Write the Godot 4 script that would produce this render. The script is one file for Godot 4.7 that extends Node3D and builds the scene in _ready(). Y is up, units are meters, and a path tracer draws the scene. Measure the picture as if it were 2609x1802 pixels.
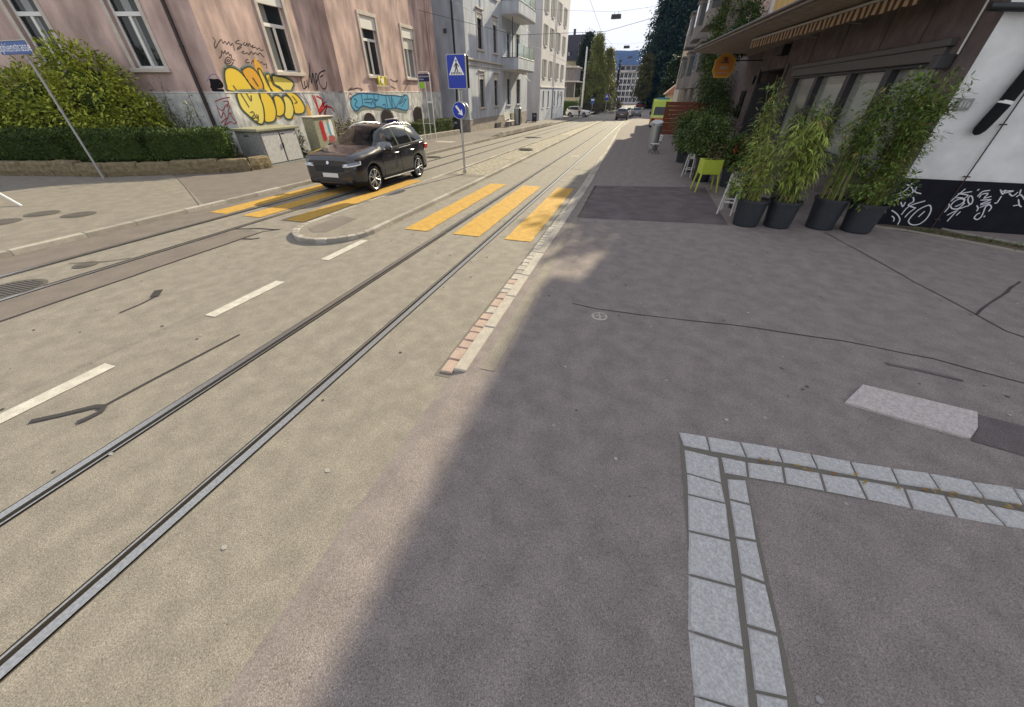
extends Node3D
# A tram street on a gentle slope. The street runs along -Z (distance s), X is to the right, the ground falls 2 cm per metre.

class MB:
	var v := PackedVector3Array()
	var n := PackedVector3Array()
	var c := PackedColorArray()
	var col := Color(1, 1, 1)
	var xf := Transform3D.IDENTITY

	func tri(a: Vector3, b: Vector3, d: Vector3) -> void:
		var A := xf * a
		var B := xf * b
		var D := xf * d
		var m := (D - A).cross(B - A)
		if m.length_squared() < 1e-16:
			return
		m = m.normalized()
		v.append(A); v.append(B); v.append(D)
		n.append(m); n.append(m); n.append(m)
		c.append(col); c.append(col); c.append(col)

	func quad(a: Vector3, b: Vector3, d: Vector3, e: Vector3) -> void:
		tri(a, b, d)
		tri(a, d, e)

	func stri(a: Vector3, b: Vector3, d: Vector3, na: Vector3, nb: Vector3, nd: Vector3) -> void:
		var A := xf * a
		var B := xf * b
		var D := xf * d
		if (D - A).cross(B - A).dot(xf.basis * (na + nb + nd)) < 0.0:
			var t := B
			B = D
			D = t
			var tn := nb
			nb = nd
			nd = tn
		v.append(A); v.append(B); v.append(D)
		n.append((xf.basis * na).normalized()); n.append((xf.basis * nb).normalized()); n.append((xf.basis * nd).normalized())
		c.append(col); c.append(col); c.append(col)

	# outward facing quad, seen from centre q
	func oquad(a: Vector3, b: Vector3, d: Vector3, e: Vector3, q: Vector3) -> void:
		if (d - a).cross(b - a).dot((a + b + d + e) * 0.25 - q) >= 0.0:
			quad(a, b, d, e)
		else:
			quad(e, d, b, a)

	func box(p: Vector3, s: Vector3, bev := 0.0) -> void:
		var h := s * 0.5
		if bev <= 0.0:
			for k in 3:
				var ax := Vector3.ZERO
				var u := Vector3.ZERO
				var w := Vector3.ZERO
				ax[k] = h[k]
				u[(k + 1) % 3] = h[(k + 1) % 3]
				w[(k + 2) % 3] = h[(k + 2) % 3]
				for sg in [-1.0, 1.0]:
					oquad(p + ax * sg - u - w, p + ax * sg + u - w, p + ax * sg + u + w, p + ax * sg - u + w, p)
			return
		var g := h - Vector3(bev, bev, bev)
		for k in 3:
			var ax := Vector3.ZERO
			var u := Vector3.ZERO
			var w := Vector3.ZERO
			ax[k] = h[k]
			u[(k + 1) % 3] = g[(k + 1) % 3]
			w[(k + 2) % 3] = g[(k + 2) % 3]
			for sg in [-1.0, 1.0]:
				oquad(p + ax * sg - u - w, p + ax * sg + u - w, p + ax * sg + u + w, p + ax * sg - u + w, p)
			# edges along axis k
			for s1 in [-1.0, 1.0]:
				for s2 in [-1.0, 1.0]:
					var i := (k + 1) % 3
					var j := (k + 2) % 3
					var e1 := Vector3.ZERO
					var e2 := Vector3.ZERO
					var al := Vector3.ZERO
					al[k] = g[k]
					e1[i] = h[i] * s1
					e1[j] = g[j] * s2
					e2[i] = g[i] * s1
					e2[j] = h[j] * s2
					oquad(p + e1 - al, p + e1 + al, p + e2 + al, p + e2 - al, p)
		for sx in [-1.0, 1.0]:
			for sy in [-1.0, 1.0]:
				for sz in [-1.0, 1.0]:
					var a := p + Vector3(h.x * sx, g.y * sy, g.z * sz)
					var b := p + Vector3(g.x * sx, h.y * sy, g.z * sz)
					var d := p + Vector3(g.x * sx, g.y * sy, h.z * sz)
					if (d - a).cross(b - a).dot(a - p) >= 0.0:
						tri(a, b, d)
					else:
						tri(a, d, b)

	# box between two corners
	func bx(a: Vector3, b: Vector3, bev := 0.0) -> void:
		box((a + b) * 0.5, (b - a).abs(), bev)

	func ring(p: Vector3, t: Vector3, r: float, seg: int, up := Vector3.UP) -> PackedVector3Array:
		var u := up if absf(t.dot(up)) < 0.95 else Vector3.RIGHT
		var a := t.cross(u).normalized()
		var b := t.cross(a).normalized()
		var o := PackedVector3Array()
		for k in seg:
			var f := TAU * k / seg
			o.append(p + (a * cos(f) + b * sin(f)) * r)
		return o

	func tube(pts: Array, r, seg := 8, cap := true) -> void:
		var prev := PackedVector3Array()
		var pc := Vector3.ZERO
		for i in pts.size():
			var t: Vector3
			if i == 0:
				t = pts[1] - pts[0]
			elif i == pts.size() - 1:
				t = pts[i] - pts[i - 1]
			else:
				t = (pts[i + 1] - pts[i]).normalized() + (pts[i] - pts[i - 1]).normalized()
			t = t.normalized()
			var rr: float = r[i] if r is Array else r
			var cur := ring(pts[i], t, rr, seg)
			if i > 0:
				for k in seg:
					var m := (k + 1) % seg
					stri(prev[k], prev[m], cur[m], prev[k] - pc, prev[m] - pc, cur[m] - pts[i])
					stri(prev[k], cur[m], cur[k], prev[k] - pc, cur[m] - pts[i], cur[k] - pts[i])
			if cap and (i == 0 or i == pts.size() - 1):
				for k in seg:
					tri(pts[i], cur[k], cur[(k + 1) % seg])
			prev = cur
			pc = pts[i]

	# profile of [radius, height], turned about the local y axis
	func lathe(prof: Array, seg := 20, o := Vector3.ZERO) -> void:
		for i in prof.size() - 1:
			var r0: float = prof[i][0]
			var y0: float = prof[i][1]
			var r1: float = prof[i + 1][0]
			var y1: float = prof[i + 1][1]
			var sl := Vector2(y1 - y0, r0 - r1).normalized()
			for k in seg:
				var f0 := TAU * k / seg
				var f1 := TAU * (k + 1) / seg
				var d0 := Vector3(cos(f0), 0, sin(f0))
				var d1 := Vector3(cos(f1), 0, sin(f1))
				var n0 := d0 * sl.x + Vector3.UP * sl.y
				var n1 := d1 * sl.x + Vector3.UP * sl.y
				var a := o + d0 * r0 + Vector3.UP * y0
				var b := o + d1 * r0 + Vector3.UP * y0
				var e := o + d1 * r1 + Vector3.UP * y1
				var f := o + d0 * r1 + Vector3.UP * y1
				if r0 > 0.0:
					stri(a, b, e, n0, n1, n1)
				if r1 > 0.0:
					stri(a, e, f, n0, n1, n0)

	# flat polygon in the local xy plane at height z, optionally with thickness t towards -z
	func poly(p: PackedVector2Array, z := 0.0, t := 0.0) -> void:
		var ix := Geometry2D.triangulate_polygon(p)
		for i in range(0, ix.size(), 3):
			var a := Vector3(p[ix[i]].x, p[ix[i]].y, z)
			var b := Vector3(p[ix[i + 1]].x, p[ix[i + 1]].y, z)
			var d := Vector3(p[ix[i + 2]].x, p[ix[i + 2]].y, z)
			if (d - a).cross(b - a).z < 0.0:
				var s := b
				b = d
				d = s
			tri(a, b, d)
			if t > 0.0:
				tri(a - Vector3(0, 0, t), d - Vector3(0, 0, t), b - Vector3(0, 0, t))
		if t > 0.0:
			for i in p.size():
				var j := (i + 1) % p.size()
				var mid := (p[i] + p[j]) * 0.5
				quad(Vector3(p[i].x, p[i].y, z), Vector3(p[j].x, p[j].y, z), Vector3(p[j].x, p[j].y, z - t), Vector3(p[i].x, p[i].y, z - t))

	# painted stroke along a polyline in the local xy plane
	func stroke(p: PackedVector2Array, w: float, z := 0.0, closed := false) -> void:
		var m := p.size()
		var last := m if closed else m - 1
		for i in last:
			var a := p[i]
			var b := p[(i + 1) % m]
			if a.distance_to(b) < 0.001:
				continue
			var d := (b - a).normalized()
			var q := Vector2(-d.y, d.x) * w * 0.5
			var e := d * w * 0.42
			var pl := PackedVector2Array([a + q, a + q * 0.5 - e, a - q * 0.5 - e, a - q, b - q, b - q * 0.5 + e, b + q * 0.5 + e, b + q])
			poly(pl, z + 0.0002 * (i % 4))

	# grid of points, smooth normals, keep(i, j) says whether a cell belongs to this mesh
	func cells(g: Array, nr: Array, keep: Callable) -> void:
		for i in g.size() - 1:
			for j in g[i].size() - 1:
				if not keep.call(i, j):
					continue
				stri(g[i][j], g[i][j + 1], g[i + 1][j + 1], nr[i][j], nr[i][j + 1], nr[i + 1][j + 1])
				stri(g[i][j], g[i + 1][j + 1], g[i + 1][j], nr[i][j], nr[i + 1][j + 1], nr[i + 1][j])

	func mesh() -> ArrayMesh:
		var a := []
		a.resize(Mesh.ARRAY_MAX)
		a[Mesh.ARRAY_VERTEX] = v
		a[Mesh.ARRAY_NORMAL] = n
		a[Mesh.ARRAY_COLOR] = c
		var m := ArrayMesh.new()
		m.add_surface_from_arrays(Mesh.PRIMITIVE_TRIANGLES, a)
		return m

const SLOPE := 0.02
var rng := RandomNumberGenerator.new()
var M := {}
var T := {}
var counts := {}
var mean := {}

func gy(s: float) -> float:
	return -SLOPE * minf(s, 110.0)

func W(x: float, y: float, s: float) -> Vector3:
	return Vector3(x, y, -s)

func G(x: float, s: float, h := 0.0) -> Vector3:
	return Vector3(x, gy(s) + h, -s)

func numbered(called: String) -> String:
	var k: int = counts.get(called, 0)
	counts[called] = k + 1
	return called if k == 0 else "%s_%03d" % [called, k]

func thing(called: String, label: String, category: String, at := Vector3.ZERO, turn := 0.0, group := "") -> Node3D:
	var o := Node3D.new()
	o.name = numbered(called)
	add_child(o)
	o.position = at
	o.rotation.y = turn
	o.set_meta("label", label)
	o.set_meta("category", category)
	if group != "":
		o.set_meta("group", group)
	return o

func struct(called: String) -> Node3D:
	var o := Node3D.new()
	o.name = numbered(called)
	add_child(o)
	o.set_meta("kind", "structure")
	return o

func part(called: String, mb: MB, mat: Material, parent: Node) -> MeshInstance3D:
	var o := MeshInstance3D.new()
	o.name = called
	o.mesh = mb.mesh()
	o.material_override = mat
	parent.add_child(o, true)
	return o

func part_mesh(called: String, m: Mesh, mat: Material, parent: Node, xf := Transform3D.IDENTITY) -> MeshInstance3D:
	var o := MeshInstance3D.new()
	o.name = called
	o.mesh = m
	o.material_override = mat
	o.transform = xf
	parent.add_child(o, true)
	return o

# ---- textures and materials -------------------------------------------------------------------------------
func noise_tex(key: String, size: int, freq: float, oct: int, lo: float, hi: float, speck := 0.0, seed_ := 1) -> void:
	var f := FastNoiseLite.new()
	f.seed = seed_
	f.noise_type = FastNoiseLite.TYPE_SIMPLEX_SMOOTH
	f.frequency = freq
	f.fractal_type = FastNoiseLite.FRACTAL_FBM
	f.fractal_octaves = oct
	var im := f.get_seamless_image(size, size)
	im.convert(Image.FORMAT_L8)
	var d := im.get_data()
	var r := RandomNumberGenerator.new()
	r.seed = seed_ * 77 + 5
	for i in d.size():
		var x := lo + (hi - lo) * d[i] / 255.0
		if speck > 0.0:
			x += (r.randf() - 0.5) * speck
			var q := r.randf()
			if q > 0.985:
				x += speck * 0.9
			elif q < 0.015:
				x -= speck * 0.8
		d[i] = clampi(int(x * 255.0), 0, 255)
	var sum := 0.0
	for i in range(0, d.size(), 37):
		sum += pow(d[i] / 255.0, 2.2)
	mean[key] = sum / ceilf(d.size() / 37.0)
	var o := Image.create_from_data(size, size, false, Image.FORMAT_L8, d)
	T[key] = ImageTexture.create_from_image(o)

func lin(r: float, g: float, b: float) -> Color:
	return Color(r, g, b).linear_to_srgb()

func mat(key: String, r: float, g: float, b: float, rough := 0.8, metal := 0.0) -> StandardMaterial3D:
	var m := StandardMaterial3D.new()
	m.resource_name = key
	m.albedo_color = lin(r, g, b)
	m.roughness = rough
	m.metallic = metal
	if rough >= 0.6:
		m.metallic_specular = 0.25   # rough stucco, cloth and leaves have hardly any gloss
	M[key] = m
	return m

# material with a fine grain and a coarse blotch multiplied in; sizes in metres per repeat
func tmat(key: String, r: float, g: float, b: float, rough: float, fine: String, fs: float, coarse := "", cs := 6.0, bump := 0.0, stretch := Vector3(1, 1, 1)) -> StandardMaterial3D:
	# the given colour is the mean of the finished surface: divide by the mean of the grain
	var q: float = mean[fine] * (mean[coarse] if coarse != "" else 1.0)
	var m := mat(key, minf(r / q, 1.0), minf(g / q, 1.0), minf(b / q, 1.0), rough)
	m.albedo_texture = T[fine]
	m.uv1_triplanar = true
	m.uv1_world_triplanar = true
	m.uv1_scale = Vector3.ONE / fs
	if coarse != "":
		m.detail_enabled = true
		m.detail_albedo = T[coarse]
		m.detail_blend_mode = BaseMaterial3D.BLEND_MODE_MUL
		m.detail_uv_layer = BaseMaterial3D.DETAIL_UV_2
		m.uv2_triplanar = true
		m.uv2_world_triplanar = true
		m.uv2_scale = stretch / cs
	if bump > 0.0:
		m.heightmap_enabled = true
		m.heightmap_texture = T[fine]
		m.heightmap_scale = bump
	return m

func leafmat(key: String, back := 0.25) -> StandardMaterial3D:
	var m := mat(key, 1, 1, 1, 0.55)
	m.metallic_specular = 0.35
	m.vertex_color_use_as_albedo = true
	m.backlight_enabled = true
	m.backlight = Color(back, back, back * 0.4)
	return m

func make_materials() -> void:
	noise_tex("grit", 1024, 0.33, 3, 0.66, 0.86, 0.3, 3)
	noise_tex("mottle", 512, 0.02, 5, 0.86, 1.0, 0.03, 12)
	noise_tex("streak", 512, 0.016, 5, 0.68, 1.04, 0.0, 14)
	noise_tex("fine", 512, 0.05, 4, 0.78, 1.0, 0.06, 4)
	noise_tex("blotch", 512, 0.012, 5, 0.82, 1.02, 0.0, 5)
	noise_tex("cloud", 512, 0.01, 4, 0.88, 1.0, 0.0, 6)
	noise_tex("stone", 512, 0.08, 4, 0.45, 1.05, 0.3, 8)
	tmat("asphalt", 0.205, 0.184, 0.154, 0.9, "grit", 3.1, "mottle", 2.9, 0.25)
	tmat("asphalt_old", 0.2, 0.178, 0.147, 0.9, "grit", 3.4, "mottle", 4.1, 0.25)
	tmat("asphalt_walk", 0.21, 0.18, 0.168, 0.92, "grit", 3.3, "mottle", 3.3, 0.3)
	tmat("asphalt_dark", 0.12, 0.1, 0.1, 0.9, "grit", 3.0, "blotch", 4.0, 0.2)
	tmat("asphalt_patch", 0.15, 0.128, 0.112, 0.88, "grit", 3.0, "cloud", 3.0, 0.2)
	for q in [M.asphalt, M.asphalt_old, M.asphalt_patch]:
		q.metallic_specular = 0.4
	tmat("tar", 0.05, 0.045, 0.045, 0.6, "fine", 0.4)
	tmat("earth", 0.11, 0.085, 0.06, 0.95, "grit", 1.0, "blotch", 4.0, 0.4)
	tmat("far_ground", 0.15, 0.15, 0.1, 0.95, "grit", 3.0, "blotch", 30.0)
	tmat("paint_yellow", 0.44, 0.265, 0.062, 0.75, "grit", 2.2, "mottle", 1.9)
	tmat("paint_white", 0.46, 0.435, 0.385, 0.75, "grit", 2.0, "mottle", 1.5)
	tmat("granite", 0.29, 0.265, 0.228, 0.8, "stone", 0.35, "cloud", 2.0, 0.15)
	tmat("granite_pale", 0.37, 0.338, 0.295, 0.8, "stone", 0.45, "cloud", 1.0, 0.1)
	tmat("granite_pink", 0.36, 0.27, 0.225, 0.8, "stone", 0.4, "cloud", 1.0, 0.1)
	tmat("gravel_concrete", 0.4, 0.36, 0.31, 0.9, "grit", 0.3, "cloud", 1.0, 0.6)
	tmat("cobble_white", 0.4, 0.39, 0.385, 0.8, "fine", 0.5, "mottle", 0.5, 0.1)
	tmat("cobble", 0.33, 0.29, 0.23, 0.85, "stone", 0.3, "blotch", 2.0)
	tmat("field_stone", 0.2, 0.16, 0.095, 0.9, "stone", 0.9, "streak", 1.1, 0.9)
	tmat("pink_stucco", 0.5, 0.365, 0.325, 0.92, "fine", 0.7, "streak", 6.0, 0.12, Vector3(1, 0.35, 1))
	tmat("plinth_grey", 0.55, 0.54, 0.52, 0.9, "fine", 0.6, "streak", 3.0, 0.1, Vector3(1, 0.5, 1))
	tmat("sandstone", 0.56, 0.5, 0.44, 0.85, "fine", 0.5, "cloud", 2.0)
	tmat("blue_stucco", 0.48, 0.51, 0.56, 0.92, "fine", 0.7, "blotch", 5.0, 0.1, Vector3(1, 0.3, 1))
	tmat("blue_plinth", 0.36, 0.32, 0.28, 0.9, "fine", 0.6, "blotch", 3.0, 0.1)
	tmat("white_stucco", 0.6, 0.57, 0.56, 0.92, "fine", 0.9, "cloud", 6.0, 0.0, Vector3(1, 0.3, 1))
	tmat("grey_stucco", 0.24, 0.215, 0.2, 0.92, "fine", 0.9, "blotch", 6.0, 0.0, Vector3(1, 0.3, 1))
	tmat("beige_stucco", 0.58, 0.48, 0.34, 0.92, "fine", 0.9, "cloud", 6.0)
	tmat("cream_stucco", 0.55, 0.47, 0.3, 0.92, "fine", 0.9, "cloud", 6.0)
	tmat("cafe_wall", 0.15, 0.122, 0.118, 0.85, "fine", 0.8, "blotch", 3.0, 0.08)
	tmat("side_wall", 0.74, 0.69, 0.66, 0.9, "fine", 0.2, "cloud", 3.0, 0.0)
	tmat("black_plinth", 0.012, 0.012, 0.018, 0.75, "fine", 0.5, "blotch", 2.0)
	tmat("ochre_board", 0.5, 0.34, 0.13, 0.75, "fine", 0.6, "cloud", 2.0, 0.0, Vector3(1, 0.2, 1))
	tmat("soffit", 0.42, 0.36, 0.29, 0.8, "fine", 0.8, "blotch", 2.0)
	tmat("roof_tile", 0.06, 0.055, 0.062, 0.8, "fine", 0.5, "blotch", 3.0)
	tmat("roof_red", 0.2, 0.1, 0.07, 0.8, "fine", 0.5, "blotch", 3.0)
	tmat("red_plank", 0.17, 0.062, 0.035, 0.8, "fine", 0.5, "blotch", 0.9, 0.1, Vector3(1, 6, 1))
	tmat("white_wood", 0.56, 0.54, 0.5, 0.7, "fine", 0.3, "blotch", 0.7)
	tmat("cabinet_grey", 0.5, 0.49, 0.475, 0.6, "fine", 0.8, "cloud", 0.9)
	tmat("cabinet_dark", 0.26, 0.265, 0.25, 0.7, "fine", 0.8, "blotch", 0.9)
	tmat("cabinet_green", 0.3, 0.29, 0.2, 0.7, "fine", 0.6, "blotch", 0.7)
	tmat("pot_plastic", 0.022, 0.026, 0.032, 0.5, "fine", 0.5, "blotch", 0.6)
	tmat("steel_grey", 0.4, 0.41, 0.4, 0.45, "fine", 0.5)
	M["steel_grey"].metallic = 0.6
	var rail := tmat("rail_steel", 0.42, 0.41, 0.39, 0.32, "fine", 0.6)
	rail.metallic = 0.9
	var rail2 := tmat("rail_dark", 0.1, 0.085, 0.07, 0.7, "fine", 0.3)
	rail2.metallic = 0.4
	tmat("iron_cover", 0.1, 0.09, 0.08, 0.6, "stone", 0.3)
	tmat("joint", 0.15, 0.135, 0.115, 0.95, "grit", 1.0)
	mat("galvanised", 0.5, 0.5, 0.5, 0.4, 0.8)
	mat("pole_grey", 0.36, 0.36, 0.36, 0.5, 0.3)
	mat("pole_white", 0.6, 0.58, 0.55, 0.5)
	mat("window_white", 0.74, 0.73, 0.7, 0.5)
	mat("window_dark", 0.05, 0.05, 0.055, 0.5)
	mat("head_grey", 0.09, 0.085, 0.082, 0.5)
	mat("shutter_cream", 0.7, 0.68, 0.62, 0.6)
	mat("shutter_green", 0.36, 0.36, 0.31, 0.7)
	mat("glass_dark", 0.018, 0.021, 0.02, 0.06)
	mat("glass_sky", 0.09, 0.1, 0.1, 0.08)
	mat("glass_curtain", 0.24, 0.25, 0.24, 0.2)
	mat("glass_cafe", 0.3, 0.32, 0.29, 0.1)
	var gg := mat("glass_green", 0.5, 0.6, 0.5, 0.1)
	gg.transparency = BaseMaterial3D.TRANSPARENCY_ALPHA
	gg.albedo_color.a = 0.55
	mat("downpipe_brown", 0.045, 0.028, 0.025, 0.5, 0.2)
	mat("black_metal", 0.015, 0.015, 0.017, 0.5)
	mat("black_rubber", 0.012, 0.012, 0.013, 0.75)
	mat("dark_room", 0.1, 0.085, 0.075, 0.9)
	mat("white_plastic", 0.75, 0.74, 0.72, 0.4)
	mat("sign_blue", 0.005, 0.03, 0.36, 0.35)
	mat("street_blue", 0.02, 0.08, 0.3, 0.4)
	mat("navy", 0.01, 0.018, 0.11, 0.4)
	mat("sign_white", 0.8, 0.8, 0.8, 0.4)
	mat("sign_black", 0.01, 0.01, 0.012, 0.5)
	mat("lime", 0.3, 0.62, 0.04, 0.5)
	mat("lime_green", 0.42, 0.5, 0.05, 0.5)
	mat("beer_yellow", 0.62, 0.34, 0.02, 0.4)
	mat("beer_orange", 0.55, 0.2, 0.02, 0.4)
	mat("beer_brown", 0.2, 0.08, 0.02, 0.5)
	mat("spray_yellow", 0.78, 0.55, 0.06, 0.7)
	mat("spray_yellow2", 0.76, 0.62, 0.14, 0.7)
	mat("spray_orange", 0.7, 0.36, 0.04, 0.7)
	mat("spray_outline", 0.07, 0.075, 0.05, 0.7)
	mat("spray_grey", 0.2, 0.23, 0.2, 0.8)
	mat("spray_black", 0.012, 0.01, 0.012, 0.7)
	mat("spray_brown", 0.07, 0.045, 0.04, 0.8)
	mat("spray_red", 0.42, 0.015, 0.02, 0.7)
	mat("spray_pink", 0.36, 0.1, 0.1, 0.8)
	mat("spray_violet", 0.26, 0.22, 0.34, 0.8)
	mat("spray_blue", 0.09, 0.33, 0.52, 0.7)
	mat("spray_blue_dark", 0.02, 0.09, 0.16, 0.7)
	mat("chalk", 0.62, 0.63, 0.66, 0.7)
	mat("fabric_yellow", 0.72, 0.62, 0.1, 0.9)
	mat("awning_tan", 0.46, 0.34, 0.25, 0.9)
	mat("awning_brown", 0.1, 0.06, 0.03, 0.9)
	mat("bar_grey", 0.42, 0.4, 0.38, 0.4, 0.4)
	mat("bark", 0.07, 0.055, 0.04, 0.95)
	mat("cane", 0.25, 0.27, 0.08, 0.6)
	mat("hedge_core", 0.05, 0.075, 0.02, 1.0)
	mat("wire", 0.02, 0.02, 0.02, 0.6)
	mat("lamp_body", 0.05, 0.05, 0.055, 0.5)
	leafmat("leaf", 0.3)
	leafmat("petal", 0.2)
	var flat := mat("tone", 1, 1, 1, 0.7)
	flat.vertex_color_use_as_albedo = true
	# cars
	var cp := mat("car_black", 0.008, 0.008, 0.012, 0.25)
	cp.clearcoat_enabled = true
	cp.clearcoat = 1.0
	cp.clearcoat_roughness = 0.03
	var cw := mat("car_white", 0.7, 0.69, 0.66, 0.3)
	cw.clearcoat_enabled = true
	cw.clearcoat = 1.0
	cw.clearcoat_roughness = 0.05
	var cr := mat("car_red", 0.3, 0.01, 0.015, 0.3)
	cr.clearcoat_enabled = true
	cr.clearcoat = 1.0
	cr.clearcoat_roughness = 0.05
	var cd := mat("car_maroon", 0.03, 0.012, 0.014, 0.3)
	cd.clearcoat_enabled = true
	cd.clearcoat = 1.0
	cd.clearcoat_roughness = 0.05
	var cg := mat("car_grey", 0.12, 0.13, 0.15, 0.3, 0.3)
	cg.clearcoat_enabled = true
	cg.clearcoat = 1.0
	cg.clearcoat_roughness = 0.05
	var ag := mat("car_glass", 0.02, 0.025, 0.025, 0.03)
	ag.transparency = BaseMaterial3D.TRANSPARENCY_ALPHA
	ag.albedo_color.a = 0.3
	mat("car_glass_dark", 0.008, 0.01, 0.012, 0.04)
	mat("alloy", 0.55, 0.55, 0.56, 0.25, 0.9)
	mat("chrome", 0.8, 0.8, 0.8, 0.08, 1.0)
	mat("headlamp", 0.75, 0.77, 0.8, 0.08)
	mat("lens", 0.2, 0.21, 0.24, 0.05)
	tmat("slab_pink", 0.42, 0.37, 0.355, 0.8, "fine", 0.6, "mottle", 0.7)
	mat("lamp_red", 0.4, 0.01, 0.01, 0.2)
	mat("orange_lamp", 0.75, 0.2, 0.03, 0.3)
	mat("plate_white", 0.6, 0.6, 0.58, 0.5)
	mat("seat_dark", 0.03, 0.03, 0.032, 0.9)
	mat("van_lime", 0.5, 0.62, 0.06, 0.35)
	mat("van_white", 0.7, 0.7, 0.66, 0.35)
	mat("van_orange", 0.7, 0.16, 0.04, 0.4)
	mat("skin", 0.42, 0.26, 0.19, 0.6)
	mat("shirt_white", 0.6, 0.62, 0.66, 0.9)
	mat("shirt_pink", 0.5, 0.33, 0.3, 0.9)
	mat("trousers_dark", 0.03, 0.025, 0.035, 0.9)
	mat("hair_dark", 0.02, 0.014, 0.01, 0.8)

const YEL_UP := [[13.58,2.92,13.79,3.03,14.02,3.02,14.22,2.93,14.38,2.76,14.51,2.50,14.63,2.26,13.47,2.28,13.41,2.45,13.45,2.67],[14.36,2.95,14.59,3.06,14.81,3.09,15.02,2.97,15.15,2.71,15.16,2.47,15.04,2.26,14.63,2.26,14.51,2.50,14.38,2.76],[15.14,3.00,15.27,3.04,15.36,2.79,15.43,2.47,15.53,2.26,15.07,2.26,15.16,2.47,15.15,2.71],[15.45,2.84,15.66,2.87,15.67,2.66,15.71,2.51,15.93,2.40,16.14,2.26,15.53,2.26,15.47,2.55],[15.78,2.82,16.08,2.82,16.45,2.78,16.76,2.68,16.90,2.57,16.77,2.42,16.53,2.26,16.21,2.28,16.01,2.44,15.78,2.53]]
const YEL_LO := [[13.66,2.14,13.81,2.24,14.70,2.24,14.74,2.00,14.73,1.71,14.62,1.40,14.52,1.23,14.37,1.12,14.18,1.17,14.04,1.27,13.85,1.47,13.67,1.68,13.63,1.89],[14.75,2.24,15.14,2.24,15.33,2.03,15.37,1.75,15.34,1.53,15.17,1.29,14.97,1.18,14.57,1.20,14.68,1.52,14.75,1.81],[15.47,2.09,15.73,2.12,15.90,1.96,15.91,1.72,15.76,1.47,15.48,1.36,15.29,1.41,15.36,1.59,15.41,1.83],[15.98,2.06,16.19,2.11,16.38,1.95,16.42,1.70,16.35,1.49,16.10,1.25,15.84,1.24,15.72,1.39,15.85,1.57,15.96,1.82],[16.19,2.24,16.67,2.22,16.97,2.01,17.11,1.71,17.06,1.53,16.83,1.41,16.42,1.43,16.41,1.62,16.44,1.89,16.34,2.08]]
const YEL_IN := [[13.70,2.45,13.80,2.26],[13.95,2.32,14.21,2.31],[14.76,2.73,14.88,2.45],[15.51,2.16,15.82,2.18]]
const YEL_IN2 := [[13.86,2.23,14.02,1.75],[14.13,2.22,14.23,1.95,14.32,2.13],[16.54,2.10,16.73,1.87,16.58,1.83],[14.00,1.56,14.12,1.58,14.15,1.48,13.93,1.37,14.12,1.36],[14.25,1.47,14.16,1.40,14.25,1.36,14.32,1.45,14.24,1.26],[14.12,1.27,14.21,1.22]]
const LUMPE := [[17.46,2.82,17.43,2.53,17.45,2.37,17.63,2.43],[17.63,2.66,17.59,2.47,17.72,2.47,17.81,2.70],[17.77,2.39,18.11,2.96,18.07,2.60,18.32,2.99,18.31,2.71,18.29,2.35],[18.24,3.36,18.26,3.26,18.11,2.96],[18.38,2.35,18.48,2.93,18.59,2.96,18.57,2.76,18.38,2.63],[19.26,3.13,18.85,3.03,18.66,2.83,18.64,2.52,18.80,2.37,19.03,2.44,19.17,2.66],[18.79,2.85,19.03,2.93]]
const RED_TAG := [[17.84,2.11,17.94,1.75,18.00,1.39,18.09,1.25],[17.98,2.09,18.02,1.50],[18.13,2.08,18.50,1.88,17.95,1.44,18.60,1.83,17.98,1.34,18.71,1.71,18.25,1.24],[18.48,1.65,18.98,1.59,19.11,1.40],[18.37,1.42,18.50,1.17]]
const GREY_TAG := [[16.97,2.22,17.29,1.94],[17.20,2.20,17.36,1.94,17.47,1.54],[18.59,2.17,18.60,1.83,18.77,1.85],[17.26,1.88,17.43,1.79]]
const SCRIBBLE := [[13.60,3.89,13.66,3.80,13.56,3.70,13.54,3.58,13.73,3.73,13.93,3.86,13.94,3.75,14.07,3.82,14.09,3.73,14.23,3.82,14.24,3.71,14.37,3.78,14.35,3.57],[14.73,3.91,14.55,3.85,14.55,3.80,14.79,3.78,14.55,3.67,14.50,3.61,14.72,3.70],[14.95,3.86,14.87,3.81,14.95,3.76,15.05,3.85,15.05,3.75,15.17,3.85,15.20,3.75,15.33,3.81,15.24,3.72,15.41,3.75,15.46,3.68,15.59,3.74,15.63,3.66,15.77,3.69],[14.78,3.58,14.66,3.54,14.76,3.50,14.91,3.54,14.96,3.48,15.12,3.59,15.18,3.51,15.32,3.57,15.39,3.50,15.53,3.57,15.61,3.50,15.69,3.45],[14.83,3.33,14.71,3.29,14.72,3.22,14.86,3.23],[14.91,3.18,15.08,3.31,15.09,3.23,15.32,3.31,15.33,3.22,15.50,3.28,15.54,3.19,15.69,3.22,15.64,3.07],[13.54,3.29,13.67,3.37,13.77,3.52,13.81,3.45,13.92,3.54,13.91,3.43,14.04,3.50,14.03,3.40,14.12,3.43,14.09,3.28,14.20,3.27],[13.75,3.23,13.88,3.33,14.00,3.34,14.02,3.24,13.90,3.15,13.78,3.15,13.75,3.23],[13.83,3.23,13.92,3.28,13.95,3.24,13.88,3.20,13.83,3.23],[13.71,3.19,13.77,3.08,13.95,3.10,14.10,3.21]]
const DARK_TAG := [[-0.36,2.62,-0.01,2.58,-0.39,2.47,-0.02,2.47,-0.42,2.32,-0.01,2.30],[-0.37,2.54,-0.04,2.62,0.01,2.43,-0.43,2.40]]
const ARC_TAG := [[-0.51,2.58,-0.23,2.79,-0.02,2.76,0.05,2.52]]
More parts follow.
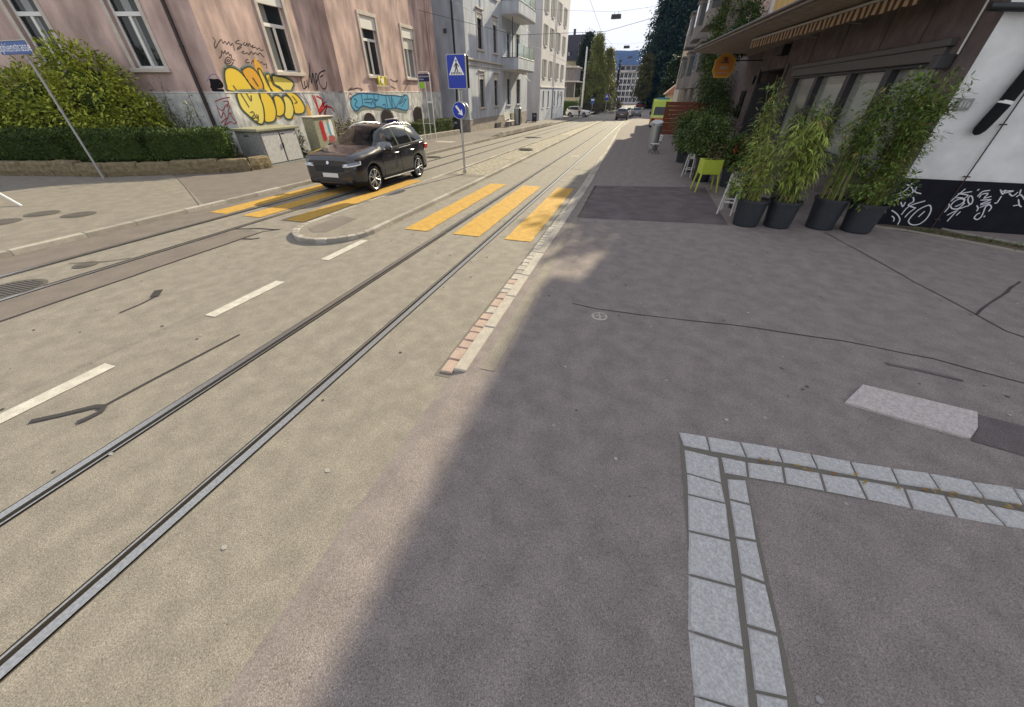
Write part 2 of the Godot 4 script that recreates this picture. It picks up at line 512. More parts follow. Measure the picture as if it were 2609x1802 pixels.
const PINK_TAG := [[-0.47,1.95,-0.14,2.04,0.16,2.08],[-0.49,1.81,-0.33,1.64,-0.10,1.83,0.02,1.79,-0.12,1.60,0.01,1.56],[-0.49,1.72,-0.50,1.40,-0.31,1.60,-0.28,1.36,-0.09,1.56,-0.01,1.32],[-0.58,1.24,-0.26,1.40,-0.47,1.16,-0.17,1.28,-0.06,1.20,0.07,1.28],[-0.14,1.95,0.05,1.95,-0.09,1.75]]
const BLUE_FILL := [[20.32,1.96,20.62,2.09,21.25,2.19,21.91,2.17,22.89,2.14,23.52,2.09,24.79,2.06,25.52,2.00,25.97,2.10,26.31,2.02,26.31,1.73,26.05,1.26,25.28,1.31,24.56,1.41,23.46,1.39,22.75,1.53,22.00,1.48,21.40,1.59,20.99,1.56,20.72,1.43,20.45,1.40,20.24,1.58,20.19,1.75]]
const BLUE_SHADE := [[20.25,1.58,20.35,1.44,20.44,1.37,20.76,1.42,21.01,1.54,21.40,1.58,22.00,1.47,22.74,1.52,23.46,1.38,24.55,1.39,25.27,1.29,26.04,1.25,25.86,1.05,24.75,1.15,24.23,1.27,22.92,1.31,21.51,1.41,20.90,1.34,20.54,1.19,20.27,1.36]]
const BLUE_IN := [[21.29,2.17,21.26,1.88,21.24,1.62],[20.56,1.96,20.77,1.85,20.52,1.66,20.80,1.52],[21.44,1.90,22.08,1.92,22.78,1.86],[22.01,1.62,22.23,1.82,22.46,1.54,22.45,2.14],[23.72,2.09,23.67,1.80,23.74,1.43],[24.02,2.04,24.08,1.77,24.23,1.42,24.28,2.01,24.44,1.71,24.61,1.41],[22.93,2.12,22.78,1.86,22.42,1.82],[25.57,1.98,24.62,1.43],[25.95,2.05,25.09,1.60,26.08,1.89,25.32,1.44],[23.18,1.59,23.45,1.64,23.43,1.44],[21.81,2.15,21.77,1.94],[21.48,1.77,22.01,1.74]]
const RED_LETTER := [[20.43,2.14,20.24,2.15,20.12,2.07,20.14,1.92,20.30,1.96,20.22,2.01]]
const PURPLE_TAG := [[26.34,1.36,26.63,1.46,26.71,1.13,26.71,0.91],[26.25,1.28,26.70,1.29,26.40,0.97]]
const WALL_SCRATCH := [[24.33,2.59,24.68,2.50,25.04,2.43],[26.67,2.72,25.74,2.13],[24.55,2.90,25.06,2.79,25.42,2.87,25.20,2.72],[20.64,2.44,20.32,2.34,21.13,2.43,21.54,2.36,21.35,2.32]]
const CHALK := [[5.69,0.66,5.80,0.61,5.87,0.52,5.80,0.46,5.64,0.45,5.71,0.53,5.75,0.61,5.76,0.69],[5.88,0.62,5.90,0.53,6.02,0.50],[5.65,0.34,5.73,0.40,5.84,0.45],[5.77,0.31,5.85,0.22,5.85,0.31],[5.93,0.42,5.98,0.34,5.93,0.26,6.09,0.21],[6.17,0.36,5.96,0.24,5.92,0.06],[6.09,0.21,6.03,0.11,6.01,0.01],[6.32,0.27,6.27,0.28,6.16,0.18,6.11,0.02,6.12,-0.08,6.22,-0.14,6.34,-0.11,6.40,0.02,6.38,0.18,6.32,0.27],[6.28,0.15,6.24,0.04],[5.70,0.13,5.82,0.07,5.94,-0.04,5.96,-0.15],[5.77,0.01,5.83,-0.03,5.85,-0.09]]
const CHALK2 := [[6.61,0.39,6.65,0.51,6.70,0.63],[6.69,0.55,6.83,0.59],[6.64,0.54,6.81,0.52,6.80,0.47],[6.66,0.46,6.76,0.46,6.82,0.42,6.80,0.34,6.74,0.29],[6.65,0.30,6.66,0.38,6.72,0.44,6.80,0.43,6.84,0.32,6.79,0.24,6.70,0.25,6.65,0.30],[6.61,0.33,6.64,0.27,6.63,0.17],[6.85,0.36,6.82,0.24,6.78,-0.01],[6.72,0.24,6.83,0.25,6.92,0.31],[6.71,0.11,6.79,0.20],[6.88,0.19,6.86,0.12],[6.85,0.51,6.89,0.50,6.95,0.43,6.97,0.35,6.93,0.36,6.86,0.44,6.85,0.51],[6.95,0.36,6.94,0.31],[6.91,0.62,6.92,0.64],[6.98,0.51,7.00,0.60,7.10,0.63],[7.02,0.49,7.02,0.55,7.11,0.57,7.10,0.48,7.19,0.52],[7.08,0.44,7.22,0.46],[7.12,0.37,7.23,0.46],[7.13,0.35,7.25,0.41],[7.15,0.30,7.25,0.38],[7.33,0.24,7.33,0.31,7.27,0.36,7.23,0.32,7.26,0.21,7.28,0.12,7.25,0.06,7.18,0.09,7.18,0.16,7.21,0.19],[7.33,0.12,7.33,0.14],[7.08,0.33,7.13,0.28,7.14,0.23],[7.26,0.65,7.35,0.57,7.34,0.65],[7.34,0.59,7.47,0.64,7.31,0.63],[7.44,0.59,7.52,0.55,7.55,0.62],[7.59,0.54,7.63,0.58,7.75,0.49],[7.57,0.67,7.60,0.60],[7.33,0.40,7.36,0.41,7.35,0.53],[7.65,0.49,7.73,0.39,7.78,0.36],[7.65,0.37,7.72,0.39]]
const LROW_A := [[[0.744,2.285],[0.960,2.300],[1.211,2.318],[1.482,2.339],[1.716,2.350],[1.978,2.358],[2.247,2.381],[2.488,2.408],[2.745,2.415],[2.991,2.439],[3.081,2.444]],[[0.770,2.145],[0.968,2.149],[1.228,2.167],[1.483,2.196],[1.715,2.212],[1.965,2.217],[2.226,2.234],[2.477,2.257],[2.734,2.269],[2.953,2.283],[2.978,2.284]]]
const LROW_B := [[[1.038,2.121],[1.220,2.123],[1.473,2.158],[1.721,2.175],[1.962,2.195],[2.248,2.209],[2.491,2.223],[2.708,2.225],[2.941,2.226]],[[1.039,1.963],[1.202,1.973],[1.448,1.997],[1.700,2.009],[1.953,2.020],[2.212,2.031],[2.461,2.044],[2.723,2.063],[2.840,2.070]]]
const LCOL_A := [[[0.771,2.113],[0.769,1.879],[0.760,1.698],[0.740,1.421],[0.716,1.146],[0.689,0.859],[0.691,0.598],[0.688,0.530]],[[1.026,2.104],[1.011,1.865],[1.013,1.700],[0.993,1.432],[0.975,1.155],[0.956,0.861],[0.934,0.612],[0.930,0.574]]]
const LCOL_B := [[[1.049,1.922],[1.034,1.743],[1.022,1.465],[1.009,1.236],[0.986,0.972],[0.963,0.698],[0.956,0.612]],[[1.182,1.950],[1.169,1.741],[1.147,1.477],[1.137,1.225],[1.134,0.976],[1.110,0.716],[1.099,0.638]]]
const WSTONE := [[2.490,3.443],[3.283,3.303],[3.153,3.072],[3.020,2.920],[2.937,2.928],[2.219,3.106]]
const CRACK_A := [4.16,9.22,4.35,7.76,4.47,6.65,4.63,5.61,4.67,5.22,4.78,5.07]
const CRACK_B := [4.63,5.61,5.20,6.26,6.07,7.17]
const CRACK_C := [-0.47,4.32,-0.14,4.26,0.73,4.29,1.76,4.36,2.68,4.34,3.45,4.22,4.07,3.98]

func _ready() -> void:
	rng.seed = 20240917
	# camera on a car roof, 2.26 m over the road, looking down the street and 36.5 degrees down
	var cam := Camera3D.new()
	cam.name = "camera"
	cam.position = Vector3(0, 2.26, 0)
	cam.rotation_degrees = Vector3(-36.52, 17.0, 0)
	cam.fov = 90.0
	cam.near = 0.05
	cam.far = 6000.0
	add_child(cam)
	cam.current = true
	var env := Environment.new()
	env.background_mode = Environment.BG_SKY
	var sky := Sky.new()
	var sm := ProceduralSkyMaterial.new()
	sm.sky_top_color = Color(0.79, 0.81, 0.85)
	sm.sky_horizon_color = Color(0.97, 0.97, 0.96)
	sm.sky_curve = 0.22
	sm.sky_energy_multiplier = 0.9
	sm.ground_bottom_color = Color(0.3, 0.28, 0.25)
	sm.ground_horizon_color = Color(0.6, 0.6, 0.58)
	sm.sun_angle_max = 12.0
	sky.sky_material = sm
	env.sky = sky
	env.tonemap_mode = Environment.TONE_MAPPER_LINEAR
	env.tonemap_exposure = 1.8
	env.sdfgi_enabled = true
	env.ssao_enabled = true
	env.ssil_enabled = true
	env.fog_enabled = true
	env.fog_density = 0.00014
	env.fog_light_color = Color(0.46, 0.6, 1.0)
	var we := WorldEnvironment.new()
	we.name = "environment"
	we.environment = env
	add_child(we)
	# the sun stands down the street, a little to its right and low
	var sun := DirectionalLight3D.new()
	sun.name = "sun"
	var az := deg_to_rad(11.0)
	var el := deg_to_rad(25.5)
	var to_sun := Vector3(sin(az) * cos(el), sin(el), -cos(az) * cos(el))
	sun.look_at_from_position(to_sun * 50.0, Vector3.ZERO)
	sun.light_color = Color(1.0, 0.95, 0.82)
	sun.light_energy = 1.6
	sun.light_angular_distance = 0.35
	sun.shadow_enabled = true
	add_child(sun)
	make_materials()
	build_ground()
	build_pink_house()
	build_blue_house()
	build_white_house()
	build_far_left()
	build_cafe()
	build_right_row()
	build_far_end()
	build_left_garden()
	build_left_furniture()
	build_traffic_island_signs()
	build_overhead()
	build_terrace()
	build_vehicles()
	build_trees()

# ---- ground -----------------------------------------------------------------------------------------------
func sheet(pts: Array, h: float) -> MB:
	var p := PackedVector2Array()
	for q in pts:
		p.append(Vector2(q[0], q[1]))
	var mb := MB.new()
	var ix := Geometry2D.triangulate_polygon(p)
	for i in range(0, ix.size(), 3):
		var a := G(p[ix[i]].x, p[ix[i]].y, h)
		var b := G(p[ix[i + 1]].x, p[ix[i + 1]].y, h)
		var d := G(p[ix[i + 2]].x, p[ix[i + 2]].y, h)
		if (d - a).cross(b - a).y < 0.0:
			mb.tri(a, d, b)
		else:
			mb.tri(a, b, d)
	return mb

func rect(x0: float, x1: float, s0: float, s1: float) -> Array:
	return [[x0, s0], [x1, s0], [x1, s1], [x0, s1]]

func ground_stroke(pts: Array, w: float, h: float, parent: Node, called: String, m: Material, taper := 0.0) -> void:
	var mb := MB.new()
	var q := []
	for i in range(0, pts.size(), 2):
		q.append(Vector2(pts[i], pts[i + 1]))
	# wander a little, as cracks and seams do
	var f := []
	for i in q.size() - 1:
		var k := maxi(1, int(q[i].distance_to(q[i + 1]) / 0.25))
		for j in k:
			f.append(q[i].lerp(q[i + 1], float(j) / k) + Vector2(rng.randf_range(-1, 1), rng.randf_range(-1, 1)) * w * taper)
	f.append(q[-1])
	var L := []
	var R := []
	for i in f.size():
		var d: Vector2 = (f[mini(i + 1, f.size() - 1)] - f[maxi(i - 1, 0)]).normalized()
		var ww := w * (1.0 + taper * rng.randf_range(-0.6, 0.6)) * 0.5
		var o := Vector2(-d.y, d.x) * ww
		L.append(f[i] + o)
		R.append(f[i] - o)
	for i in f.size() - 1:
		mb.quad(G(L[i].x, L[i].y, h), G(L[i + 1].x, L[i + 1].y, h), G(R[i + 1].x, R[i + 1].y, h), G(R[i].x, R[i].y, h))
	part(called, mb, m, parent)

# one stone with four ground corners (counter-clockwise or not), chamfered top
func stone4(a: Array, b: Array, d: Array, e: Array, h: float, gap: float) -> MB:
	var mb := MB.new()
	var q := [Vector2(a[0], a[1]), Vector2(b[0], b[1]), Vector2(d[0], d[1]), Vector2(e[0], e[1])]
	var ce: Vector2 = (q[0] + q[1] + q[2] + q[3]) * 0.25
	var lo := []
	var hi := []
	var ch := 0.012
	for p in q:
		var dv: Vector2 = p - ce
		var l := dv.length()
		var p1: Vector2 = ce + dv * maxf(0.2, (l - gap) / l)
		var p2: Vector2 = ce + dv * maxf(0.15, (l - gap - ch * 1.3) / l)
		lo.append(p1)
		hi.append(p2)
	var top := []
	for k in 4:
		top.append(G(hi[k].x, hi[k].y, h + rng.randf_range(-0.003, 0.003)))
	var ctr := G(ce.x, ce.y, h - 0.05)
	mb.oquad(top[0], top[1], top[2], top[3], ctr)
	for k in 4:
		var m := (k + 1) % 4
		var ma := G(lo[k].x, lo[k].y, h - ch)
		var mc := G(lo[m].x, lo[m].y, h - ch)
		mb.oquad(top[k], top[m], mc, ma, ctr)
		mb.oquad(ma, mc, G(lo[m].x, lo[m].y, h - 0.3), G(lo[k].x, lo[k].y, h - 0.3), ctr)
	return mb

func build_ground() -> void:
	var base := struct("ground")
	part("ground_surface", sheet([[-700, -80], [700, -80], [700, 110], [-700, 110]], -0.2), M.far_ground, base)
	part("ground_surface", sheet([[-1500, 110], [1500, 110], [1500, 2600], [-1500, 2600]], -0.2), M.far_ground, base)

	var road := struct("road")
	# carriageway strips between the four grooved rails
	var rails := [-9.08, -8.0, -3.575, -2.515]
	var cuts := [-10.16]
	for x in rails:
		cuts.append(x - 0.075)
		cuts.append(x + 0.075)
	cuts.append(-1.39)
	for i in range(0, cuts.size(), 2):
		part("carriageway", sheet(rect(cuts[i], cuts[i + 1], -14, 110), 0.0), M.asphalt, road)
	part("carriageway", sheet(rect(-11.5, 0.5, 110, 330), 0.0), M.asphalt_old, road)
	part("side_street", sheet([[-46, 79.6], [-10.5, 79.6], [-10.5, 92], [-46, 92]], 0.004), M.asphalt_old, road)
	for k in 4:
		var x: float = rails[k]
		var sg := -1.0 if k % 2 == 0 else 1.0   # the head lies on the outer side of the track
		var st := MB.new()
		var dk := MB.new()
		for e in [[-14.0, 20.0], [20.0, 110.0]]:
			var s0: float = e[0]
			var s1: float = e[1]
			var a := x + sg * 0.058
			var b := x - sg * 0.004
			st.quad(G(a, s0, 0.006), G(a, s1, 0.006), G(b, s1, 0.008), G(b, s0, 0.008))
			st.quad(G(b, s0, 0.008), G(b, s1, 0.008), G(b, s1, -0.04), G(b, s0, -0.04))
			var l0 := x - sg * 0.042
			var l1 := x - sg * 0.056
			st.quad(G(l0, s0, 0.006), G(l0, s1, 0.006), G(l1, s1, 0.006), G(l1, s0, 0.006))
			dk.quad(G(b, s0, -0.035), G(b, s1, -0.035), G(l0, s1, -0.035), G(l0, s0, -0.035))
			dk.quad(G(l0, s0, 0.005), G(l0, s1, 0.005), G(l0, s1, -0.04), G(l0, s0, -0.04))
			for q in [[a, x + sg * 0.076], [l1, x - sg * 0.076]]:
				dk.quad(G(q[0], s0, -0.006), G(q[0], s1, -0.006), G(q[1], s1, -0.006), G(q[1], s0, -0.006))
		part("tram_rail", st, M.rail_steel, road)
		part("rail_groove", dk, M.rail_dark, road)
	# resurfaced strips along the kerb and beside the far rail
	part("asphalt_strip", sheet([[-10.15, -6], [-9.17, -6], [-9.17, 7.2], [-10.15, 9.6]], 0.004), M.asphalt_patch, road)
	part("asphalt_strip", sheet([[-7.91, -6], [-7.19, -6], [-7.2, 5.6], [-7.91, 5.75]], 0.004), M.asphalt_patch, road)
	ground_stroke([-7.19, -6.0, -7.18, 1.7, -7.2, 3.7, -7.21, 5.65, -7.0, 5.9], 0.035, 0.008, road, "tar_seam", M.tar, 0.3)
	ground_stroke([-7.9, 5.62, -7.5, 5.8, -7.02, 5.86], 0.05, 0.008, road, "tar_seam", M.tar, 0.2)
	ground_stroke([-7.2, 5.15, -7.0, 5.2, -6.93, 5.3], 0.05, 0.008, road, "tar_seam", M.tar, 0.2)
	ground_stroke([-8.8, 3.25, -8.3, 3.5, -8.1, 3.75], 0.02, 0.008, road, "tar_seam", M.tar, 0.3)
	ground_stroke([-4.1, 2.4, -4.13, 1.95, -4.17, 1.5, -4.19, 1.05], 0.03, 0.006, road, "tar_seam", M.tar, 0.2)
	ground_stroke([-4.56, 0.79, -4.4, 0.93, -4.25, 1.07, -4.17, 1.1, -4.13, 1.05, -4.14, 0.95, -4.16, 0.9], 0.055, 0.009, road, "tar_seam", M.tar, 0.1)
	ground_stroke([-6.03, 2.34, -6.04, 2.6, -6.1, 2.82], 0.03, 0.006, road, "tar_seam", M.tar, 0.2)
	ground_stroke([-6.1, 2.8, -6.27, 2.97], 0.1, 0.009, road, "tar_seam", M.tar, 0.05)
	# markings
	for x in [[-9.78, -9.24], [-8.74, -8.2], [-7.5, -6.95], [-4.5, -3.95], [-3.36, -2.76], [-2.22, -1.68]]:
		var s0 := 6.5 if x[0] < -5.0 else 6.74
		var mb := MB.new()
		# worn edges
		var k := 28
		var L := []
		var R := []
		for i in k + 1:
			var s := lerpf(s0, 12.3 if x[0] > -5.0 else 12.05, float(i) / k)
			L.append([x[0] + rng.randf_range(-0.012, 0.012), s])
			R.append([x[1] + rng.randf_range(-0.012, 0.012), s])
		for i in k:
			mb.quad(G(L[i][0], L[i][1], 0.0085), G(L[i + 1][0], L[i + 1][1], 0.0085), G(R[i + 1][0], R[i + 1][1], 0.0085), G(R[i][0], R[i][1], 0.0085))
		part("crosswalk_stripe", mb, M.paint_yellow, road)
	for q in [[-1.4, -0.3], [0.55, 1.54], [2.62, 3.75], [4.7, 5.83]]:
		part("lane_dash", sheet([[-4.93, q[0]], [-4.765, q[0]], [-4.765, q[1]], [-4.93, q[1]]], 0.006), M.paint_white, road)
	for q in [[39.0, 46.0], [50.0, 57.0], [61.0, 68.0], [72.0, 79.0]]:
		var xa := lerpf(-1.12, -1.64, (q[0] - 39.0) / 38.0)
		part("parking_line", sheet([[xa, q[0]], [xa + 0.14, q[0]], [xa + 0.05, q[1]], [xa - 0.09, q[1]]], 0.006), M.paint_white, road)
	for s in [13.6, 15.1, 16.4]:
		part("joint_line", sheet([[-2.35, s], [-1.7, s], [-1.7, s + 0.05], [-2.35, s + 0.05]], 0.006), M.paint_white, road)
	part("road_stud_mark", sheet([[-3.15, 20.6], [-2.75, 20.7], [-2.75, 20.95], [-3.15, 20.85]], 0.006), M.paint_white, road)
	for e in [[-10.0, -9.2], [-7.85, -7.7]]:
		pass
	# pavements
	var wl := struct("left_pavement")
	part("pavement_surface", sheet([[-60, -14], [-10.3, -14], [-10.3, 6.8], [-15.8, 9.95], [-60, 9.95]], 0.07), M.asphalt_old, wl)
	part("pavement_surface", sheet([[-10.3, 6.8], [-10.62, 33], [-10.62, 79.6], [-40, 79.6], [-40, 9.95], [-15.8, 9.95]], 0.072), M.asphalt_patch, wl)
	part("pavement_surface", sheet([[-40, 92], [-11.5, 92], [-11.5, 330], [-40, 330]], 0.07), M.asphalt_old, wl)
	var bpm := MB.new()
	var pr := [[29.0, 0.072], [32.0, 0.25], [50.0, 0.25], [53.0, 0.072]]
	for i in 3:
		bpm.quad(G(-10.66, pr[i][0], pr[i][1]), G(-13.3, pr[i][0], 0.074), G(-13.3, pr[i + 1][0], 0.074), G(-10.66, pr[i + 1][0], pr[i + 1][1]))
	part("raised_platform", bpm, M.asphalt_patch, wl)
	ground_stroke([-10.4, 6.75, -13.0, 8.3, -15.7, 9.85], 0.012, 0.076, wl, "tar_seam", M.tar, 0.4)
	part("tactile_slab", sheet([[-12.9, 24.4], [-11.6, 24.4], [-11.6, 25.3], [-12.9, 25.3]], 0.078), M.granite_pale, wl)
	var wr := struct("right_pavement")
	part("pavement_surface", sheet([[-1.26, 13], [-1.26, -14], [26, -14], [26, 10.3], [5.7, 10.36], [5.7, 47], [-2.0, 47]], 0.03), M.asphalt_walk, wr)
	var lip := MB.new()
	lip.quad(G(-1.395, -14, 0.0005), G(-1.395, 2.52, 0.0005), G(-1.255, 2.52, 0.03), G(-1.255, -14, 0.03))
	part("lowered_edge", lip, M.asphalt_walk, wr)
	part("pavement_surface", sheet([[-2.0, 47], [8, 47], [8, 110], [-1.2, 110]], 0.031), M.asphalt_walk, wr)
	part("pavement_surface", sheet([[0.5, 110], [14, 110], [14, 330], [0.5, 330]], 0.03), M.asphalt_walk, wr)
	part("asphalt_patch", sheet([[-1.06, 8.75], [2.28, 9.2], [2.36, 13.75], [-1.1, 12.9]], 0.034), M.asphalt_dark, wr)
	part("asphalt_patch", sheet([[-1.14, 2.6], [-0.98, 2.6], [-1.02, 12.9], [-1.14, 12.9]], 0.034), M.asphalt_old, wr)
	ground_stroke(CRACK_A, 0.02, 0.035, wr, "crack", M.tar, 0.5)
	ground_stroke(CRACK_B, 0.03, 0.035, wr, "crack", M.tar, 0.6)
	ground_stroke(CRACK_C, 0.016, 0.035, wr, "crack", M.tar, 0.6)
	ground_stroke([2.9, 3.95, 3.2, 3.93, 3.5, 3.85], 0.04, 0.037, wr, "crack", M.asphalt_dark, 0.5)
	# chewing gum, grit and bits trodden into the pavement
	var gum := MB.new()
	for i in 150:
		var x := rng.randf_range(-0.9, 6.5)
		var s0 := rng.randf_range(0.6, 9.0)
		var rr := rng.randf_range(0.006, 0.017)
		var tone := rng.randf_range(0.05, 0.12) if rng.randf() < 0.6 else rng.randf_range(0.26, 0.4)
		gum.col = Color(tone, tone * 0.96, tone * 0.92)
		for k in 7:
			var f0 := TAU * k / 7.0
			var f1 := TAU * (k + 1) / 7.0
			gum.tri(G(x, s0, 0.0352), G(x + cos(f0) * rr, s0 + sin(f0) * rr, 0.0352), G(x + cos(f1) * rr * 1.2, s0 + sin(f1) * rr, 0.0352))
	for i in 90:
		var x := rng.randf_range(-7.0, -1.7)
		var s0 := rng.randf_range(0.2, 12.0)
		var rr := rng.randf_range(0.006, 0.02)
		var tone := rng.randf_range(0.04, 0.1) if rng.randf() < 0.7 else 0.3
		gum.col = Color(tone, tone * 0.95, tone * 0.88)
		for k in 6:
			var f0 := TAU * k / 6.0
			var f1 := TAU * (k + 1) / 6.0
			gum.tri(G(x, s0, 0.0042), G(x + cos(f0) * rr, s0 + sin(f0) * rr, 0.0042), G(x + cos(f1) * rr * 1.4, s0 + sin(f1) * rr, 0.0042))
	var gm := part("trodden_specks", gum, M.tone, wr)
	gm.set_meta("kind", "stuff")
	# kerbs, stone by stone
	var kl := struct("left_kerb")
	var s := -6.0
	while s < 79.0:
		var l := rng.randf_range(0.85, 1.15)
		var xa := kerb_left(s)
		var xb := kerb_left(s + l)
		var hh := 0.09 + 0.185 * (smoothstep(29.0, 32.0, s) - smoothstep(50.0, 53.0, s))
		part("kerb_stone", stone4([xa - 0.14, s], [xa, s], [xb, s + l], [xb - 0.14, s + l], hh, 0.004), M.granite if rng.randf() < 0.6 else M.granite_pale, kl)
		s += l
	var kr := struct("right_kerb")
	s = 2.5
	while s < 108.0:
		var l := rng.randf_range(0.75, 1.1)
		var xa := kerb_right(s)
		var xb := kerb_right(s + l)
		part("kerb_stone", stone4([xa - 0.135, s], [xa, s], [xb, s + l], [xb - 0.135, s + l], 0.045, 0.004), M.gravel_concrete if s < 4.6 else (M.granite_pale if rng.randf() < 0.6 else M.granite), kr)
		s += l
	var gut := struct("gutter")
	part("gutter_bed", sheet([[-1.56, 2.4], [-1.37, 2.4], [-1.37, 46], [-1.56, 46]], 0.002), M.joint, gut)
	s = 2.45
	while s < 22.0:
		var l := rng.randf_range(0.13, 0.24)
		var xa := kerb_right(s) - 0.14
		var w := rng.randf_range(0.125, 0.15)
		var mm: Material = M.granite_pale
		if s < 4.8 and rng.randf() < 0.75:
			mm = M.granite_pink
		elif rng.randf() < 0.25:
			mm = M.granite
		part("gutter_cobble", stone4([xa - w, s], [xa, s + rng.randf_range(-0.01, 0.01)], [xa, s + l + rng.randf_range(-0.01, 0.01)], [xa - w, s + l], 0.022, 0.007), mm, gut)
		s += l
	part("gutter_strip", sheet([[-1.56, 22], [-1.42, 22], [-1.9, 46], [-2.05, 46]], 0.014), M.granite, gut)
	# the corner of pale setts at the lower right
	var cor := struct("sett_border")
	for q in [LROW_A, LROW_B, LCOL_A, LCOL_B]:
		for i in q[0].size() - 1:
			part("sett", stone4(q[0][i], q[0][i + 1], q[1][i + 1], q[1][i], 0.052 if q == LROW_A else 0.043, 0.007), M.cobble_white, cor)
	for k in 10:
		var xa := 3.06 + k * 0.25
		part("sett", stone4([xa, 2.445 + k * 0.02], [xa + 0.25, 2.465 + k * 0.02], [xa + 0.25, 2.31 + k * 0.02], [xa, 2.29 + k * 0.02], 0.052, 0.007), M.cobble_white, cor)
		part("sett", stone4([xa - 0.12, 2.225 + k * 0.02], [xa + 0.13, 2.245 + k * 0.02], [xa + 0.13, 2.09 + k * 0.02], [xa - 0.12, 2.07 + k * 0.02], 0.043, 0.007), M.cobble_white, cor)
	for k in 8:
		var sa := 0.53 - k * 0.28
		part("sett", stone4([0.688, sa], [0.93, sa + 0.04], [0.92, sa - 0.24], [0.68, sa - 0.28], 0.043, 0.007), M.cobble_white, cor)
		part("sett", stone4([0.95, sa + 0.07], [1.1, sa + 0.09], [1.09, sa - 0.19], [0.94, sa - 0.21], 0.043, 0.007), M.cobble_white, cor)
	part("sett_bed", sheet([[0.75, 2.27], [5.4, 2.62], [5.4, 2.24], [1.18, 1.97], [1.08, -1.5], [0.69, -1.5]], 0.033), M.joint, cor)
	var lf := MB.new()
	for k in 26:
		var x := rng.randf_range(1.2, 3.0)
		var cc := Vector2(x, 2.14 + (x - 1.0) * 0.05 + rng.randf_range(-0.015, 0.015))
		leaf(lf, G(cc.x, cc.y, 0.05 + rng.randf() * 0.01), Vector3(rng.randf_range(-1, 1), rng.randf_range(-0.1, 0.3), rng.randf_range(-0.4, 0.4)).normalized(), Vector3.UP, 0.05, 0.02, Color(0.2, 0.1, 0.03).lerp(Color(0.3, 0.22, 0.05), rng.randf()))
	var fl := part("fallen_leaves", lf, M.leaf, cor)
	# pale kerb block lying in the asphalt
	var blk := thing("kerb_block", "long pale kerb stone with rounded end set in shaded pavement", "stone", G(2.75, 3.15))
	var bm := MB.new()
	var pp := PackedVector2Array()
	for q in WSTONE:
		pp.append(Vector2(q[0] - 2.75, q[1] - 3.15))
	bm.xf = Transform3D(Basis(Vector3.RIGHT, Vector3.FORWARD, Vector3.UP), Vector3(0, 0.0, 0))
	bm.poly(pp, 0.055, 0.1)
	part("block", bm, M.slab_pink, blk)
	part("asphalt_patch", sheet([[3.02, 2.9], [3.17, 3.08], [3.29, 3.3], [4.1, 3.12], [3.8, 2.72]], 0.036), M.asphalt_dark, wr)
	# survey disc
	var disc := thing("pavement_disc", "small round white disc with dark rings set in the asphalt", "disc", G(-0.075, 4.07, 0.034))
	disc.rotation.x = -SLOPE
	var dm := MB.new()
	dm.lathe([[0.0, 0.006], [0.098, 0.006], [0.105, 0.0]], 28)
	part("plate", dm, M.granite_pale, disc)
	var dr := MB.new()
	for rr in [[0.03, 0.04], [0.055, 0.07]]:
		for k in 16:
			if k % 4 == 3:
				continue
			var f0 := TAU * k / 16.0
			var f1 := TAU * (k + 0.9) / 16.0
			dr.quad(Vector3(cos(f0) * rr[0], 0.0075, sin(f0) * rr[0]), Vector3(cos(f1) * rr[0], 0.0075, sin(f1) * rr[0]), Vector3(cos(f1) * rr[1], 0.0075, sin(f1) * rr[1]), Vector3(cos(f0) * rr[1], 0.0075, sin(f0) * rr[1]))
	part("ring_print", dr, M.tar, disc)
	# covers
	manhole(-8.32, 2.36, 0.33, 0.006, "big round ribbed manhole cover between the tram rails", true)
	manhole(-13.0, 5.0, 0.27, 0.076, "rusty round cover in the beige pavement, nearer the railing", false)
	manhole(-12.1, 5.2, 0.27, 0.076, "rusty round cover in the beige pavement, nearer the zebra stripes", false)
	manhole(-12.9, 4.25, 0.3, 0.076, "rusty round cover at the picture's edge below the railing", false)
	manhole(-8.45, 3.3, 0.13, 0.008, "small dark valve cap in the road beside the tram rail", false)
	manhole(-9.6, 17.9, 0.4, 0.006, "flat drain cover by the kerb behind the black car", true)
	manhole(-8.2, 31.5, 0.45, 0.006, "flat drain cover in the road opposite the blue house", true)
	manhole(-5.9, 22.0, 0.4, 0.125, "dark cover in the cobbled traffic island", true)
	build_island()

func kerb_left(s: float) -> float:
	return -10.16 - clampf(s - 6.0, 0.0, 28.0) * 0.013

func kerb_right(s: float) -> float:
	return -1.255 - maxf(0.0, s - 13.0) * 0.022 if s < 47.0 else lerpf(-2.0, -1.0, clampf((s - 47.0) / 40.0, 0, 1))

func manhole(x: float, s: float, r: float, h: float, label: String, ribs: bool) -> void:
	var o := thing("manhole_cover", label, "manhole cover", G(x, s, h), 0.0, "covers in road and pavement")
	o.rotation.x = -SLOPE
	var mb := MB.new()
	mb.lathe([[0.0, 0.002], [r, 0.002], [r + 0.03, 0.0]], 30)
	part("frame", mb, M.iron_cover, o)
	var k := MB.new()
	if ribs:
		var z := -r * 0.85
		while z < r * 0.85:
			var w := sqrt(maxf(0.0, r * r * 0.85 - z * z))
			k.box(Vector3(0, 0.005, z), Vector3(w * 2, 0.008, r * 0.07))
			z += r * 0.15
	else:
		k.lathe([[0.0, 0.006], [r * 0.35, 0.006], [r * 0.4, 0.004], [r * 0.7, 0.004], [r * 0.72, 0.007], [r * 0.8, 0.007], [r * 0.82, 0.003]], 24)
	part("rib", k, M.iron_cover, o)

